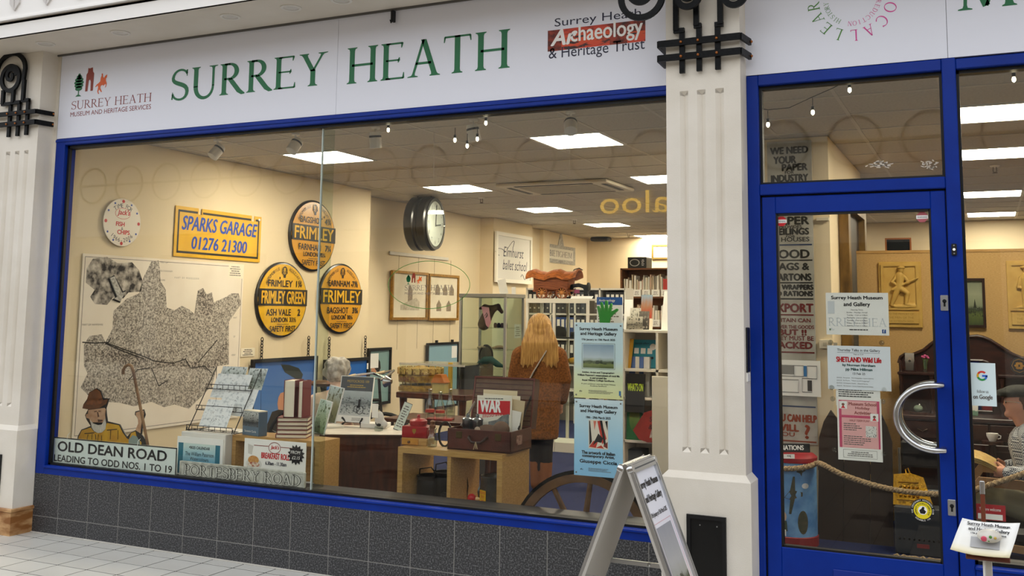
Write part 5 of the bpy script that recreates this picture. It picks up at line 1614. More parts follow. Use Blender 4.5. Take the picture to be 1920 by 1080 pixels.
# ================================================================ carousel in a case, its table, bicycle
KZ=.76
a,b=atz(752,738,KZ),atz(868,740,KZ)
ky=2.85
a,b=at(742,738,ky),at(872,738,ky)
KZ=(a.z+b.z)/2
kt=T('display_table','dark wooden table carrying the model carousel in its glass case','table',((a.x+b.x)/2,ky+.3,0))
hw=(b.x-a.x)/2
MB().box(-hw,hw,-.3,.3,KZ-.05,KZ,.006).build('table_top',m_dkwood,kt)
for sx in (-1,1):
    for sy in (-1,1): MB().lathe([(.03,0),(.022,.1),(.03,.3),(.022,.5),(.035,KZ-.05)],12,(sx*(hw-.05),sy*.25,0)).build('leg',m_dkwood,kt,True)
p=at(788,733,ky+.3)
ct_=T('model_carousel','gold model fairground carousel with lettered canopy','model',(p.x,ky+.3,KZ))
m_gld=M('gold_fairground_paint','c79a35',.4,.2,col2='8a6320',ns=24)
top=at(788,693,ky+.1).z-KZ
R_=(at(824,700,ky+.3).x-at(753,700,ky+.3).x)/2
MB().lathe([(R_,0),(R_,.03),(R_*.94,.035),(R_*.94,.05)],28).build('deck',m_gld,ct_)
MB().lathe([(R_*1.0,top-.12),(R_*1.02,top-.06),(R_*.99,top-.055),(R_*.97,top-.0),(R_*.3,top+.01),(.01,top+.03)],28).build('canopy',m_gld,ct_)
for i in range(18):
    an=2*PI*i/18
    MB().box(-R_*.15,R_*.15,-.012,0,top-.05,top+.01,.004).build('rounding_board',M('cream_gold_board','d9b868',.5,col2='7a4a20',ns=50),ct_,loc=(R_*1.0*math.sin(an),-R_*1.0*math.cos(an),0),rz=an)
txt(ct_,'RIDE ALL',0,top-.105,.035,m_brown,w=R_*.9,y=-R_*1.03)
for i in range(16):
    an=2*PI*i/16; x,y=R_*.82*math.cos(an),R_*.82*math.sin(an)
    MB().tube([(x,y,.04),(x,y,top-.1)],.005,6).build('pole',M('brass_pole','c9a653',.3,.8),ct_)
    MB().ball((x,y,.12),(.035,.015,.028),8,6).ball((x+.03,y,.155),(.012,.01,.022),6,5).build('horse',M('painted_horse','8d7a5a',.5,col2='c9b58a',ns=30),ct_)
MB().lathe([(R_*.25,.04),(R_*.25,top-.1)],16).build('centre_drum',M('mirrored_drum','7a5a34',.3,.3),ct_)
gc=T('glass_case','clear glass display case over the model carousel','case',(kt.location.x,ky+.3,KZ))
zt=at(760,683,ky).z-KZ
bx=MB()
for (x0_,x1_,y0_,y1_) in ((-hw+.02,hw-.02,-.28,-.276),(-hw+.02,hw-.02,.276,.28),(-hw+.02,-hw+.024,-.28,.28),(hw-.024,hw-.02,-.28,.28)):
    MB().box(x0_,x1_,y0_,y1_,0,zt).build('glass_side',m_clear,gc)
MB().box(-hw+.02,hw-.02,-.28,.28,zt,zt+.005).build('glass_top',m_clear,gc)
frame(gc,'rim',-hw+.018,hw-.018,zt-.006,zt+.012,.008,M('pale_case_rim','b9b2a4',.4),-.276,.006)
q=at(836,730,ky+.22)
t=T('toy_tent','small orange roofed stall model in the glass case','model',(q.x,ky+.12,KZ))
MB().box(-.06,.06,-.04,.04,0,.09).build('stall',M('pale_stall','c9b070',.6),t)
MB().prism([(-.07,.09),(.07,.09),(.03,.16),(-.03,.16)],-.05,.05).build('orange_roof',M('orange_roof','d2752c',.5),t)
MB().box(.02,.05,.1,.13,0,.26).build('chimney',M('yellow_post','c7a13a',.5),t)
# bicycle behind the desk
bx0=at(715,700,2.6)
bi=T('bicycle','old black bicycle with swept chrome handlebars behind the desk','bicycle',(bx0.x+.05,2.52,0),.1)
Hb=bx0.z
m_tyre=M('black_tyre','141312',.7)
for xx in (-.80,.05):
    MB().tube([(xx+.30*math.cos(i*PI/16),0,.32+.30*math.sin(i*PI/16)) for i in range(32)],.016,8,closed=True).build('wheel_tyre',m_tyre,bi,True)
    sp=MB()
    for i in range(16): sp.tube([(xx,0,.32),(xx+.29*math.cos(i*PI/8),0,.32+.29*math.sin(i*PI/8))],.0012,4)
    sp.build('spokes',m_alu,bi)
fr_=MB().tube([(.05,0,.32),(.0,0,Hb-.25),(-.02,0,Hb-.04)],.013,8).tube([(-.01,0,Hb-.28),(-.42,0,.30)],.015,8).tube([(-.0,0,Hb-.22),(-.55,0,Hb-.25)],.014,8).tube([(-.42,0,.30),(-.58,0,Hb-.12)],.014,8).tube([(-.42,0,.3),(-.80,0,.32),(-.55,0,Hb-.26)],.01,8)
fr_.build('bike_frame',m_black,bi,True)
MB().tube([(-.18,-.26,Hb-.02),(-.1,-.27,Hb),(.02,-.2,Hb+.02),(.04,0,Hb-.03),(.02,.2,Hb+.02),(-.1,.27,Hb),(-.18,.26,Hb-.02)],.011,8).tube([(0,0,Hb-.05),(.04,0,Hb-.03)],.012,8).build('handlebar',m_chrome,bi,True)
for s_ in (-1,1): MB().tube([(-.18,.26*s_,Hb-.02),(-.10,.27*s_,Hb-.0)],.016,10).build('grip',M('cream_grip','cdb792',.6),bi,True)
MB().ball((-.58,0,Hb-.10),(.12,.08,.03),12,8).build('saddle',M('tan_saddle','5e3a22',.5),bi,True)
MB().tube([(.08,-.2,Hb-.02),(-.06,-.24,Hb-.05)],.006,6).build('brake_lever',m_chrome,bi)
MB().lathe([(.02,0),(.05,-.05),(.052,-.06),(.002,-.055)],16,(.1,0,Hb-.06),'x').build('head_lamp',m_chrome,bi,True)
MB().box(-.02,.02,-.305,-.303,Hb-.14,Hb-.04).build('pennant_tag',M('union_red_tag','b8504a',.6),bi)

# ================================================================ tall glass cabinet by the pier
cyb=3.55
a,b=at(863,558,cyb),at(946,557,cyb)
gb=T('glass_display_cabinet','tall glass cabinet with aluminium posts left of the blonde woman','cabinet',((a.x+b.x)/2,cyb+.22,0))
hw=(b.x-a.x)/2; zt=(a.z+b.z)/2
for sx in (-1,1):
    for sy in (-1,1): MB().box(sx*hw-.011,sx*hw+.011,sy*.2-.011,sy*.2+.011,.0,zt).build('post',m_alu,gb)
MB().box(-hw-.015,hw+.015,-.22,.22,zt-.0,zt+.035,.003).build('top_cap',M('grey_cabinet_cap','8b8880',.5),gb)
MB().box(-hw-.012,hw+.012,-.21,.21,0,.25,.003).build('base',M('grey_cabinet_base','6b6862',.5),gb)
for sx in (-1,1): MB().box(sx*hw-.003,sx*hw+.003,-.19,.19,.25,zt).build('glass_side',m_clear,gb)
MB().box(-hw+.012,hw-.012,-.203,-.198,.25,zt).build('glass_front',m_clear,gb)
MB().box(-hw+.012,hw-.012,.196,.202,.25,zt).build('back_glass',thin_glass('greenish_glass','e3eeea',.6),gb)
zs=[at(900,py,cyb+.1).z for py in (614,655,690,730)]
for z in zs: MB().box(-hw+.01,hw-.01,-.19,.19,z-.006,z).build('glass_shelf',m_clear,gb)
gx=gb.location.x; gy=gb.location.y
t=T('stuffed_branch','gnarled brown driftwood figure with a pink printed ribbon in the glass cabinet','figure',(gx-.03,gy,zs[0]))
remesh(limb(limb(MB(),[(-.06,0,.03),(-.03,0,.1),(.02,0,.17),(.09,0,.20),(.13,.0,.15)],[.06,.055,.045,.03,.02]),[(.02,0,.17),(-.05,0,.2),(-.10,0,.18)],[.035,.025,.015]),'driftwood',M('driftwood_brown','5c4632',.8,col2='3c2d20',ns=20),t,.01,2)
MB().prism([(-.05,.20),(.03,.19),(.055,.05),(.03,.0),(.005,.02),(-.02,.1)],-.08,-.075).build('pink_ribbon',M('pink_ribbon','d79aa8',.6,col2='c98494',ns=10),t)
MB().tube([(-.01,-.082,.11),(.01,-.082,.14),(.02,-.082,.11),(0,-.082,.09),(.02,-.082,.13)],.003,5).build('ribbon_print',m_ink,t)
t=T('dark_trinket','row of small dark pots on the top glass shelf of the cabinet','pots',(gx+.11,gy-.05,zs[0]))
for i in range(4): MB().lathe([(.016,0),(.018,.03),(.012,.04),(.014,.045)],12,(-.05+.036*i,0,0)).build('pot',m_iron if i % 2 else m_oldm,t,True)
for (z,cc_,lab) in ((zs[1],'c4b49a','pale fossils and cards on the second glass shelf'),(zs[1],'a89878','tan pottery sherds on the second glass shelf')):
    k=0 if cc_ == 'c4b49a' else 1
    o=remesh(MB().ball((0,0,.02),(.05,.03,.02)).ball((.05,.01,.015),(.03,.03,.016)).ball((-.05,0,.012),(.03,.02,.014)),'fossil_group',M('stone_%d' % k,cc_,.8,col2='8d7a5c',ns=30),None,.008,1)
    o.location=(gx-.09+.16*k,gy+.02,z); tag(o,lab,'stones')
t=T('oval_mirror','dark oval hand mirror standing on the third glass shelf','mirror',(gx-.06,gy,zs[2]))
MB().lathe([(.07,.004),(.078,.0),(.07,-.006),(.06,-.004)],24,(0,0,.11),'y',1.0,1.4).build('rim',m_black,t,True)
MB().lathe([(.062,-.004),(.06,-.005)],24,(0,0,.11),'y',1.0,1.4).build('mirror_glass',M('grey_mirror','77756f',.1,.9),t)
o=remesh(limb(MB(),[(-.13,0,.03),(-.05,0,.075),(.01,0,.08),(.08,0,.04),(.14,0,.02)],[.02,.035,.035,.03,.012]),'teal_slipper',M('dark_teal_cloth','1d4a48',.7),None,.008,2)
o.location=(gx+.03,gy-.1,zs[2]); tag(o,'curved dark teal cloth ornament on the third glass shelf','ornament')
o=MB().box(-.16,.16,-.05,.05,0,.12,.004).build('brown_box',M('brown_card_box','4c3a2c',.7)); o.location=(gx,gy,zs[3]); tag(o,'brown box with cards on the lowest glass shelf of the cabinet','box')
for k in range(2):
    o=sheet('leaning_leaflet',('white leaflet leaning on top of the glass cabinet','smaller white card on top of the glass cabinet')[k],'leaflet',(gx+.10+.10*k,gy+.05,zt+.036),.08-.04*k,.15-.08*k,m_paper,t=.004,rot=(-.2,-.25+.2*k,.3))

# ================================================================ blonde woman seen from behind
wp=Vector((at(1010,800,3.06).x,3.06,0))
wm=T('person','standing woman with long blonde hair in a brown fleece coat, seen from behind','person',wp,math.radians(25))
HW=1.475
b_=MB()
zh=HW-.12
b_.ball((0,0,zh),(.075,.088,.11)); limb(b_,[(0,.0,zh-.08),(0,0,zh-.2)],[.05,.055])
limb(b_,[(-.12,0,1.15),(.12,0,1.15)],[.07,.07])
b_.ball((0,0,1.0),(.15,.11,.22)); b_.ball((0,0,.80),(.15,.12,.2))
for x,y in ((-.02,.03),(.065,-.02)): limb(b_,[(x,y,.75),(x,y,.36),(x,y,.17)],[.085,.06,.052])
remesh(b_,'body',M('black_leggings','17161a',.7),wm,.014)
f_=MB()
for x,y in ((-.02,.03),(.065,-.02)): limb(f_,[(x,y,.235),(x,y,.05)],[.056,.046]); limb(f_,[(x,y,.04),(x-.005,y+.13,.03)],[.04,.03])
remesh(f_,'tan_boots',M('tan_suede','8a5636',.8),wm,.010)
c_=MB()
c_.lathe([(.02,.43),(.165,.432),(.17,.46),(.178,.6),(.186,.75),(.19,.9),(.192,1.0),(.19,1.08),(.175,1.15),(.13,1.2),(.07,1.235),(.02,1.24)],28,sy=.72)
limb(c_,[(-.14,0,1.14),(0,0,1.19),(.14,0,1.14)],[.075,.08,.075])
limb(c_,[(-.165,0,1.13),(-.205,.03,.95),(-.16,.13,.82)],[.074,.066,.055]); limb(c_,[(.165,0,1.13),(.215,.02,.93),(.20,.10,.76)],[.074,.066,.055])
remesh(c_,'fleece_coat',M('brown_teddy_fleece','8a5422',.95,col2='623a15',ns=60,bump=1.0,bs=160),wm,.012,5)
for s_ in (-1,1):
    hd_=MB(); x=.165*s_+.02; y0=.17 if s_ < 0 else .12; z0=.79 if s_ < 0 else .71
    hd_.ball((x,y0,z0),(.03,.038,.042))
    for k in range(4): limb(hd_,[(x-.02+.013*k,y0+.02,z0-.02),(x-.02+.013*k,y0+.04,z0-.06),(x-.018+.013*k,y0+.03,z0-.085+.008*abs(k-1.5))],[.009,.009,.008],8)
    limb(hd_,[(x-.025*s_,y0+.02,z0),(x-.04*s_,y0+.04,z0-.04)],[.01,.009],8)
    remesh(hd_,'hand',M('fair_skin','d3a184',.5),wm,.006,2)
hr=MB()
hr.ball((0,-.01,zh+.02),(.105,.115,.115),22,16)
for z,rx in ((zh-.03,.122),(zh-.09,.138),(zh-.15,.148),(zh-.21,.155),(zh-.26,.15)): hr.ball((0,-.045,z),(rx,.085,.08),20,12)
for i in range(24):
    x=-.15+.30*i/23; hr.tube([(x*.55,-.09,zh+.04),(x*.92,-.128,zh-.12),(x*1.02,-.122,zh-.30-.03*math.sin(i*2.1))],[.012,.02,.010],8)
remesh(hr,'blonde_hair',M('blonde_hair_strands','c79a55',.5,col2='8f642f',ns=14,stretch=(9,3,.6),bump=.6,bs=30),wm,.008,2)
MB().tube([(.10,.03,1.22),(.05,-.13,1.16),(-.05,-.155,1.0),(-.14,-.135,.82),(-.20,-.02,.72)],.02,sq=(.008,.05),up=(0,-1,.3)).build('bag_strap',M('pale_grey_webbing','a59c92',.6),wm)
limb_=MB().tube([(-.24,-.02,.74),(-.25,.05,.6)],.05,10)
o=remesh(MB().ball((-.21,.08,.66),(.05,.10,.12)),'shoulder_bag',M('dark_bag','2f2a2a',.5),wm,.015,2)
# ================================================================ back of the shop, left half
m_wl=M('white_laminate_shelf','dcd7cc',.5)
YS=8.0
a,b=at(988,540,YS),at(1172,540,YS)
zt=(a.z+b.z)/2; w_=b.x-a.x
us=T('binder_shelves','white shelving full of dark lever arch files at the back','shelf unit',((a.x+b.x)/2,YS,0))
NC=4
for i in range(NC+1): MB().box(-w_/2+w_*i/NC-.012,-w_/2+w_*i/NC+.012,0,.32,0,zt).build('upright',m_wl,us)
lv=[zt-.015-.345*k for k in range(5)]
for z in lv: MB().box(-w_/2,w_/2,0,.32,z-.012,z+.012).build('shelf',m_wl,us)
MB().box(-w_/2,w_/2,.315,.32,0,zt).build('back_panel',M('grey_back','8d867a',.8),us)
m_bd=[M('charcoal_file','24252a',.5),M('black_file','17171a',.5),M('blue_file','1f3f7a',.5),M('slate_file','3a3f48',.5)]
lbl=M('file_label','e6e2d8',.6)
bw=.064
bmesh_=MB().box(-bw/2+.001,bw/2-.001,0,.27,0,.29)
rnd=random.Random(5)
cnt=0
U_='zeroth first second third fourth fifth sixth seventh eighth ninth tenth eleventh twelfth thirteenth fourteenth fifteenth sixteenth seventeenth eighteenth nineteenth'.split()

def nth(n):
    if n < 20: return U_[n]
    tn=('','','twent','thirt','fort','fift','sixt')[n // 10]
    return tn+'ieth' if n % 10 == 0 else tn+'y-'+U_[n % 10]

for k in range(1,4):
    for c in range(NC):
        x=-w_/2+w_*c/NC+.014
        while x+bw <-w_/2+w_*(c+1)/NC-.012:
            if rnd.random() < .93:
                kk=2 if (k == 2 and c == 1) else rnd.choice((0,0,1,3))
                wx_=us.location.x+x+bw/2
                o=MB().box(-bw/2+.001,bw/2-.001,0,.27,0,.29).build('lever_arch_file',m_bd[kk]); o.location=(wx_,YS+.02,lv[k]+.013)
                tag(o,'%s lever arch file, %s from the left on the %s back shelf' % (('charcoal','black','blue','slate')[kk],nth(1+int((x+w_/2)/.066)),('','upper','middle','lower')[k]),'file','lever arch files on the back shelves')
                MB().box(-bw*.32,bw*.32,-.0015,0,.15,.26).build('spine_label',lbl,o)
                MB().lathe([(.012,0),(.012,-.003),(.008,-.003)],12,(0,0,.07),'y').build('finger_ring',m_alu,o)
                cnt += 1
            x += bw+.002
# second glass cabinet in front
YG=5.3
a,b=at(988,563,YG),at(1101,563,YG)
zt=(a.z+b.z)/2; hw=(b.x-a.x)/2
gb=T('glass_counter_cabinet','wide white framed glass cabinet behind the blonde woman','cabinet',((a.x+b.x)/2,YG+.22,0))
m_wf=M('pale_cabinet_frame','d5cfc2',.45)
for x in (-hw,-.0-hw*.1,hw):
    for sy in (-1,1): MB().box(x-.014,x+.014,sy*.2-.014,sy*.2+.014,0,zt).build('post',m_wf,gb)
MB().box(-hw-.016,hw+.016,-.216,.216,zt,zt+.02).box(-hw-.016,hw+.016,-.22,-.19,zt-.03,zt).build('top_frame',m_wf,gb)
for sx in (-1,1): MB().box(sx*hw-.003,sx*hw+.003,-.18,.18,.1,zt).build('glass_side',m_clear,gb)
MB().box(-hw,hw,-.2,-.196,.1,zt-.03).build('glass_front',m_clear,gb)
MB().box(-hw,hw,-.2,.2,.0,.1).build('base',m_wf,gb)
zs=[at(1060,py,YG).z for py in (635,683,760)]
for z in zs: MB().box(-hw+.02,hw-.02,-.19,.19,z-.006,z).build('glass_shelf',m_clear,gb)
gx,gy=gb.location.x,gb.location.y
for k,(pxx,z,lab) in enumerate(((1047,zs[0],'black bowler hat on the upper shelf of the wide cabinet'),(1080,zs[0],'small black camera on the upper shelf of the wide cabinet'))):
    q=at(pxx,625,gy)
    if k == 0:
        o=MB().lathe([(.16,0),(.165,.008),(.09,.015),(.09,.03),(.095,.07),(.07,.12),(.002,.135)],24,sy=.8).build('bowler_hat',M('black_felt','121110',.8),None,True)
        MB().lathe([(.0925,.016),(.094,.035)],24,sy=.8).build('hat_band',m_black,o)
    else:
        o=MB().box(-.06,.06,-.03,.03,0,.07,.005).build('camera_body',m_black)
        MB().lathe([(.025,0),(.025,-.05),(.02,-.05)],16,(0,-.03,.035),'y').build('lens',m_iron,o); o.name='old_camera'
    o.location=(q.x,gy,z); tag(o,lab,'hat' if k == 0 else 'camera')
q=at(1051,655,gy)
o=T('stack_of_boxes','stack of pale round boxes below the bowler hat','boxes',(q.x,gy-.05,zs[1]))
for i in range(3): MB().lathe([(.09-.012*i,0),(.09-.012*i,.04),(.085-.012*i,.045)],20,(0,0,.046*i)).build('round_box',M('pale_round_box','b9b2a6',.6),o)
for k in range(2):
    q=at(1046+14*k,683,gy)
    o=sheet('silver_picture',('small silver double photo frame, left leaf','small silver double photo frame, right leaf')[k],'frame',(q.x,gy-.12,zs[1]),.10,.15,M('black_photo_mount','2a2a2c',.5),t=.01,rot=(-.15,0,.15-.3*k))
    frame(o,'silver_edge',-.05,.05,0,.15,.008,m_alu,0,.004)
o=remesh(MB().ball((0,0,.03),(.12,.06,.04)).ball((.06,0,.04),(.06,.05,.04)),'yellow_wool',M('ochre_wool','b98a2c',.9,bump=1,bs=60),None,.012,2)
q=at(1090,680,gy); o.location=(q.x-.05,gy-.02,zs[1]); tag(o,'ochre yellow knitted bundle on the middle cabinet shelf','wool')
o=remesh(MB().ball((0,0,.05),(.1,.08,.06)).ball((.1,0,.04),(.06,.07,.05)),'dark_bundle',M('dark_bundle','37302b',.8),None,.014,2)
q=at(1085,745,gy); o.location=(q.x,gy,zs[2]); tag(o,'dark leather bundle on the lowest cabinet shelf','bundle')

# gypsy caravan model
q=at(1030,560,YG+.15)
zc_=zt+.021
cv=T('model_caravan','wooden model gypsy caravan with a ragged straw roof','model',(q.x+.03,gy,zc_))
m_cw=M('reddish_wood_planks','8a4a24',.55,col2='6b3518',ns=12,stretch=(1,1,8))
H=at(1030,506,gy).z-zc_
bl_=.21
MB().prism([(-bl_,.30*H),(bl_*.9,.30*H),(bl_*1.02,.72*H),(-bl_*1.02,.72*H)],-.1,.1).build('plank_body',m_cw,cv)
rf=[]
for i in range(13):
    a_=PI*i/12; rf.append((-.13*math.cos(a_),.68*H+.30*H*math.sin(a_)))
mb=MB(); n=0
N=9
for j in range(N):
    x=-.30+.6*j/(N-1); zo=.02*math.sin(j*1.7)
    for (y,z) in rf: mb.v.append((x,y,z+zo))
for j in range(N-1):
    for i in range(12): mb.f.append((j*13+i,j*13+i+1,(j+1)*13+i+1,(j+1)*13+i))
o=mb.build('straw_roof',M('orange_straw_roof','b8672a',.8,col2='7e4318',ns=20,stretch=(1,6,1),bump=.6,bs=60),cv)
sd=o.modifiers.new('t','SOLIDIFY'); sd.thickness=.02
for (x,y) in ((-.1,-.12),(.14,-.12),(-.1,.12),(.14,.12)):
    R_=.19*H
    MB().tube([(x+R_*math.cos(i*PI/12),y,R_+R_*math.sin(i*PI/12)) for i in range(24)],.010,6,closed=True).build('wheel_rim',m_cw,cv)
    s_=MB()
    for i in range(10): s_.tube([(x,y,R_),(x+R_*math.cos(i*PI/5),y,R_+R_*math.sin(i*PI/5))],.005,5)
    s_.ball((x,y,R_),.02,8,6); s_.build('spokes',M('ochre_spokes','b9783a',.6),cv)
MB().box(-.24,.24,-.06,.06,.24*H,.30*H).build('chassis',m_cw,cv)
for i in range(6): MB().box(-bl_*.95,bl_*.95,-.104,-.1,.32*H+i*.065*H,.37*H+i*.065*H).build('plank',m_cw,cv)
MB().tube([(.22,0,.9*H),(.24,0,1.0*H),(.30,0,1.05*H),(.34,0,.98*H)],.006,6).build('wire_hook',m_wire,cv)
# black sewing machines / cameras on top right of the cabinet
q=at(1085,556,gy)
t=T('sewing_machine','small black cast iron sewing machine on top of the wide cabinet','machine',(q.x,gy,zc_))
MB().box(-.12,.12,-.05,.05,0,.02).build('bed',m_iron,t)
remesh(limb(limb(MB(),[(.09,0,.02),(.08,0,.13),(.0,0,.15),(-.08,0,.14)],[.03,.028,.024,.022]),[(-.08,0,.14),(-.085,0,.06)],[.022,.014]),'arm',m_iron,t,.008,2)
MB().lathe([(.05,0),(.05,.015),(.03,.02)],18,(.11,0,.13),'x').build('hand_wheel',m_iron,t,True)
MB().box(-.03,.03,-.052,-.05,.06,.10).build('red_transfer',M('plum_transfer','7d2450',.5),t)
q=at(1087,560,YG)
o=sheet('shelf_card','white card lying on the front edge of the wide cabinet','card',(q.x,YG+.04,zc_+.0),.25,.05,m_paper,t=.004,rot=(-1.0,0,0))

# info board with a green hand in front
YI=4.4
a,b=at(1119,557,YI),at(1167,556,YI)
t=T('information_board','white information board with a blue heading above the poster','board',((a.x+b.x)/2,YI,0)); w_=b.x-a.x
MB().box(-w_/2,w_/2,0,.02,.7,a.z,.003).build('board',M('pale_blue_board','d3d9de',.5),t)
for sx in (-.3,.3): MB().box(sx*w_-.012,sx*w_+.012,.005,.03,0,.7).box(sx*w_-.012,sx*w_+.012,-.14,.16,0,.02).build('leg',m_alu,t)
patch(t,'blue_heading',-w_/2,w_/2,a.z-.075,a.z,M('royal_blue_print','1d4f96',.5),-.001)
lines(t,-w_*.44,w_*.44,a.z-.5,a.z-.1,16,m_grey_ink,-.001,cen=False)
txt(t,'Archaeology',-w_*.1,a.z-.05,.03,m_white,y=-.002)
p=at(1134,608,4.1)
t=T('green_hand','flat bright green hand shape on a stick above the poster','hand sign',(p.x,4.1,0))
m_gh=M('bright_green_foam','2e8f3c',.6)
sc_=(at(1134,563,4.1).z-p.z)/1.0; z0=p.z
hp=MB(); hand=[(-.20,0),(.20,0),(.26,.28),(.40,.42),(.56,.55),(.60,.62),(.54,.66),(.36,.56),(.27,.50),(.33,.80),(.31,.88),(.25,.86),(.15,.52),(.13,.95),(.07,1.0),(.02,.95),(.01,.53),(-.10,.90),(-.16,.93),(-.19,.87),(-.12,.5),(-.26,.76),(-.33,.76),(-.33,.69),(-.26,.40),(-.22,.2)]
hp.prism([(x*sc_,z0+y*sc_) for x,y in hand],-.012,.012).build('hand_shape',m_gh,t)
MB().box(-.012,.012,.012,.03,0,z0+.1).box(-.12,.12,-.1,.12,0,.02).build('stick',m_oak,t)

# white leaflet shelves behind the right of the window
YL=4.3
a,b=at(1169,618,YL),at(1275,618,YL)
zt=a.z; w_=b.x-a.x
lx=(a.x+b.x)/2
ls=T('leaflet_shelves','white shelf unit of leaflets and souvenirs behind the posters','shelf unit',(lx,YL,0))
zsh=[zt,at(1200,692,YL).z,at(1200,745,YL).z,at(1200,826,YL).z,.08]
for z in zsh: MB().box(-w_/2,w_/2,0,.35,z-.025,z,.002).build('shelf',m_wl,ls)
for x in (-w_/2,at(1232,700,YL).x-lx,w_/2): MB().box(x-.012,x+.012,0,.35,0,zt-.025).build('upright',m_wl,ls)
MB().box(-w_/2,w_/2,.34,.35,0,zt-.025).build('back_panel',m_wl,ls)

def stand_card(name,label,cat,pl,pr,pt,Y,zb,mat,tilt=-.15,rz=0.0,t=.006):
    a,b=at(*pl,Y),at(*pr,Y); h=at(pl[0],pt,Y).z-zb
    return sheet(name,label,cat,((a.x+b.x)/2,Y,zb),b.x-a.x,h,mat,t=t,rot=(tilt,0,rz)),b.x-a.x,h

ph=[pic('sepia_street_photo',[(0,'8d8678'),(.4,'6b665c'),(.6,'a9a294'),(1,'c9c3b4')],5,.2,blot='3c3934',bscale=7),pic('dark_portrait_photo',[(0,'2a2826'),(.5,'4a4642'),(1,'6b655c')],4,.25,blot='8d857a',bscale=4)]
stand_card('photo_postcard','sepia street photograph card leaning at the front of the white shelf','postcard',(1174,616),(1204,616),593,YL+.05,zt,ph[0])
stand_card('photo_postcard','dark portrait photograph card beside the sepia street card','postcard',(1197,614),(1216,614),583,YL+.12,zt,ph[1])
stand_card('photo_postcard','pale building photograph card behind the sepia street card','postcard',(1180,612),(1200,612),577,YL+.16,zt,pic('pale_building_photo',[(0,'8a877c'),(.5,'b9b4a4'),(1,'d3cfc2')],5,.2,blot='55524a',bscale=8))
stand_card('photo_postcard','colour card of a figure in red on the back of the white shelf','postcard',(1200,612),(1221,612),552,YL+.26,zt,pic('red_sari_photo',[(0,'6a5a44'),(.4,'a8422c'),(.7,'9a6a4a'),(1,'7f97a8')],4,.2))
stand_card('green_leaflet','white leaflet with a green header at the left of the white shelf','leaflet',(1169,614),(1184,614),561,YL+.22,zt,m_paper)
stand_card('picture_edge','white mounted picture leaning at the right end of the white shelf','picture',(1236,617),(1262,617),545,YL+.08,zt,m_paper,-.12,-.5)
stand_card('cream_leaflets','small stack of pale leaflets beside the dark portrait card','leaflet',(1217,616),(1223,616),597,YL+.06,zt,m_cream_paper)
z1_=zsh[1]
o,w1_,h1_=stand_card('special_offer_poster','turquoise special offer board with badges in the shelf unit','board',(1184,690),(1229,690),636,YL+.2,z1_,M('turquoise_print','2f8fa6',.5))
txt(o,'Special offers',-w1_*.1,h1_*.82,h1_*.09,m_navy,w=w1_*.6)
for k in range(3): patch(o,'badge_card',-w1_*.42+.28*k*w1_,-w1_*.22+.28*k*w1_,h1_*.5,h1_*.7,m_paper,-.001);
poly(o,'round_print',ell(w1_*.36,h1_*.75,w1_*.13,w1_*.13,18),m_paper,-.0014)
patch(o,'dark_glasses',w1_*.1,w1_*.4,h1_*.32,h1_*.40,m_ink,-.001)
stand_card('yellow_leaflet','curled yellow leaflet at the left of the turquoise board','leaflet',(1170,690),(1183,690),634,YL+.1,z1_,M('yellow_leaflet_print','c99a34',.5),-.2,-.3)
z2_=zsh[2]
o,w1_,h1_=stand_card('blue_book','blue book with a pale spine standing in the shelf unit','book',(1169,742),(1205,742),668,YL+.12,z2_,M('cornflower_blue_cover','5a78b8',.5),-.05,0,.03)
patch(o,'pale_spine',w1_*.1,w1_*.3,0,h1_,m_paper,-.001)
stand_card('white_booklets','white booklets packed right of the blue book','booklet',(1205,742),(1217,742),669,YL+.14,z2_,m_paper,-.05,0,.05)
o,w1_,h1_=stand_card('whats_on_leaflets',"black leaflet holder reading WHAT'S ON",'leaflet',(1172,752),(1208,752),700,YL-.03,zsh[3]+.26,m_black,-.1)
txt(o,"WHAT'S ON",0,h1_*.55,h1_*.2,M('yellow_green_print','b9d23a',.5),w=w1_*.8,y=-.001,bold=.001)
MB().box(-w1_/2,w1_/2,.006,.10,0,.02).build('holder_shelf',m_black,o)
z3_=zsh[3]
o,w1_,h1_=stand_card('green_guide','green guide book titled Camberley with an oval picture','book',(1174,822),(1203,822),732,YL+.01,z3_,M('bottle_green_cover','1f6b3c',.45),-.1)
poly(o,'oval_picture',ell(0,h1_*.45,w1_*.34,h1_*.28,24),pic('oval_tree_print',[(0,'3d6b2c'),(1,'7a8f3a')],4,.3),-.001)
txt(o,'Camberley',0,h1_*.85,h1_*.07,m_white,w=w1_*.6)
# red shopping bag
p=at(1222,822,YL-.02)
t=T('cloth_bag','red cloth bag printed SEW AND SAVE leaning on the shelf unit','bag',(p.x,YL-.06,z3_))
s3_=(at(1222,754,YL).z-z3_)
rb=MB().prism([(-.16,.28*s3_),(-.10,.06*s3_),(-.02,0),(.2,.02*s3_),(.22,s3_),(-.05,.75*s3_)],-.03,.03)
rb.build('red_cloth',M('brick_red_cloth','9c2f2a',.7,col2='86241f',ns=8),t)
poly(t,'white_print',[(.0,.12*s3_),(.17,.1*s3_),(.19,.5*s3_),(.05,.62*s3_)],M('grey_white_print','c9bfb6',.6,col2='8a6a66',ns=60),-.031)
txt(t,'SEW',.06,.5*s3_,.045,m_ink,y=-.033,rot=-.2); txt(t,'& SAVE',.09,.3*s3_,.045,m_ink,y=-.033,rot=-.15)
o=MB().box(-.11,.11,-.1,.1,0,.13,.004).build('grey_tray',M('grey_letter_tray','4e5358',.5)); p=at(1190,820,YL+.2); o.location=(p.x,YL+.2,zsh[4]); tag(o,'grey letter tray low in the leaflet shelf unit','tray')
a,b=at(1222,705,3.85),at(1247,850,3.85)
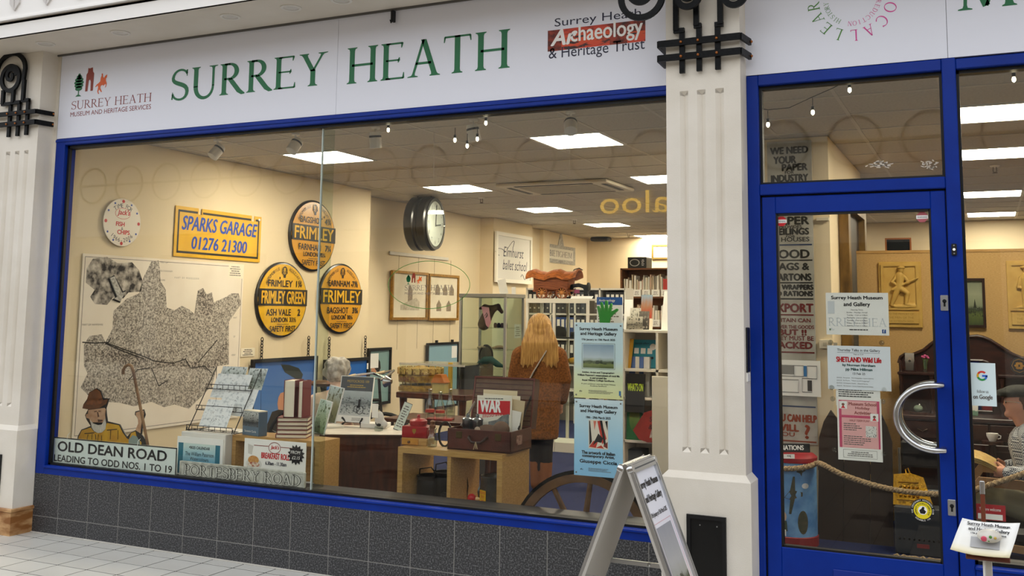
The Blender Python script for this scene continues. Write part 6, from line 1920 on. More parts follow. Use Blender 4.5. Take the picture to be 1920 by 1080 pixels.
o=MB().box(a.x,b.x+.05,3.85,3.87,0,a.z,.003).box(a.x,b.x+.05,3.87,4.05,0,.03).build('freestanding_screen',M('off_white_panel','d8d3c4',.5)); tag(o,'off white freestanding panel at the right end of the leaflet shelves','panel')

# bookcase against the back, safe on top, framed certificate
YK=10.5
a,b=at(1163,503,YK),at(1290,503,YK)
zt=a.z; w_=b.x-a.x
bc=T('bookcase','tall brown bookcase of magazines against the back wall','bookcase',((a.x+b.x)/2,YK,0))
m_bc=M('mid_brown_wood','7a4a24',.5,col2='5f3819',ns=8,stretch=(1,1,8))
for x in (-w_/2+.015,w_/2-.015): MB().box(x-.015,x+.015,0,.35,0,zt).build('side_panel',m_bc,bc)
zr=[zt,at(1200,556,YK).z,at(1200,612,YK).z,.9,.5,.06]
for z in zr: MB().box(-w_/2,w_/2,0,.35,z-.025,z).build('shelf',m_bc,bc)
MB().box(-w_/2,w_/2,.34,.35,0,zt).build('back_panel',m_bc,bc)
rnd=random.Random(9); pal=['e9e4d8','d9cfb8','c9c2b0','f0ece2','b9a48a','d8b8a4','9a8f80']
for k in (1,2):
    x=-w_/2+.05; i=0
    while x < w_/2-.06:
        th=rnd.uniform(.012,.035); hh=rnd.uniform(.24,.36); cc_=rnd.choice(pal)
        o=MB().box(-th/2+.001,th/2-.001,0,.2,0,hh).build('magazine',M('mag_'+cc_,cc_,.6)); o.location=(bc.location.x+x+th/2,YK+.05,zr[k])
        o.rotation_euler=(0,rnd.uniform(-.03,.03),0)
        i += 1
        tag(o,'thin pale magazine, %s from the left in the %s bookcase row' % (nth(i),'upper' if k == 1 else 'second'),'magazine','magazines in the brown bookcase')
        x += th+.004
    for j in range(6):
        xx=-w_/2+.06+j*.155
        o=MB().box(0,.13,-.004,.04,0,.11).build('card_holder',m_paper); o.location=(bc.location.x+xx,YK-.002,zr[k]); tag(o,'white cardboard magazine file front, %s along the %s bookcase row' % (nth(j+1),'upper' if k == 1 else 'second'),'file','white magazine files in the bookcase')
        lines(o,.02,.11,.02,.09,3,m_grey_ink,-.0046)
o=MB().box(-.05,.05,-.005,.2,0,.28).build('red_box_file',M('red_file','b8322a',.5)); p=at(1249,556,YK); o.location=(p.x,YK+.01,zr[1]); tag(o,'red box file at the right of the upper bookcase row','file')
a,b=at(1176,503,YK),at(1211,503,YK)
t=T('cash_safe','small black safe with an oval dial panel on top of the bookcase','safe',((a.x+b.x)/2,YK+.02,zt)); h_=at(1190,482,YK).z-zt; w_=b.x-a.x
MB().box(-w_/2,w_/2,0,.3,0,h_,.006).build('body',m_black,t)
poly(t,'oval_panel',ell(-w_*.12,h_*.5,w_*.27,h_*.33,24),M('silver_panel','a9a9a6',.4),-.001)
poly(t,'oval_center',ell(-w_*.12,h_*.5,w_*.22,h_*.26,24),m_black,-.002)
lines(t,w_*.24,w_*.4,h_*.2,h_*.8,5,m_alu,-.001)
a,b=at(1222,459,YB-.02),at(1290,459,YB-.02)
t=T('framed_certificate','gilt framed certificate starting Con on the back wall','picture',((a.x+b.x)/2,YB-.02,at(1240,486,YB-.02).z)); h_=a.z-t.location.z; w_=b.x-a.x
frame(t,'frame',-w_/2,w_/2,0,h_,.03,M('dark_gilt','7a6430',.4,.3),.02,.03)
MB().box(-w_/2+.02,w_/2-.02,.005,.02,.02,h_-.02).build('certificate',m_paper,t)
txt(t,'Congratulations',-w_*.42+.1,h_*.5,h_*.2,M('gold_script','b08a3c',.5),al='L',y=.004,w=w_*.7)
# projector hung near the back
p=atz(1147,449,ZC)
o=MB().box(-.16,.16,-.1,.1,-.07,-.0,.02).build('ceiling_unit',m_black); o.location=(p.x,min(p.y,YB-.3),ZC); tag(o,'flat black unit fixed to the ceiling near the back corner','projector')

# ================================================================ ceiling fittings
a=atz(930,345,ZC)
x0,x1=GX+PX*1.5,GX+PX*3.6; y0,y1=GY+PY*4.05,GY+PY*5.5
t=T('air_conditioner','square ceiling cassette air conditioner with dark vents','air conditioner',((x0+x1)/2,(y0+y1)/2,ZC-.003))
hx_,hy_=(x1-x0)/2,(y1-y0)/2
MB().box(-hx_,hx_,-hy_,hy_,-.03,0,.008).build('fascia',M('ivory_plastic','cfc6b2',.5),t)
for s_ in (-1,1):
    MB().box(-hx_*.7,hx_*.7,s_*hy_*.8-.025,s_*hy_*.8+.025,-.033,-.03).build('vent_slot',m_gasket,t)
    MB().box(s_*hx_*.86-.025,s_*hx_*.86+.025,-hy_*.65,hy_*.65,-.033,-.03).build('vent_slot',m_gasket,t)
MB().box(-hx_*.68,hx_*.68,-hy_*.58,hy_*.58,-.034,-.03).build('grille',M('grille_grey','b5ab96',.6,col2='8f8672',ns=90,stretch=(1,12,1)),t)
for k,(pxx,py) in enumerate(((408,262),(553,250),(710,240),(881,221),(1068,208))):
    p=atz(pxx,py,ZC)
    t=T('spotlight','white ceiling spotlight over the window display, %s from the left' % ('first','second','third','fourth','fifth')[k],'spotlight',(p.x,.9,ZC-.001),group='ceiling spotlights over the window')
    MB().lathe([(.03,0),(.03,-.012),(.008,-.014),(.007,-.055)],14).build('mount',m_tbar,t,True)
    hd_=MB().lathe([(.036,.05),(.042,.03),(.042,-.06),(.038,-.062)],18).build('lamp_head',m_tbar,t,True)
    hd_.location=(0,0,-.085); hd_.rotation_euler=(.15 if k in (2,3) else-.6,.5*(k-2)*-.3,0)
    MB().lathe([(.0425,.026),(.0425,.012)],18).build('black_band',m_black,hd_)
    MB().lathe([(.034,-.058),(.002,-.059)],16).build('lamp_lens',M('spot_lens','f5efe0',.3,emit=.6),hd_)
for k,(pxx,py) in enumerate(((1865,310),(903,370),(1077,411),(1179,437))):
    p=atz(pxx,py,ZC)
    t=T('sprinkler',('sprinkler head in the right of the ceiling seen over the door window','sprinkler head above the hanging clock row of lights','sprinkler head in the middle of the ceiling','sprinkler head nearest the back bookcase')[k],'sprinkler',(p.x,p.y,ZC-.001))
    MB().lathe([(.04,0),(.035,-.012),(.012,-.014)],16).build('rose',m_tbar,t,True)
    MB().tube([(-.012,0,-.01),(-.014,0,-.05),(0,0,-.06),(.014,0,-.05),(.012,0,-.01)],.003,6).lathe([(.02,-.06),(.02,-.064)],12).build('head',m_oldm,t)
# string of small bulbs behind the glass
m_bulb=M('warm_lit_bulb','fff0c8',.4,emit=9.0)
bl_=[(1440,233),(1524,210),(1593,168),(1834,133),(1901,148),(1238,185),(728,243),(853,262),(876,273),(895,260),(911,230)]
for k,(pxx,py) in enumerate(bl_):
    Yb=.16
    p=at(pxx,py,Yb)
    t=T('fairy_bulb',('lit bulb of the string lights at the far left of the fanlight','lit bulb of the string lights, second in the fanlight','lit bulb of the string lights, highest in the fanlight','lit bulb of the string lights just right of the mullion','lit bulb of the string lights at the right edge of the photo','lit bulb of the string lights beside the right pillar','lit bulb beside the middle ceiling spotlight','lit bulb left of the fourth spotlight','lit bulb lowest under the fourth spotlight','lit bulb right of the fourth spotlight','lit bulb highest right of the fourth spotlight')[k],'bulb',(p.x,Yb,p.z),group='string lights behind the glass')
    MB().lathe([(.002,-.016),(.008,-.01),(.009,0),(.006,.01)],12).build('bulb',m_bulb,t,True)
    MB().lathe([(.0065,.009),(.008,.012),(.008,.028),(.003,.03)],10).tube([(0,0,.03),(0,0,.07)],.002,5).build('socket',m_wire,t,True)
wpts=[at(pxx,py,.16) for pxx,py in ((1422,203),(1440,206),(1480,202),(1523,182),(1560,166),(1593,149),(1620,140))]
tag(MB().tube(wpts,.002,5).build('light_cable',m_wire),'thin dark cable of the string lights across the fanlight','cable')
wpts=[at(pxx,py,.16) for pxx,py in ((1795,118),(1834,113),(1870,116),(1901,126),(1930,118))]
tag(MB().tube(wpts,.002,5).build('light_cable',m_wire),'thin dark cable of the string lights right of the mullion','cable')
for k,(pxx,p1,p2) in enumerate(((1068,236,319),(813,270,347))):
    q=at(pxx,p1,.95); r_=at(pxx,p2,.95)
    tag(MB().tube([(q.x,.95,ZC if k else ZC),(r_.x,.95,r_.z)],.0018,5).build('pull_cord',M('white_cord','d8d3c8',.7)),('thin white pull cord hanging under the fifth spotlight','thin white pull cord hanging left of the fourth spotlight')[k],'cord')

# wagon wheel behind the glass near the posters
q=at(1075,985,.30)
R_=.36
cx_=at(1085,1000,.30).x; czz=at(1085,900,.30).z-R_
t=T('wagon_wheel','old wooden wagon wheel leaning behind the window below the posters','wheel',(cx_,.34,czz),rot=(-.12,0,.12))
m_ww=M('weathered_wheel_wood','4e341f',.7,col2='6e4e30',ns=10)
MB().tube([(R_*math.cos(i*PI/24),0,R_*math.sin(i*PI/24)) for i in range(48)],.02,closed=True,sq=(.045,.035),up=(0,1,0)).build('rim',m_ww,t)
MB().tube([(R_*1.055*math.cos(i*PI/24),0,R_*1.055*math.sin(i*PI/24)) for i in range(48)],.02,closed=True,sq=(.047,.006),up=(0,1,0)).build('iron_tyre',m_iron,t)
for i in range(10):
    a_=i*PI/5+.2
    MB().tube([(.05*math.cos(a_),0,.05*math.sin(a_)),(R_*.98*math.cos(a_),0,R_*.98*math.sin(a_))],[.02,.014],8).build('spoke',m_ww,t)
MB().lathe([(.06,.06),(.07,.02),(.07,-.03),(.05,-.07),(.03,-.075)],18,axis='y').build('hub',m_ww,t,True)

# ================================================================ posters and stickers on the big window
GYI=.0615

def poster(name,label,cat,l,r,b,mat,Y=GYI,t=.0008):
    a,c_,d=at(*l,Y),at(*r,Y),at(*b,Y)
    w_=c_.x-a.x; zt=(a.z+c_.z)/2
    o=sheet(name,label,cat,((a.x+c_.x)/2,Y,d.z),w_,zt-d.z,mat,t=t)
    return o,w_,zt-d.z

m_p1=pic('blue_to_yellow_poster',[(0,'e9e8a8'),(.3,'e4ecc8'),(.5,'d3e9ee'),(1,'d6ecf4')],1,.0)
m_p2=pic('blue_wash_poster',[(0,'8cc3e8'),(.35,'9fd0ee'),(.7,'c3e2f2'),(1,'d9ecf6')],2,.03)
o,w_,h_=poster('exhibition_poster','pale exhibition poster with a landscape watercolour on the window','poster',(1077,604),(1168,606),(1077,745),m_p1)
txt(o,'Surrey Heath Museum',0,h_*.885,h_*.05,m_ink,w=w_*.78,bold=.0009); txt(o,'and Heritage Gallery',0,h_*.82,h_*.055,m_ink,w=w_*.74,bold=.0009)
txt(o,'17th January to 15th March 2025',0,h_*.755,h_*.032,m_ink,w=w_*.68,bold=.0005)
frame(o,'picture_border',-w_*.34,w_*.34,h_*.385,h_*.725,.0015,m_grey_ink,-.0004,.0003)
patch(o,'landscape_picture',-w_*.315,w_*.315,h_*.40,h_*.71,pic('sandhurst_watercolour',[(0,'59663a'),(.14,'7f8a4e'),(.27,'4f5a44'),(.33,'a9b4a4'),(.45,'c6d3da'),(.75,'a9bccb'),(1,'8fa7bb')],5,.06,blot='38422e',bscale=7,blo=.5,bhi=.6,band=(.18,.32)),-.0009)
for i,(s_,ww) in enumerate((('Soldier, Artist and Topographer:',.66),("William Paterson's watercolours of rural life",.86),('in and around the',.34),('Royal Military College Sandhurst.',.66))): txt(o,s_,0,h_*(.325-.035*i),h_*.026,m_ink,w=w_*ww,bold=.0005)
txt(o,'A joint exhibition with the Royal Military',0,h_*.175,h_*.022,m_ink,w=w_*.7); txt(o,'Academy Sandhurst',0,h_*.15,h_*.022,m_ink,w=w_*.34)
lines(o,-w_*.2,w_*.35,h_*.06,h_*.11,3,m_grey_ink,-.001,cen=False)
logo(o,-w_*.38,h_*.08,.008,(m_ink,m_ink,m_ink),-.001); patch(o,'blue_mark',w_*.42,w_*.46,h_*.05,h_*.11,M('blue_mark','1d6fae',.5),-.001)
for sx in (-1,1):
    for z in (.015,h_-.015): MB().lathe([(.0045,0),(.004,-.003)],10,(sx*(w_/2-.012),0,z),'y').build('fixing',m_grey_ink,o)
o,w_,h_=poster('exhibition_poster','pale blue poster for Giuseppe Ciccia with an abstract painting on the window','poster',(1077,748),(1168,751),(1075,890),m_p2)
txt(o,'Surrey Heath Museum',0,h_*.88,h_*.05,m_ink,w=w_*.78,bold=.0009); txt(o,'and Heritage Gallery',0,h_*.815,h_*.055,m_ink,w=w_*.74,bold=.0009)
txt(o,'18th - 29th March 2025',0,h_*.75,h_*.03,m_ink,w=w_*.5,bold=.0005)
m_abs=[M('abstract_'+c_,c_,.5) for c_ in ('e6dccb','c23a2c','17181c','d97a66','7a2a22')]
patch(o,'painting_print',-w_*.2,w_*.2,h_*.36,h_*.735,m_abs[0],-.0008)
for (c_,pts) in ((1,((-.02,.72),(.06,.73),(.17,.50),(.08,.42))),(2,((.03,.73),(.08,.73),(.16,.42),(.12,.40))),(1,((-.19,.38),(-.1,.46),(.0,.47),(-.05,.37))),(2,((-.12,.40),(.0,.56),(.10,.50),(.06,.44),(-.02,.45))),(2,((-.19,.72),(-.17,.72),(-.13,.45),(-.18,.40))),(3,((-.10,.72),(-.04,.72),(-.08,.60))),(4,((.1,.40),(.19,.37),(.19,.46))),(2,((.14,.72),(.19,.73),(.19,.60))),(1,((-.05,.37),(.12,.37),(.06,.41)))):
    poly(o,'brush_shape',[(x*w_,z*h_) for x,z in pts],m_abs[c_],-.0010-.00005*c_)
txt(o,'The artwork of Italian',0,h_*.285,h_*.042,m_ink,w=w_*.68,bold=.0009); txt(o,'contemporary Artist,',0,h_*.235,h_*.045,m_ink,w=w_*.66,bold=.0009)
txt(o,'Giuseppe Ciccia',0,h_*.155,h_*.058,m_ink,w=w_*.76,bold=.0009)
lines(o,-w_*.2,w_*.4,h_*.06,h_*.11,3,m_grey_ink,-.001,cen=False); logo(o,-w_*.36,h_*.075,.008,(m_ink,m_ink,m_ink),-.001)
for sx in (-1,1):
    for z in (.015,h_-.015): MB().lathe([(.0045,0),(.004,-.003)],10,(sx*(w_/2-.012),0,z),'y').build('fixing',m_grey_ink,o)
# museum emblem as a transfer on the glass
t=T('window_transfer','museum transfer of tree, arch and horseman inside a thin green oval on the glass','sticker',(at(803,534,.0505).x,.0505,at(803,534,.0505).z))
l,r_=at(727,534,.05),at(881,534,.05); tp=at(803,489,.05)
ring(t,'green_oval',0,0,(r_.x-l.x)/2,tp.z-t.location.z,.0035,m_leaf,-.0004,64)
lx_=lambda px_,py_: (at(px_,py_,.05).x-t.location.x,at(px_,py_,.05).z-t.location.z)
q=lx_(766,530); logo(t,q[0],q[1],.055,None,-.0006)
q0,q1=lx_(759,545),lx_(848,545)
txt(t,'SURREY HEATH',(q0[0]+q1[0])/2,q0[1],.032,M('faded_grey_transfer','8a7f74',.6),w=q1[0]-q0[0],font='serif',y=-.0005)
txt(t,'MUSEUM AND HERITAGE SERVICES',(q0[0]+q1[0])/2,q0[1]-.022,.013,MATS['faded_grey_transfer'],w=q1[0]-q0[0],y=-.0005)
# ================================================================ right half of the shop, seen through door and right window
CXR=-.975
S(MB().box(-1.75,CXR,2.39,4.4,0,ZC).build('wall_column',m_shopw))
S(MB().box(-2.2,3.1,9.56,9.7,0,ZC).build('wall_back_right',m_shopw))
# paper salvage banner
m_lin=M('old_grey_linen','b5b2a8',.85,col2='9d998e',ns=7)
BY=2.375
a,b=at(1438,268,BY),at(1521,262,BY)
zt,zb=(a.z+b.z)/2,at(1490,832,BY).z
t=MB().box(a.x,b.x,-.004,.004,zb,zt).build('salvage_banner',m_lin); t.location=(0,BY,0)
tag(t,'tall grey wartime paper salvage banner on the column behind the door','banner')
cxb,wb=(a.x+b.x)/2,b.x-a.x
m_bnk=M('faded_black_paint','26241f',.8); m_bnr=M('faded_dark_red_paint','6b2320',.8)
rows=[(288,'WE NEED',14,.84),(306,'YOUR',15,.5),(320,'PAPER',14,.56),(326,'FOR',6,.2),(340,'INDUSTRY',14,.82),(403,'OF',7,.14),(421,'PAPER',16,.82),(428,'PROVIDES',6,.5),(440,'CEILINGS',13,.8),(445,'FOR',4,.2),(453,'12 HOUSES',9,.82),(484,'FOOD',17,.8),(506,'BAGS &',14,.78),(526,'CARTONS',14,.86),(543,'NO WRAPPERS',10,.94),(555,'NO RATIONS',10,.92),(585,'EXPORT',17,.92),(604,'BRITAIN CAN',8,.8),(616,'DELIVER THE GOODS',7,.94),(628,'BUT !!',11,.6),(638,'THEY MUST BE',9,.92),(653,'PACKED',13,.84),(790,'YOU CAN HELP',14,.96),(808,'WILL',13,.5),(818,'YOU',8,.4)]
for (py,s_,hp,ww) in rows:
    z=at(1480,py,BY-.005).z; h=hp/292
    m_=m_bnr if s_ in ('EXPORT','BRITAIN CAN','DELIVER THE GOODS','BUT !!','THEY MUST BE','PACKED') else (M('rust_paint','8a3a1e',.8) if py > 780 else m_bnk)
    off={'PAPER': .12 if py < 400 else 0,'YOUR':-.1,'WILL':-.16,'YOU':-.2}.get(s_,0)
    txt(t,s_,cxb+off*wb,z,h,m_,w=wb*ww,y=-.0048,bold=.004 if hp > 9 else .001)
txt(t,'?',cxb+.28*wb,at(1480,820,BY).z,.09,MATS['rust_paint'],y=-.0048,bold=.005)
for py,m_ in ((459,M('blue_rule','2a3a5c',.8)),(488,m_bnk),(530,m_bnk),(560,m_bnk),(590,m_bnr),(660,m_bnr),(761,MATS['blue_rule']),(826,MATS['rust_paint'])):
    z=at(1480,py,BY).z; patch(t,'painted_rule',cxb-wb*.45,cxb+wb*.47,z-.006,z+.004,m_,-.0046)
a,b=at(1456,675,2.36),at(1538,676,2.36)
o,w_,h_=poster('floor_plan','white floor plan sheet pinned over the salvage banner','plan',(1456,674),(1538,677),(1460,741),m_paper,Y=2.362)
pl_=MB()
for (x0,x1,z0,z1) in ((-.42,-.1,.55,.85),(-.1,.12,.55,.85),(.2,.42,.5,.85),(-.42,0,.1,.45),(.08,.3,.12,.5)):
    for (p,q) in (((x0,z0),(x1,z0)),((x1,z0),(x1,z1)),((x1,z1),(x0,z1)),((x0,z1),(x0,z0))): pl_.bar((p[0]*w_,-.0008,p[1]*h_),(q[0]*w_,-.0008,q[1]*h_),.0004,.004)
pl_.build('plan_lines',m_grey_ink,o)
patch(o,'grey_room',-.44*w_,-.1*w_,.60*h_,.84*h_,M('grey_room_print','8a8884',.7),-.0006); patch(o,'blue_room',.12*w_,.19*w_,.55*h_,.85*h_,M('blue_room_print','4a86c0',.7),-.0006); patch(o,'dark_room',.2*w_,.3*w_,.15*h_,.45*h_,M('dark_room_print','4a4846',.7),-.0006)
# trunking on the column
for py in (411,645):
    z=at(1540,py,2.38).z; hz=.012 if py < 500 else .03
    o=MB().box(b.x-.005,CXR-.002,2.365,2.389,z-hz,z+hz,.002).build('cable_trunking',M('cream_trunking','d9cdb4',.6)); tag(o,'cream cable trunking on the column, '+('upper thin run' if py < 500 else 'lower run with sockets'),'trunking')
    if py > 500:
        for k in range(3): MB().box(b.x+.02+.035*k,b.x+.045+.035*k,2.362,2.365,z-.012,z+.012).build('socket',M('grey_socket','b5aa94',.5),o)
# tall dark gilt frame on the side of the column
X=CXR+.004
ya_,yb_=atx(1577,600,X).y,atx(1613,600,X).y
zb,zt=1.0,atx(1590,372,X).z
t=T('gilt_frame','tall dark gilt picture frame hung on the side of the column','frame',(X,(ya_+yb_)/2,zb),PI/2)
w_=yb_-ya_
frame(t,'moulding',-w_/2,w_/2,0,zt-zb,.13,M('dark_gilt_moulding','4a361c',.45,.3,col2='8a6a34',ns=12,stretch=(1,1,.3)),0,.07)
MB().box(-w_/2+.1,w_/2-.1,-.02,0,.1,zt-zb-.1).build('dark_canvas',M('dark_canvas','2b2118',.5),t)

# textured display screen
YP=3.05
zt=at(1650,472,YP).z
xa,xb=at(1606,500,YP).x,1.7
sc2=T('display_screen','beige woven display screen carrying the plaster reliefs','screen',((xa+xb)/2,YP,0))
m_wov=M('beige_woven_fabric','d0ab72',.9,col2='bd975e',ns=70,stretch=(1,1,5),bump=.7,bs=120)
cxs=(xa+xb)/2; n=4; pw=(xb-xa)/n
for i in range(n): MB().box(xa-cxs+pw*i+.0015,xa-cxs+pw*(i+1)-.0015,0,.04,.03,zt-.012).build('fabric_panel',m_wov,sc2)
MB().box(xa-cxs,xb-cxs,-.004,.044,zt-.012,zt+.008).build('top_rail',m_oak_x,sc2)
for i in range(n+1): MB().box(xa-cxs+pw*i-.02,xa-cxs+pw*i+.02,-.02,.10,0,.03).build('foot',m_alu,sc2)
m_pls=M('ochre_plaster','c9a556',.6,col2='bd974a',ns=9)

def plaque(label,l,r,tp,bt,soldier):
    Y=YP-.001
    xa,xb,zt,zb=at(*l,Y).x,at(*r,Y).x,at(*tp,Y).z,at(*bt,Y).z
    w_,h_=xb-xa,zt-zb
    t=T('relief_plaque',label,'plaque',((xa+xb)/2,Y,zb))
    MB().box(-w_/2,w_/2,-.02,0,0,h_,.004).build('slab',m_pls,t)
    frame(t,'stepped_border',-w_*.44,w_*.44,h_*.27,h_*.96,.012,m_pls,-.02,.012)
    frame(t,'inner_border',-w_*.40,w_*.40,h_*.30,h_*.945,.008,m_pls,-.02,.01)
    MB().box(-w_*.42,w_*.42,-.03,-.02,h_*.06,h_*.24,.003).build('inscription_tablet',m_pls,t)
    for k in range(3): txt(t,('TO THE MEMORY OF','THE MEN OF THE','THE SIXTEENTH WEEK')[k],0,h_*(.19-.055*k),h_*.032,M('plaster_shadow','9a7a34',.7),w=w_*.6,y=-.0305)
    f=MB(); s=h_*.62; z0=h_*.33
    P=lambda x,z,y=-.03: (x*s,y,z0+z*s)
    if soldier:
        limb(f,[P(-.02,.42),P(.0,.60),P(.01,.74)],[.085*s,.095*s,.10*s])
        f.ball(P(.04,.87,-.036),(.066*s,.022,.08*s)); f.ball(P(.04,.93,-.036),(.095*s,.028,.045*s))
        limb(f,[P(.02,.42),P(.17,.30),P(.13,.06)],[.08*s,.066*s,.045*s]); limb(f,[P(-.04,.42),P(-.12,.24),P(-.2,.02)],[.08*s,.066*s,.045*s])
        limb(f,[P(.13,.04),P(.22,.02)],[.04*s,.03*s]); limb(f,[P(-.2,.02),P(-.14,-.01)],[.04*s,.03*s])
        limb(f,[P(-.06,.74),P(-.17,.58,-.035),P(-.03,.47,-.04)],[.05*s,.045*s,.035*s]); limb(f,[P(.09,.74),P(.17,.62,-.035),P(.20,.56,-.04)],[.05*s,.042*s,.034*s])
        limb(f,[P(-.16,.40,-.042),P(.1,.53,-.042),P(.42,.68,-.042)],[.04*s,.03*s,.018*s])
    else:
        f.ball(P(.0,.82,-.03),(.10*s,.025,.11*s)); f.ball(P(.0,.92,-.03),(.17*s,.028,.05*s))
        limb(f,[P(.0,.40),P(.0,.66)],[.15*s,.17*s]); limb(f,[P(-.15,.66),P(-.22,.46),P(-.05,.40,-.035)],[.06*s,.05*s,.04*s]); limb(f,[P(.15,.66),P(.2,.46),P(.05,.42,-.035)],[.06*s,.05*s,.04*s])
        limb(f,[P(-.08,.40),P(-.1,.02)],[.08*s,.05*s]); limb(f,[P(.08,.40),P(.1,.02)],[.08*s,.05*s])
    f.ball(P(.05,-.02,-.02),(.34*s,.02,.06*s)); f.ball(P(.25,.0,-.02),(.14*s,.02,.08*s))
    remesh(f,'relief_figure',m_pls,t,.0035,1)

plaque('ochre plaster relief of a charging helmeted soldier with a rifle',(1647,500),(1727,500),(1680,491),(1680,614),True)
plaque('ochre plaster relief of a figure in a beret at the right edge',(1886,500),(1968,500),(1900,489),(1900,617),False)
Yq=YP-.001
a,b=at(1806,522,Yq),at(1846,522,Yq)
t=T('small_painting','small dark framed landscape with a church spire on the screen','painting',((a.x+b.x)/2,Yq,at(1820,614,Yq).z)); w_=b.x-a.x; h_=a.z-t.location.z
frame(t,'frame',-w_/2,w_/2,0,h_,.018,M('dark_walnut','2e1a12',.4),0,.025)
MB().box(-w_/2+.015,w_/2-.015,-.01,-.0,.015,h_-.015).build('canvas',pic('green_dusk_landscape',[(0,'33401f'),(.25,'55622c'),(.35,'28321f'),(.45,'7c8468'),(.7,'8f9478'),(1,'6f7660')],5,.08,blot='232a18',bscale=9,blo=.5,bhi=.6,band=(.2,.4)),t)
MB().prism([(-.01,h_*.4),(.0,h_*.58),(.01,h_*.4)],-.0106,-.0102).build('spire',M('dark_spire_paint','2b3024',.7),t)
# cupboard with a dark screen behind
p=at(1684,472,3.35)
cpb=MB().box(-.16,.2,0,.4,0,p.z-.0,.004).build('tall_cupboard',m_bc); cpb.location=(p.x-.02,3.35,0); tag(cpb,'brown cupboard just behind the woven screen','cupboard')
t=T('framed_screen','brown framed dark glossy panel standing on the cupboard behind the screen','picture',(p.x,3.4,p.z)); hz=at(1684,448,3.4).z-p.z
MB().box(-.09,.09,-.02,.02,0,hz,.003).build('panel',M('glossy_black_glass','12161a',.08),t)
frame(t,'wood_edge',-.095,.095,0,hz+.006,.012,M('orange_wood','9a5a24',.5),-.018,.01)
p=at(1808,452,3.05)
t=T('clip_spotlight','black clip spotlight fixed on the top rail of the woven screen','spotlight',(at(1808,470,YP).x,YP+.02,zt+.60*0+at(1650,472,YP).z+.008))
MB().box(-.012,.012,-.02,.02,0,.03).tube([(0,0,.03),(0,-.01,.07)],.006,6).build('clip',m_black,t)
hd_=MB().lathe([(.012,.04),(.022,.0),(.026,-.06),(.022,-.062)],14,axis='x').build('lamp_head',m_black,t,True); hd_.location=(.0,-.01,.085); hd_.rotation_euler=(0,.35,.3)

# carved sideboard with mirror back
YF=2.55
cxp_=at(1812,700,2.9).x; hwS=.44
sb=T('carved_sideboard','dark carved wooden sideboard with a scrolled mirror back','sideboard',(cxp_,YF,0))
ztop=at(1790,782,YF).z
m_cv=M('dark_carved_oak','2a1510',.35,col2='3d1f16',ns=8,stretch=(1,1,4),spec=.5)
MB().box(-hwS,hwS,0,.42,ztop-.03,ztop,.006).build('sideboard_top',m_cv,sb)
MB().box(-hwS+.02,hwS-.02,.02,.40,.08,ztop-.03).build('carcass',m_cv,sb)
for i in range(3):
    x0=-hwS+.03+i*(2*hwS-.06)/3; x1=x0+(2*hwS-.06)/3-.01
    d=MB().box(x0,x1,.004,.02,ztop-.15,ztop-.04,.004).build('drawer',m_cv,sb)
    MB().tube([((x0+x1)/2-.03,.0,ztop-.09),((x0+x1)/2,-.02,ztop-.105),((x0+x1)/2+.03,.0,ztop-.09)],.004,6).build('handle',m_oldm,d)
    d=MB().box(x0,x1,.004,.02,.12,ztop-.17,.004).build('cupboard_door',m_cv,sb)
    frame(d,'door_moulding',x0+.03,x1-.03,.16,ztop-.21,.015,m_cv,.004,.008)
for sx in (-1,1):
    for sy in (.04,.37): MB().lathe([(.03,0),(.04,.03),(.03,.08)],12,(sx*(hwS-.05),sy,0)).build('bun_foot',m_cv,sb,True)
BYk=.34
prof=[(-1.0,0),(-1.0,.62),(-.97,.70),(-.90,.74),(-.80,.73),(-.62,.80),(-.48,.90),(-.36,.97),(-.26,.985),(-.18,1.0),(-.08,.99),(.08,.99),(.18,1.0),(.26,.985),(.36,.95),(.50,.87),(.66,.78),(.80,.73),(.90,.74),(.97,.70),(1.0,.62),(1.0,0)]
zpk=at(1830,630,YF+BYk).z-ztop
MB().prism([(x*hwS,ztop+z*zpk) for x,z in prof],BYk,BYk+.04).build('scrolled_back',m_cv,sb)
MB().tube([(x*hwS,BYk-.005,ztop+z*zpk) for x,z in prof[1:-1]],.012,8).build('carved_edge',m_cv,sb,True)
zsh_=at(1710,696,YF+.3).z
for sx in (-1,1):
    MB().box(min(sx*hwS,sx*hwS*.45),max(sx*hwS,sx*hwS*.45),BYk-.16,BYk,zsh_-.02,zsh_,.004).build('side_shelf',m_cv,sb)
    for fx in (.95,.50): MB().lathe([(.018,0),(.010,.03),(.017,.06),(.009,.12),(.016,.17),(.010,.2),(.017,zsh_-.02-ztop)],12,(sx*hwS*fx,BYk-.14,ztop)).build('turned_column',m_cv,sb,True)
    for fx in (.95,): MB().lathe([(.014,0),(.008,.02),(.013,.05),(.006,.08)],12,(sx*hwS*fx,BYk-.14,zsh_)).build('finial',m_cv,sb,True)
x0,x1=-hwS*.36,hwS*.36; z0,z1=ztop+.02,at(1836,676,YF+BYk).z
mir=[(x0,z0),(x1,z0),(x1,z1-.04),(x1-.02,z1-.01),(x1-.05,z1),(x0+.05,z1),(x0+.02,z1-.01),(x0,z1-.04)]
MB().prism(mir,BYk-.006,BYk).build('mirror',M('old_mirror','b9b5ac',.03,1.0),sb)
MB().tube([(x,BYk-.006,z) for x,z in mir],.009,6,closed=True).build('mirror_moulding',m_cv,sb)
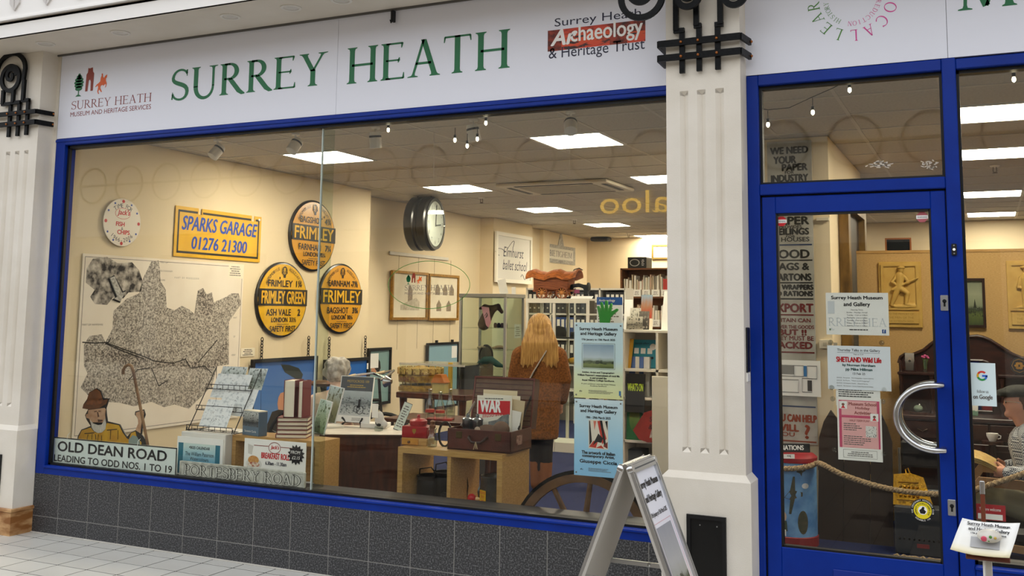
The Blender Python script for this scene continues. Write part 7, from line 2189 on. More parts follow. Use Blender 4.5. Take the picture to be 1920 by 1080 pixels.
# things on the sideboard
sbx=lambda px_,py_,Y: at(px_,py_,Y).x
Ys=YF+.26
t=T('portrait_photo','small sepia portrait of a bearded man in a dark carved stand','photo',(sbx(1706,690,Ys),Ys,zsh_)); hz=at(1706,662,Ys).z-zsh_
MB().box(-.03,.03,0,.004,.006,hz).build('photo',pic('sepia_bearded_portrait',[(0,'4a4642'),(.4,'5c5650'),(.7,'9a928a'),(1,'b3aca4')],2,.1),t)
poly(t,'printed_head',ell(0,hz*.66,.011,.016,14),M('sepia_face','a8988a',.6),-.0006); poly(t,'printed_beard',ell(0,hz*.57,.009,.009,12),M('sepia_dark','37322e',.6),-.0010)
for sx in (-1,1): MB().prism([(sx*.028,0),(sx*.042,0),(sx*.040,hz*.55),(sx*.034,hz*.66),(sx*.028,hz*.5)],-.006,.008).build('carved_side',m_cv,t)
MB().box(-.04,.04,-.012,.012,0,.008).build('base',m_cv,t)
t=T('flower_vase','small glass vase of pink flowers on the sideboard shelf','vase',(sbx(1735,692,Ys),Ys,zsh_)); hz=at(1735,670,Ys).z-zsh_
MB().lathe([(.014,0),(.016,.01),(.017,hz*.85),(.015,hz*.85),(.013,.01)],14).build('vase',m_bot,t,True)
for k,(dx,dz) in enumerate(((-.016,0),(0,.008),(.014,.002),(-.006,-.004),(.02,-.006))):
    f=MB().ball((dx,0,hz+.004+dz),(.010,.010,.008),8,6).build('flower',M('pink_petals','e0679a',.6),t,True)
    MB().tube([(dx*.3,0,.02),(dx,0,hz+dz)],.0015,5).build('stem',m_leaf,t)
p=at(1911,686,Ys)
t=T('octagonal_plate','black octagonal plate with a gilt flower on the sideboard shelf','plate',(p.x,Ys,p.z),rot=(-.15,0,0))
oc=lambda r: [(r*math.cos(PI/8+k*PI/4),r*math.sin(PI/8+k*PI/4)) for k in range(8)]
MB().prism(oc(.058),-.004,.004).build('dish',m_black,t)
ring(t,'gilt_line',0,0,.046,.046,.0025,m_gold,-.005,8)
for k in range(6): MB().prism(ell(.017*math.cos(k*PI/3),.017*math.sin(k*PI/3),.013,.009,10),-.0055,-.0045).build('gilt_petal',m_gold,t)
MB().box(-.03,.03,.004,.03,-.062,-.05).build('plate_stand',m_cv,t)
Ym=YF+.12
t=T('glass_dome','clear glass dome ornament on the left of the sideboard top','dome',(sbx(1722,770,Ym),Ym,ztop))
MB().lathe([(.062,0),(.062,.01),(.058,.012)],20).build('base',m_cv,t)
MB().lathe([(.056,.01),(.055,.04),(.042,.07),(.02,.085),(.002,.088)],20).build('dome',m_clear,t,True)
MB().ball((0,0,.035),(.03,.03,.025),10,8).build('ornament',M('pale_green_ornament','8d9a86',.5),t,True)
o,w_,h_=poster('greeting_card','small pink edged card with a pale figure on the sideboard','card',(1890,757),(1907,757),(1890,776),M('pink_card_edge','c98a80',.6),Y=Ym-.06)
o.location.z=ztop; patch(o,'card_picture',-w_*.38,w_*.38,h_*.1,h_*.9,m_paper,-.0006); poly(o,'card_figure',ell(0,h_*.45,w_*.15,h_*.25,14),m_grey_ink,-.001)
o=stand_card('postcard_view','small green and white card leaning on the sideboard below the mirror','postcard',(1815,773),(1834,773),757,Ym+.05,ztop,pic('green_white_card',[(0,'4a6b52'),(.4,'6b8a72'),(.5,'d9d3c8'),(1,'e2ddd4')],4,.2),-.2)[0]
p=at(1861,828,2.48)
# small table with a cup behind the reader
t2=T('cup_table','small dark side table between the reader and the sideboard','table',(p.x,2.48,0)); zt2=at(1861,827,2.48).z
MB().lathe([(.065,zt2-.02),(.065,zt2)],24).build('table_top',m_cv,t2); MB().lathe([(.02,.02),(.03,.2),(.02,zt2-.02)],12).lathe([(.06,0),(.06,.02)],20).build('pedestal',m_cv,t2)
cu2=T('tea_cup','white china cup behind the reading man','cup',(p.x,2.48,zt2))
MB().lathe([(.02,0),(.022,.004),(.034,.03),(.036,.05),(.033,.05),(.018,.008)],18).build('cup',m_paper,cu2,True)
MB().tube([(.034,0,.042),(.05,0,.035),(.048,0,.02),(.03,0,.015)],.004,6).build('cup_handle',m_paper,cu2,True)

# seated reading man in a flat cap, in a bentwood armchair
hp_=at(1906,757,2.1)
mn=T('person','seated man in a dark flat cap and checked shirt reading a paper','person',(hp_.x+.015,2.1,0))
zh=hp_.z
m_ms=M('fair_ruddy_skin','c98f74',.5)
b_=MB()
b_.ball((-.0,0,zh),(.082,.068,.10),18,14); limb(b_,[(-.015,-.005,zh-.04),(.03,.0,zh-.14)],[.05,.048])
b_.ball((-.075,-.012,zh-.005),(.018,.012,.016)); b_.ball((-.06,-.01,zh-.065),(.03,.03,.022)); b_.ball((-.072,-.01,zh+.02),(.016,.035,.012)); b_.ball((.01,-.07,zh-.01),(.018,.01,.028))
limb(b_,[(.06,0,zh-.25),(.10,0,zh-.42),(.10,0,zh-.58)],[.12,.12,.12])
limb(b_,[(.06,-.15,zh-.2),(.06,.15,zh-.2)],[.06,.06])
limb(b_,[(.08,-.08,zh-.62),(-.22,-.10,zh-.54),(-.27,-.10,.28),(-.27,-.10,.06)],[.085,.07,.055,.045]); limb(b_,[(.08,.08,zh-.62),(-.20,.09,zh-.56),(-.25,.09,.28),(-.25,.09,.06)],[.085,.07,.055,.045])
limb(b_,[(-.27,-.10,.04),(-.38,-.11,.03)],[.045,.035]); limb(b_,[(-.25,.09,.04),(-.36,.10,.03)],[.045,.035])
remesh(b_,'body',m_ms,mn,.010,3)
c_=MB()
limb(c_,[(.06,0,zh-.24),(.10,0,zh-.42),(.10,0,zh-.56)],[.135,.135,.13]); limb(c_,[(.055,-.155,zh-.20),(.045,0,zh-.155),(.055,.155,zh-.20)],[.07,.062,.07])
limb(c_,[(.055,-.17,zh-.2),(.05,-.215,zh-.38),(-.07,-.16,zh-.40)],[.068,.058,.045]); limb(c_,[(.055,.17,zh-.2),(.05,.215,zh-.38),(-.07,.14,zh-.40)],[.068,.058,.045])
m_chk=M('navy_white_check_shirt','c9cdd2',.8)
nt=m_chk.node_tree
ck_=nt.nodes.new('ShaderNodeTexChecker'); ck_.inputs['Scale'].default_value=110; ck_.inputs[1].default_value=lin('d6d8d8'); ck_.inputs[2].default_value=lin('2c3444')
tcn=nt.nodes.new('ShaderNodeTexCoord'); nt.links.new(tcn.outputs['Object'],ck_.inputs[0]); nt.links.new(ck_.outputs[0],nt.nodes['Principled BSDF'].inputs['Base Color'])
remesh(c_,'checked_shirt',m_chk,mn,.010,3)
t_=MB()
limb(t_,[(.10,-.08,zh-.62),(-.22,-.10,zh-.545),(-.27,-.10,.28),(-.27,-.10,.11)],[.10,.083,.068,.06]); limb(t_,[(.10,.08,zh-.62),(-.20,.09,zh-.565),(-.25,.09,.28),(-.25,.09,.11)],[.10,.083,.068,.06]); t_.ball((.11,0,zh-.60),(.13,.15,.10))
remesh(t_,'khaki_trousers',M('khaki_twill','8d8468',.8),mn,.012,3)
k_=MB()
k_.ball((.012,0,zh+.075),(.105,.092,.042),20,12); k_.ball((-.03,0,zh+.065),(.10,.085,.03),20,12); k_.ball((-.10,0,zh+.048),(.045,.062,.010),14,8)
remesh(k_,'flat_cap',M('dark_green_grey_tweed','3a3a33',.9,col2='2a2a26',ns=60,bump=.6,bs=200),mn,.007,2)
h_=MB(); h_.ball((.03,0,zh+.02),(.075,.074,.06),16,10); h_.ball((.02,-.066,zh-.005),(.02,.012,.03))
remesh(h_,'brown_hair',M('short_brown_hair','5a4030',.8),mn,.008,1)
g_=MB()
for s_ in (-1,1): g_.tube([(-.078,s_*.03+.018*math.cos(i*PI/7),zh+.012+.014*math.sin(i*PI/7)) for i in range(14)],.0018,5,closed=True); g_.tube([(-.076,s_*.05,zh+.015),(-.02,s_*.072,zh+.015),(.02,s_*.07,zh+.005)],.0018,5)
g_.tube([(-.079,-.012,zh+.014),(-.082,0,zh+.018),(-.079,.012,zh+.014)],.0018,5)
g_.build('glasses',m_alu,mn)
for s_ in (-1,1): MB().ball((-.072,s_*.03,zh+.010),.007,8,6).build('eye',M('dark_eye','2b221e',.3),mn,True)
MB().box(-.078,-.072,-.018,.018,zh-.044,zh-.039,.001).build('mouth',M('lip','a0605a',.6),mn)
for s_ in (-1,1):
    hd_=MB(); x0,y0,z0=-.10,s_*.135-.01,zh-.40
    hd_.ball((x0-.01,y0,z0),(.042,.026,.034))
    for k in range(4): limb(hd_,[(x0-.025,y0-s_*.012,z0+.026-.016*k),(x0-.052,y0-s_*.03,z0+.022-.016*k),(x0-.045+.004*k,y0-s_*.052,z0+.016-.016*k)],[.0088,.0085,.0075],8)
    limb(hd_,[(x0,y0-s_*.015,z0+.028),(x0-.03,y0-s_*.04,z0+.048)],[.010,.0085],8)
    remesh(hd_,'hand',m_ms,mn,.0045,2)
# newspaper
np_=T('newspaper','folded yellowed newspaper held by the reading man','newspaper',(mn.location.x-.20,2.1,zh-.40))
def pageset(sgn,dz):
    mb=MB(); N=9
    for j in range(N):
        u=j/(N-1); x=-.18+.24*u; z=.035*math.sin(u*PI*.9)-.05*u+dz
        mb.v += [(x,-.005+sgn*.0,z),(x,sgn*.20,z+.03)]
    for j in range(N-1): mb.f.append((2*j,2*j+2,2*j+3,2*j+1))
    o=mb.build('page',M('yellowed_newsprint','d9b878',.8,col2='c9a562',ns=30),np_); sd=o.modifiers.new('t','SOLIDIFY'); sd.thickness=.003
for k in range(4): pageset(-1,.008*k+.02); pageset(1,.008*k+.02)
# armchair
ac_=T('armchair','bentwood armchair with dark cushions under the reading man','armchair',(mn.location.x+.03,2.1,0))
m_bent=M('pale_bentwood','b08a64',.4,col2='9a744e',ns=8)
for s_ in (-1,1):
    MB().tube([(-.36,s_*.30,.02),(-.38,s_*.30,.06),(-.34,s_*.30,.42),(-.26,s_*.30,.535),(-.05,s_*.30,.53),(.2,s_*.30,.47),(.34,s_*.30,.30),(.36,s_*.30,.03)],.02,sq=(.055,.022),up=(0,1,0)).build('bentwood_arm',m_bent,ac_)
MB().box(-.22,.2,-.27,.27,zh-.80,zh-.70,.03).build('seat_cushion',M('black_leather','141316',.4),ac_)
bkc=MB().box(-.05,.05,-.27,.27,0,.60,.03).build('back_cushion',MATS['black_leather'],ac_); bkc.location=(.27,0,zh-.72); bkc.rotation_euler=(0,.25,0)
MB().bar((-.2,-.29,zh-.80),(.3,-.29,zh-.84),.03,.04).bar((-.2,.29,zh-.80),(.3,.29,zh-.84),.03,.04).build('seat_rail',m_bent,ac_)
# dark chair edge near the door
p=at(1752,880,2.38)
t=T('stacking_chair','black chair with a thin pale frame partly hidden by the door stile','chair',(p.x-.05,2.39,0),.1)
zs_=at(1752,880,2.3).z
MB().box(-.15,.15,-.11,.12,zs_-.17,zs_-.13,.02).build('seat',MATS['black_leather'],t)
MB().box(-.15,.15,.10,.13,zs_-.02,zs_+.15,.012).build('backrest',MATS['black_leather'],t)
for sx in (-1,1):
    MB().tube([(sx*.16,.13,0),(sx*.16,.12,zs_+.1),],.009,8).build('leg',m_alu,t); MB().tube([(sx*.16,-.12,0),(sx*.16,-.12,zs_-.15),(sx*.16,.12,zs_-.15)],.009,8).build('leg',m_alu,t)

# donations bin with painted aircraft
p=at(1492,900,2.15)
t=T('donations_bin','round donations bin painted with aircraft on a blue sky','bin',(at(1487,900,2.12).x,2.12,0))
Rb=at(1531,900,2.12).x-at(1487,900,2.12).x
zl=at(1490,868,2.0).z
MB().lathe([(Rb*1.04,0),(Rb*1.04,.06),(Rb*1.0,.065)],32).build('red_base',M('bin_red','8f1d22',.5),t)
MB().lathe([(Rb,.06),(Rb,zl)],32).build('drum',M('painted_sky_blue','4f86c0',.6,col2='7fb0dc',ns=9),t,True)
MB().lathe([(Rb*1.03,zl),(Rb*1.05,zl+.03),(Rb*.9,zl+.05),(.002,zl+.055)],32).build('red_lid',M('lid_red','a01f2a',.45),t,True)

def onbin(u,z,r=1.004):
    a=u/Rb+.17; return (Rb*r*math.sin(a),-Rb*r*math.cos(a),z)

def binshape(name,pts,mat,r=1.006):
    mb=MB(); cxm=sum(p_[0] for p_ in pts)/len(pts); czm=sum(p_[1] for p_ in pts)/len(pts)
    mb.v=[onbin(cxm,czm,r+.004)]+[onbin(a,b,r) for a,b in pts]
    for i in range(len(pts)): mb.f.append((0,i+1,(i+1) % len(pts)+1))
    return mb.build(name,mat,t)

m_cam=M('camouflage_paint','3f4230',.7,col2='59523a',ns=40)
zc0=zl*.62
binshape('painted_aircraft',[(-.06,-.02+zc0),(-.02,.03+zc0),(.0,.12+zc0),(.012,.12+zc0),(.012,.03+zc0),(.06,.02+zc0),(.06,-.005+zc0),(.01,-.02+zc0),(-.015,-.12+zc0),(-.03,-.12+zc0),(-.02,-.03+zc0)],m_cam)
binshape('painted_aircraft',[(.02,.15+zc0),(.04,.17+zc0),(.09,.16+zc0),(.06,.145+zc0),(.055,.12+zc0),(.045,.14+zc0)],m_cam,1.007)
binshape('painted_cloud',ell(.08,zc0+.06,.025,.018,12),m_paper)
binshape('painted_cloud',ell(-.09,zc0+.08,.015,.012,12),m_paper)
binshape('painted_tank',ell(.06,zl*.30,.035,.075,16),m_cam)
binshape('painted_boy',ell(-.065,zl*.36,.02,.03,12),M('painted_boy_face','d9b8a0',.7)); binshape('painted_boy_coat',[(-.09,.1),(-.04,.1),(-.045,zl*.31),(-.085,zl*.31)],M('boy_coat_green','3a4a38',.7))
binshape('white_plaque',[(-.09,.07),(-.05,.07),(-.05,.11),(-.09,.11)],m_paper,1.012)
dn=T('donations_sign','black sign with white DONATIONS lettering on the bin lid','sign',(t.location.x-.01,2.02,zl+.058),rot=(-.2,-.06,0))
MB().box(-.13,.14,0,.01,.005,.062,.003).build('board',m_black,dn)
txt(dn,'DONATIONS',.0,.02,.03,m_white,w=.2,y=-.001,bold=.0015)
MB().box(-.02,.05,-.06,-.055,-.04,-.012).build('contactless_card',m_paper,dn); txt(dn,'<<(',.015,-.033,.016,m_ink,y=-.061,bold=.001)

# rope across the entrance

def rope(name,label,pts,r=.017,turns=28):
    P=[Vector(p_) for p_ in pts]
    L=[0]
    for i in range(1,len(P)): L.append(L[-1]+(P[i]-P[i-1]).length)
    tot=L[-1]; t=T(name,label,'rope')
    N=int(tot/.012)

    def pos(s):
        for i in range(1,len(P)):
            if s <= L[i]+1e-9:
                f=(s-L[i-1])/max(L[i]-L[i-1],1e-9); p0=P[max(i-2,0)]; p1=P[i-1]; p2=P[i]; p3=P[min(i+1,len(P)-1)]
                return .5*((2*p1)+(p2-p0)*f+(2*p0-5*p1+4*p2-p3)*f*f+(3*p1-p0-3*p2+p3)*f ** 3)
        return P[-1]
    C_=[pos(tot*i/N) for i in range(N+1)]
    for k in range(3):
        pts_=[]
        for i in range(N+1):
            tg=(C_[min(i+1,N)]-C_[max(i-1,0)]).normalized(); u=tg.cross(Vector((0,0,1))).normalized(); v=u.cross(tg)
            a=2*PI*(turns*tot*i/N/1.6+k/3)
            pts_.append(C_[i]+(u*math.cos(a)+v*math.sin(a))*r*.55)
        MB().tube(pts_,r*.58,7).build('strand',M('tan_hemp','b59c78',.9,col2='9a8060',ns=60),t,True)
    return t

YR=1.93
rp_=[at(a,b,max(1.72,YR-.06*k_)) for k_,(a,b) in enumerate(((1531,862),(1545,872),(1580,890),(1640,910),(1700,922),(1770,927),(1815,922),(1860,908),(1920,888),(1990,862)))]
lp=[]
bx_,by_=t.location.x,t.location.y
for i in range(14):
    a=math.radians(-150+150*i/13+0)
    lp.append(Vector((bx_+Rb*1.16*math.sin(math.radians(-95+165*i/13)),by_-Rb*1.16*math.cos(math.radians(-95+165*i/13)),zl-.03-.02*math.sin(PI*i/13)+.03*i/13)))
rope('rope_barrier','thick tan hemp rope looped round the bin and sagging across the doorway',lp+rp_[1:])

# dark gothic panel
Yg=2.32
gp_=lambda px_,py_: (at(px_,py_,Yg).x,at(px_,py_,Yg).z)
gt=T('gothic_panel','dark wooden double panel with pointed tops behind the rope','panel',(0,Yg,0))
m_gw=M('dark_brown_boards','2c211a',.6,col2='3a2b21',ns=7,stretch=(1,1,.2))
lo=0.0
L1=[(gp_(1533,1000)[0],lo),(gp_(1580,1000)[0],lo),gp_(1581,815),gp_(1572,790),gp_(1556,769),gp_(1543,790),gp_(1534,820)]
L2=[(gp_(1581,1000)[0],lo),(gp_(1630,1000)[0],lo),gp_(1630,830),gp_(1582,830)]
L3=[(gp_(1631,1000)[0],lo),(gp_(1674,1000)[0],lo),gp_(1672,830),gp_(1662,800),gp_(1648,770),gp_(1636,790),gp_(1631,815)]
for P_ in (L1,L2,L3): MB().prism([(x+.001*i,z) for i,(x,z) in enumerate(P_)],0,.03).build('board',m_gw,gt)
MB().box(gp_(1535,1000)[0],gp_(1670,1000)[0],.03,.05,.06,.12).box(gp_(1535,1000)[0],gp_(1670,1000)[0],.03,.05,.45,.51).build('ledge',m_gw,gt)
# grey cabinet heater, brass tray
Yh=2.12
a,b=at(1676,948,Yh),at(1768,948,Yh)
zt=a.z
t=T('storage_chest','dark grey studded chest on the carpet behind the door','chest',((a.x+b.x)/2,Yh,0)); hw=(b.x-a.x)/2
MB().box(-hw,hw,0,.14,.0,zt,.008).build('body',M('dark_grey_fibre','33363a',.6),t)
for i in range(9): MB().ball((-hw+.03+i*(2*hw-.06)/8,-.002,.10),.008,8,6).build('stud',m_iron,t,True)
MB().box(-hw*.1,hw*.4,-.004,0,.05,.075).build('red_stencil',M('red_stencil','8a2f30',.6),t)
t=T('brass_tray','embossed golden brass tray leaning on the grey chest','tray',((a.x*.65+b.x*.35),Yh+.06,zt),rot=(-.5,.0,.1))
m_br=M('polished_brass','c9962c',.28,1.0,col2='a87a20',ns=40,bump=1.0,bs=60)
MB().prism([(-.11,0),(.13,0),(.08,.19),(.0,.215),(-.1,.2)],0,.02).build('sheet',m_br,t)
frame(t,'raised_rim',-.085,.06,.03,.16,.012,m_br,-.001,.012)
for i in range(5):
    for j in range(3): MB().ball((-.06+.025*i,-.003,.06+.03*j),.010,8,6).build('boss',m_br,t,True)
MB().tube([(-.02,.01,.2),(-.025,.01,.24),(-.01,.01,.25),(.0,.01,.22)],.005,6).build('hook',m_br,t)
pts=[(at(1675,1035,1.95).x+.30*i/16,1.98+.02*math.sin(i*2.3),.012+.006*(i % 2)) for i in range(17)]
tag(MB().tube(pts,.012,7).build('rope_end',MATS['tan_hemp'],None,True),'frayed tan rope end lying on the carpet by the chest','rope')

# ================================================================ papers and stickers on the door glass
GD=.0385
o,w_,h_=poster('opening_times_notice','white notice of museum opening times on the door glass','notice',(1548,549),(1665,549),(1549,627),m_paper,Y=GD)
m_ghost=M('pale_grey_watermark','d3d6d8',.7)
txt(o,'RREY HEA',0,h_*.2,h_*.2,m_ghost,w=w_*.94,font='serif',y=-.0006); patch(o,'arch_watermark',-w_*.47,-w_*.36,h_*.5,h_*.8,m_ghost,-.0006)
txt(o,'Surrey Heath Museum',0,h_*.82,h_*.105,m_ink,w=w_*.82,bold=.0008); txt(o,'and Gallery',0,h_*.655,h_*.12,m_ink,w=w_*.42,bold=.0008)
for i,s_ in enumerate(('Opening Times','Sunday - Monday: Closed','Tuesday - 11am to 4.30pm','Wednesday - 11am to 4.30pm','Thursday - 11am to 4.30pm','Friday - 11am to 4.30pm','Saturday - 11am to 4.30pm')): txt(o,s_,0,h_*(.575-.063*i),h_*.035,m_ink,w=w_*(.2 if i == 0 else .33))
lines(o,-w_*.2,w_*.24,h_*.1,h_*.15,1,m_ink,-.001)
patch(o,'blue_square',w_*.39,w_*.45,h_*.05,h_*.14,M('social_blue','2a5298',.5),-.001); txt(o,'f',w_*.42,h_*.06,h_*.075,m_white,y=-.0014)
logo(o,-w_*.44,h_*.1,.012,(m_leaf,m_ghost,m_ghost),-.001)
o,w_,h_=poster('talks_notice','white notice for Thursday talks on SHETLAND Wild Life on the door','notice',(1551,647),(1669,651),(1553,729),M('cool_white_paper','e9eef4',.7),Y=GD)
txt(o,'Thursday Talks in the Gallery',0,h_*.86,h_*.075,m_ink,w=w_*.68); patch(o,'underline',-w_*.34,w_*.34,h_*.845,h_*.85,m_ink)
txt(o,'Begin at 12.30',0,h_*.79,h_*.035,m_grey_ink); txt(o,'SHETLAND Wild Life',0,h_*.63,h_*.115,m_red,w=w_*.71,bold=.0014)
txt(o,'by Norman Horsham',0,h_*.52,h_*.07,m_teal,w=w_*.52,bold=.0006); txt(o,'pp Mike Hillman',0,h_*.42,h_*.08,m_teal,w=w_*.42,bold=.0006); txt(o,'13 Feb 25',0,h_*.345,h_*.05,m_ink)
for i,s_ in enumerate(('20.02.25   Pam Jones    Fire! Geography - Lower Galleries','27.02.25   Pat Morris    "What\'s up with Hedgehogs?"','06.03.25   Christopher France    Seasonal Spring','20.03.25   Phil Stevens - Surrey Heath Museum & Gallery')): txt(o,s_,-w_*.36,h_*(.25-.062*i),h_*.032,m_grey_ink,al='L')
o,w_,h_=poster('text_sheet','grey printed text sheet hanging between the two lower door notices','notice',(1567,722),(1650,726),(1568,760),m_paper,Y=GD+.004)
lines(o,-w_*.44,w_*.4,h_*.02,h_*.95,9,m_ink,-.001,cen=False)
o,w_,h_=poster('holiday_activities_poster','pink poster for museum school holiday activities on the door','poster',(1569,744),(1652,749),(1569,861),m_paper,Y=GD)
patch(o,'pink_sheet',-w_*.46,w_*.46,h_*.2,h_*.96,M('deep_pink_print','c94a6e',.6),-.0004)
patch(o,'pale_pink_title',-w_*.40,w_*.40,h_*.72,h_*.95,M('salmon_pink_print','eab0ae',.6),-.0007); patch(o,'pale_pink_panel',-w_*.40,w_*.42,h_*.2,h_*.68,MATS['salmon_pink_print'],-.0007)
for i,s_ in enumerate(('Museum School','Holiday','Activities')): txt(o,s_,.08*w_,h_*(.88-.07*i),h_*.05,m_maroon,w=w_*(.62,.32,.38)[i],y=-.0012,bold=.0005)
txt(o,'HALF TERM FUN!',0,h_*.62,h_*.035,m_maroon,w=w_*.44,y=-.0012)
lines(o,-w_*.36,w_*.1,h_*.47,h_*.6,4,m_grey_ink,-.0012,cen=False); lines(o,-w_*.36,w_*.3,h_*.24,h_*.40,5,m_grey_ink,-.0012,cen=False); lines(o,-w_*.3,w_*.3,h_*.06,h_*.15,3,m_grey_ink,-.0012)
frame(o,'outlined_box',-w_*.38,w_*.38,h_*.04,h_*.17,.001,m_grey_ink,-.0006,.0003)
pt=patch(o,'puzzle_picture',w_*.14,w_*.38,h_*.38,h_*.56,M('grey_doodle_print','e3e0da',.6,col2='6a6a6a',ns=180,lo=.55,hi=.62),-.0014)
for (x,z) in ((-.36,.88),(.34,.70)):
    c_=patch(o,'child_picture',(x-.09)*w_,(x+.09)*w_,(z-.06)*h_,(z+.06)*h_,m_white,-.0013); poly(o,'printed_child',ell(x*w_,z*h_+.01*h_,.035*w_,.022*h_,10),M('brown_child_print','7a4a3a',.6),-.0016)
    poly(o,'printed_dress',[((x-.05)*w_,(z-.05)*h_),((x+.05)*w_,(z-.05)*h_),(x*w_,z*h_)],m_red,-.0016)
m_suck=thin_glass('clear_rubber','e6e6e2',1.5)
for k,(px_,py_) in enumerate(((1557,642),(1653,643),(1559,727),(1657,731),(1561,748),(1655,753),(1564,843),(1657,851))):
    p=at(px_,py_,.03)
    t=T('suction_cup','clear suction cup on the door glass, %s' % ('left under the opening times','right under the opening times','left under the talks notice','right under the talks notice','top left of the pink poster','top right of the pink poster','bottom left of the pink poster','bottom right of the pink poster')[k],'suction cup',(p.x,.0385,p.z),group='suction cups on the door')
    MB().lathe([(.012,0),(.010,.004),(.004,.007),(.005,.013),(.003,.014)],14,axis='y').build('cup',m_suck,t,True)
for k,(px_,py_) in enumerate(((1465,415),(1729,407))):
    p=at(px_,py_,.029)
    t=T('warning_sticker',('red octagonal warning sticker at the top left of the door glass','faded red octagonal warning sticker at the top right of the door glass')[k],'sticker',(p.x,.0295,p.z))
    rr=.0255
    MB().prism([(rr*math.cos(PI/8+i*PI/4),rr*math.sin(PI/8+i*PI/4)) for i in range(8)],-.0004,0).build('sticker',m_red if k == 0 else M('faded_red_print','b05a62',.6),t)
    patch(t,'white_band',-.025,.025,-.008,.008,m_white,-.0008); txt(t,'WARNING',0,-.005,.009,m_ink,w=.042,y=-.0012)
p=at(1730,957,.029); rr=.05
t=T('round_sticker','round black and yellow motor club sticker low on the door glass','sticker',(p.x,.0295,p.z))
MB().prism(ell(0,0,rr,rr,36),-.0004,0).build('black_disc',m_ink,t); poly(t,'yellow_disc',ell(0,0,rr*.74,rr*.74,32),M('yellow_sticker_print','e6d21e',.5),-.0006); poly(t,'white_centre',ell(0,0,rr*.38,rr*.38,24),m_white,-.0009)
poly(t,'printed_rider',[(-.010,-.014),(.008,-.015),(.014,-.004),(.006,.004),(.008,.014),(.0,.016),(-.006,.006),(-.014,0)],m_ink,-.0012)
arctxt(t,'THE CENTENARY MOTOCROSS CLUB',0,0,rr*.81,200,-20,rr*.13,m_white,y=-.0008); arctxt(t,'SCRAMBLE 100',0,0,rr*.93,225,315,rr*.13,m_white,y=-.0008,inside=True)
arctxt(t,'CAMBERLEY & DISTRICT MOTOR CLUB',0,0,rr*.50,220,-40,rr*.15,m_ink,y=-.0010)
# search engine sticker on the right window
o,w_,h_=poster('window_sticker','white follow us on Google sticker on the right window','sticker',(1815,679),(1866,682),(1817,760),M('cool_white_vinyl','dff0f2',.5),Y=.0492)
cg=(0,h_*.70); R_=w_*.20
for (a0,a1,c_) in ((45,150,'d93a2e'),(150,200,'e8b020'),(200,310,'2f9a4a'),(310,362,'3a6fd8')):
    mb=MB(); n=12
    for i in range(n):
        A,B=math.radians(a0+(a1-a0)*i/n),math.radians(a0+(a1-a0)*(i+1)/n)
        mb.quad((cg[0]+R_*math.cos(A),-.001,cg[1]+R_*math.sin(A)),(cg[0]+R_*math.cos(B),-.001,cg[1]+R_*math.sin(B)),(cg[0]+R_*.62*math.cos(B),-.001,cg[1]+R_*.62*math.sin(B)),(cg[0]+R_*.62*math.cos(A),-.001,cg[1]+R_*.62*math.sin(A)))
    if c_ == '3a6fd8': mb.quad((cg[0],-.001,cg[1]-R_*.19),(cg[0]+R_,-.001,cg[1]-R_*.19),(cg[0]+R_,-.001,cg[1]+R_*.19),(cg[0],-.001,cg[1]+R_*.19))
    mb.build('letter_arc',M('vinyl_'+c_,c_,.5),o)
txt(o,'follow us',0,h_*.30,h_*.075,m_grey_ink,w=w_*.42); txt(o,'on Google',0,h_*.13,h_*.13,m_grey_ink,w=w_*.70,bold=.0008)
o,w_,h_=poster('red_notice','red welcome card payment notice low in the right window','notice',(1827,944),(1885,948),(1828,973),M('red_notice_print','a81d28',.5),Y=.075)
txt(o,'You are welcome',0,h_*.6,h_*.2,m_white,w=w_*.7); patch(o,'white_strip',-w_*.4,w_*.4,h_*.05,h_*.4,m_paper,-.0008)

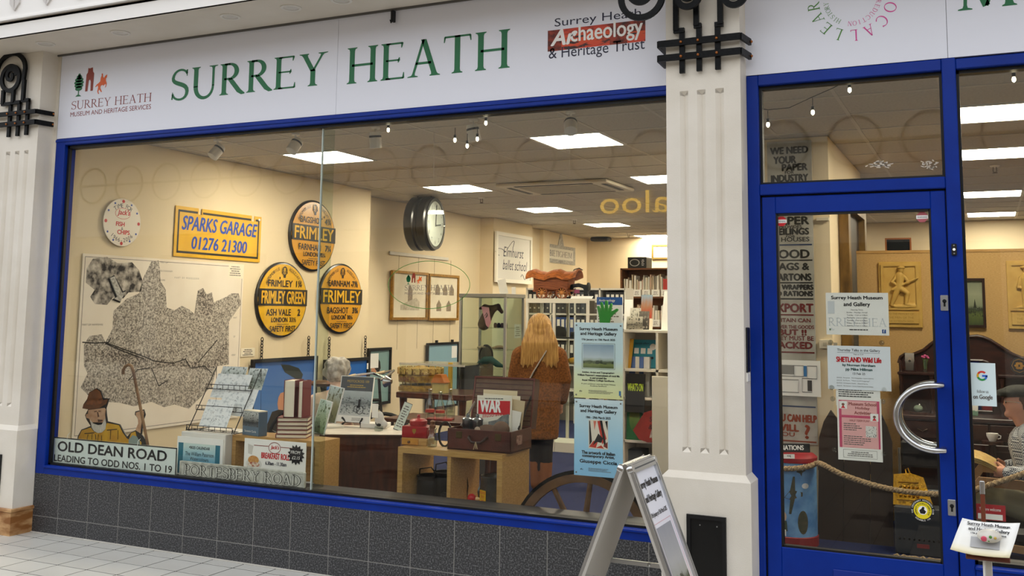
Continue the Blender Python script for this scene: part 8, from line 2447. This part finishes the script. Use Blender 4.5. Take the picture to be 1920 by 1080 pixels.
# ================================================================ pavement A-board
ZR=.86
xr,yn,yf=-1.392,-.80,-.46
ab=T('pavement_sign','aluminium A-board with the exhibition poster beside the pillar','A-board',(xr,(yn+yf)/2,0))
hy_=(yf-yn)/2; sp_=.33; th=math.atan2(sp_,ZR); Lp=math.hypot(sp_,ZR)
for s_ in (1,-1):
    # panel built flat: local x across (along world Y), local z up the slope, front at -y
    pn=T('panel',None,None); del_=None
    pn.parent=ab
    pn.location=(s_*(sp_+.012),0,0)
    pn.rotation_euler=(-th,0,PI/2*s_)
    wv=hy_
    MB().box(-wv,wv,-.002,.010,.02,Lp,0).build('backing_sheet',M('grey_back_sheet','b9b4ac',.6),pn)
    frame(pn,'snap_frame',-wv,wv,.0,Lp,.032,m_alu,-.002,.014)
    frame(pn,'frame_lip',-wv+.012,wv-.012,.012,Lp-.012,.006,M('dark_line','55585c',.5),-.0155,.001)
    if s_ == 1:
        i_=MB().quad((-wv+.03,-.0045,.03),(wv-.03,-.0045,.03),(wv-.03,-.0045,Lp-.03),(-wv+.03,-.0045,Lp-.03)).build('poster',pic('white_to_cream_poster',[(0,'efe2cc'),(.4,'f0e8e2'),(.6,'eceaf4'),(1,'eef0fa')],1,.0),pn)
        wp_=wv-.03; hp2=Lp-.06; zo=.03
        L2_=lambda f: zo+hp2*f
        txt(pn,'Surrey Heath Museum',0,L2_(.905),hp2*.045,m_ink,w=wp_*1.75,y=-.006,bold=.0016); txt(pn,'and Heritage Gallery',0,L2_(.835),hp2*.045,m_ink,w=wp_*1.6,y=-.006,bold=.0016)
        txt(pn,'17th January to 15th March 2025',0,L2_(.765),hp2*.028,m_ink,w=wp_*1.55,y=-.006,bold=.0006)
        frame(pn,'picture_border',-wp_*.86,wp_*.86,L2_(.36),L2_(.74),.001,m_red,-.0055,.0003)
        MB().quad((-wp_*.72,-.0056,L2_(.38)),(wp_*.72,-.0056,L2_(.38)),(wp_*.72,-.0056,L2_(.72)),(-wp_*.72,-.0056,L2_(.72))).build('landscape_picture',pic('dull_landscape_print',[(0,'6b5c2c'),(.12,'8a7a3c'),(.22,'5c6246'),(.3,'a8a8a0'),(.5,'b3b3b4'),(1,'9a9ca6')],5,.08,blot='4a4a36',bscale=7,blo=.52,bhi=.6,band=(.1,.3)),pn)
        for i,(s2,ww) in enumerate((('Soldier, Artist and Topographer:',1.3),("William Paterson's watercolours of rural life",1.8),('in and around the',.8),('Royal Military College Sandhurst.',1.5))): txt(pn,s2,0,L2_(.305-.042*i),hp2*.024,m_ink,w=wp_*ww,y=-.006,bold=.0006)
        txt(pn,'A joint exhibition with the Royal Military',0,L2_(.125),hp2*.018,m_ink,w=wp_*1.5,y=-.006)
        lines(pn,-wp_*.4,wp_*.8,L2_(.03),L2_(.08),3,m_grey_ink,-.006,cen=False)
    for sx in (-1,1): MB().lathe([(.016,-.012),(.018,0),(.016,.012)],12,(sx*(wv-.012),-.006,Lp-.012),'y').build('corner_cap',m_chrome,pn,True)
for y in (-hy_+.01,hy_-.01):
    MB().bar((-sp_*.55,y,ZR*.46),(sp_*.55,y,ZR*.46),.008,.02).build('brace',m_alu,ab); MB().ball((0,y,ZR*.46),.01,8,6).build('rivet',m_chrome,ab)
MB().tube([(0,-hy_,ZR+.002),(0,hy_,ZR+.002)],.010,10).build('hinge_bar',m_chrome,ab,True)

# ================================================================ leaflet stand with paper and painted pebble
YS_=-.6
a,b=at(1800,1008,YS_),at(1908,1020,YS_)
ls2=T('leaflet_stand','slim metal floor stand with a brown tray in front of the right window','stand',(at(1852,1040,YS_).x,YS_,0))
ztr=at(1852,1022,YS_).z
MB().box(-.010,.014,-.006,.006,.02,ztr-.01,.002).build('post',M('pale_metal_post','c9c4bc',.35,.5),ls2)
MB().box(-.018,-.0105,-.004,.004,ztr-.16,ztr-.04).build('price_tag',m_paper,ls2)
MB().lathe([(.13,0),(.13,.012),(.02,.02)],24).build('base',m_iron,ls2)
tr=MB().box(-.075,.075,-.055,.055,0,.012,.003).build('tray',M('brown_tray','5a2a18',.5),ls2); tr.location=(0,0,ztr-.014); tr.rotation_euler=(.75,0,0)
MB().box(-.02,.02,-.03,-.0,-.016,0).build('orange_clip',M('orange_clip','b8742c',.5),tr)
zup=at(1845,902,YS_+.06).z
MB().box(-.018,-.002,.056,.064,ztr-.02,zup-.05,.002).build('upright',M('red_brown_wood','6e3520',.5),ls2)
MB().box(-.019,-.001,.055,.065,zup-.05,zup,.002).build('chrome_tip',m_chrome,ls2)
pp=T('exhibition_leaflet','white curled exhibition leaflet lying on the floor stand tray','leaflet',(ls2.location.x-.005,YS_-.012,ztr+.024),rot=(.75,.0,-.12))
mb=MB(); N,K=9,9; pw,phh=.20,.15
for j in range(K):
    for i in range(N):
        u,v=i/(N-1)-.5,j/(K-1)-.5
        mb.v.append((u*pw+.03*v,v*phh,.035*(u*u*2-.1)*(1 if u < 0 else .5)+.03*max(0,v)*(u+.2)))
for j in range(K-1):
    for i in range(N-1): mb.f.append((j*N+i,j*N+i+1,(j+1)*N+i+1,(j+1)*N+i))
o=mb.build('sheet',pic('white_cream_leaflet',[(0,'f0e4b8'),(.25,'f4f2ea'),(1,'f6f6f4')],1,.0,axis=1),pp,True); sd=o.modifiers.new('t','SOLIDIFY'); sd.thickness=.0012
for s_,v,hh,ww in (('Surrey Heath Museum',.045,.018,.15),('and Heritage Gallery',.022,.018,.14),('17th January to 15th March 2025',.008,.008,.12)):
    q=txt(pp,s_,0,0,hh,m_ink,w=ww,bold=.0006,y=0)
    q.rotation_euler=(-PI/2,0,0); q.location=(.01,v,.010)
patch_=MB().quad((-.05,-.045,.004),(.05,-.045,.004),(.05,.002,.004),(-.05,.002,.004)).build('printed_picture',MATS['dull_landscape_print'],pp)
pb=T('painted_pebble','white pebble painted with a pink rose weighing down the leaflet','pebble',(ls2.location.x+.008,YS_-.035,ztr+.03),rot=(.3,0,0))
remesh(MB().ball((0,0,.012),(.043,.034,.022),20,12),'stone',M('painted_white_stone','d9d4ca',.4,col2='c6c0b4',ns=20),pb,.005,1)
for k,(x,z,r_,m_) in enumerate(((-.018,.014,.011,M('rose_paint','d8526a',.5)),(-.018,.014,.006,M('rose_dark_paint','b03048',.5)),(.004,.022,.006,m_leaf),(.02,.02,.005,M('gold_paint','c9a84a',.5)),(-.002,.008,.005,m_leaf))): MB().ball((x,-.030+.25*abs(z-.014),z),(r_,.005,r_),10,6).build('painted_flower',m_,pb,True)

# lettering over the opposite shop, mirrored in the glass
a,b=at(1130,402,10.7),at(1252,402,10.7); zt=at(1190,358,10.7).z
o=txt(None,'aloo',0,0,zt-a.z,M('lit_gold_letters','f0c040',.5,emit=9.0),w=(b.x-a.x)*1.05,y=0,name='lettering')
o.name='opposite_lettering'; o.location=((a.x+b.x)/2,-10.54,a.z); o.rotation_euler=(0,0,PI); o.parent=op

bpy.data.scenes.remove(WORK)
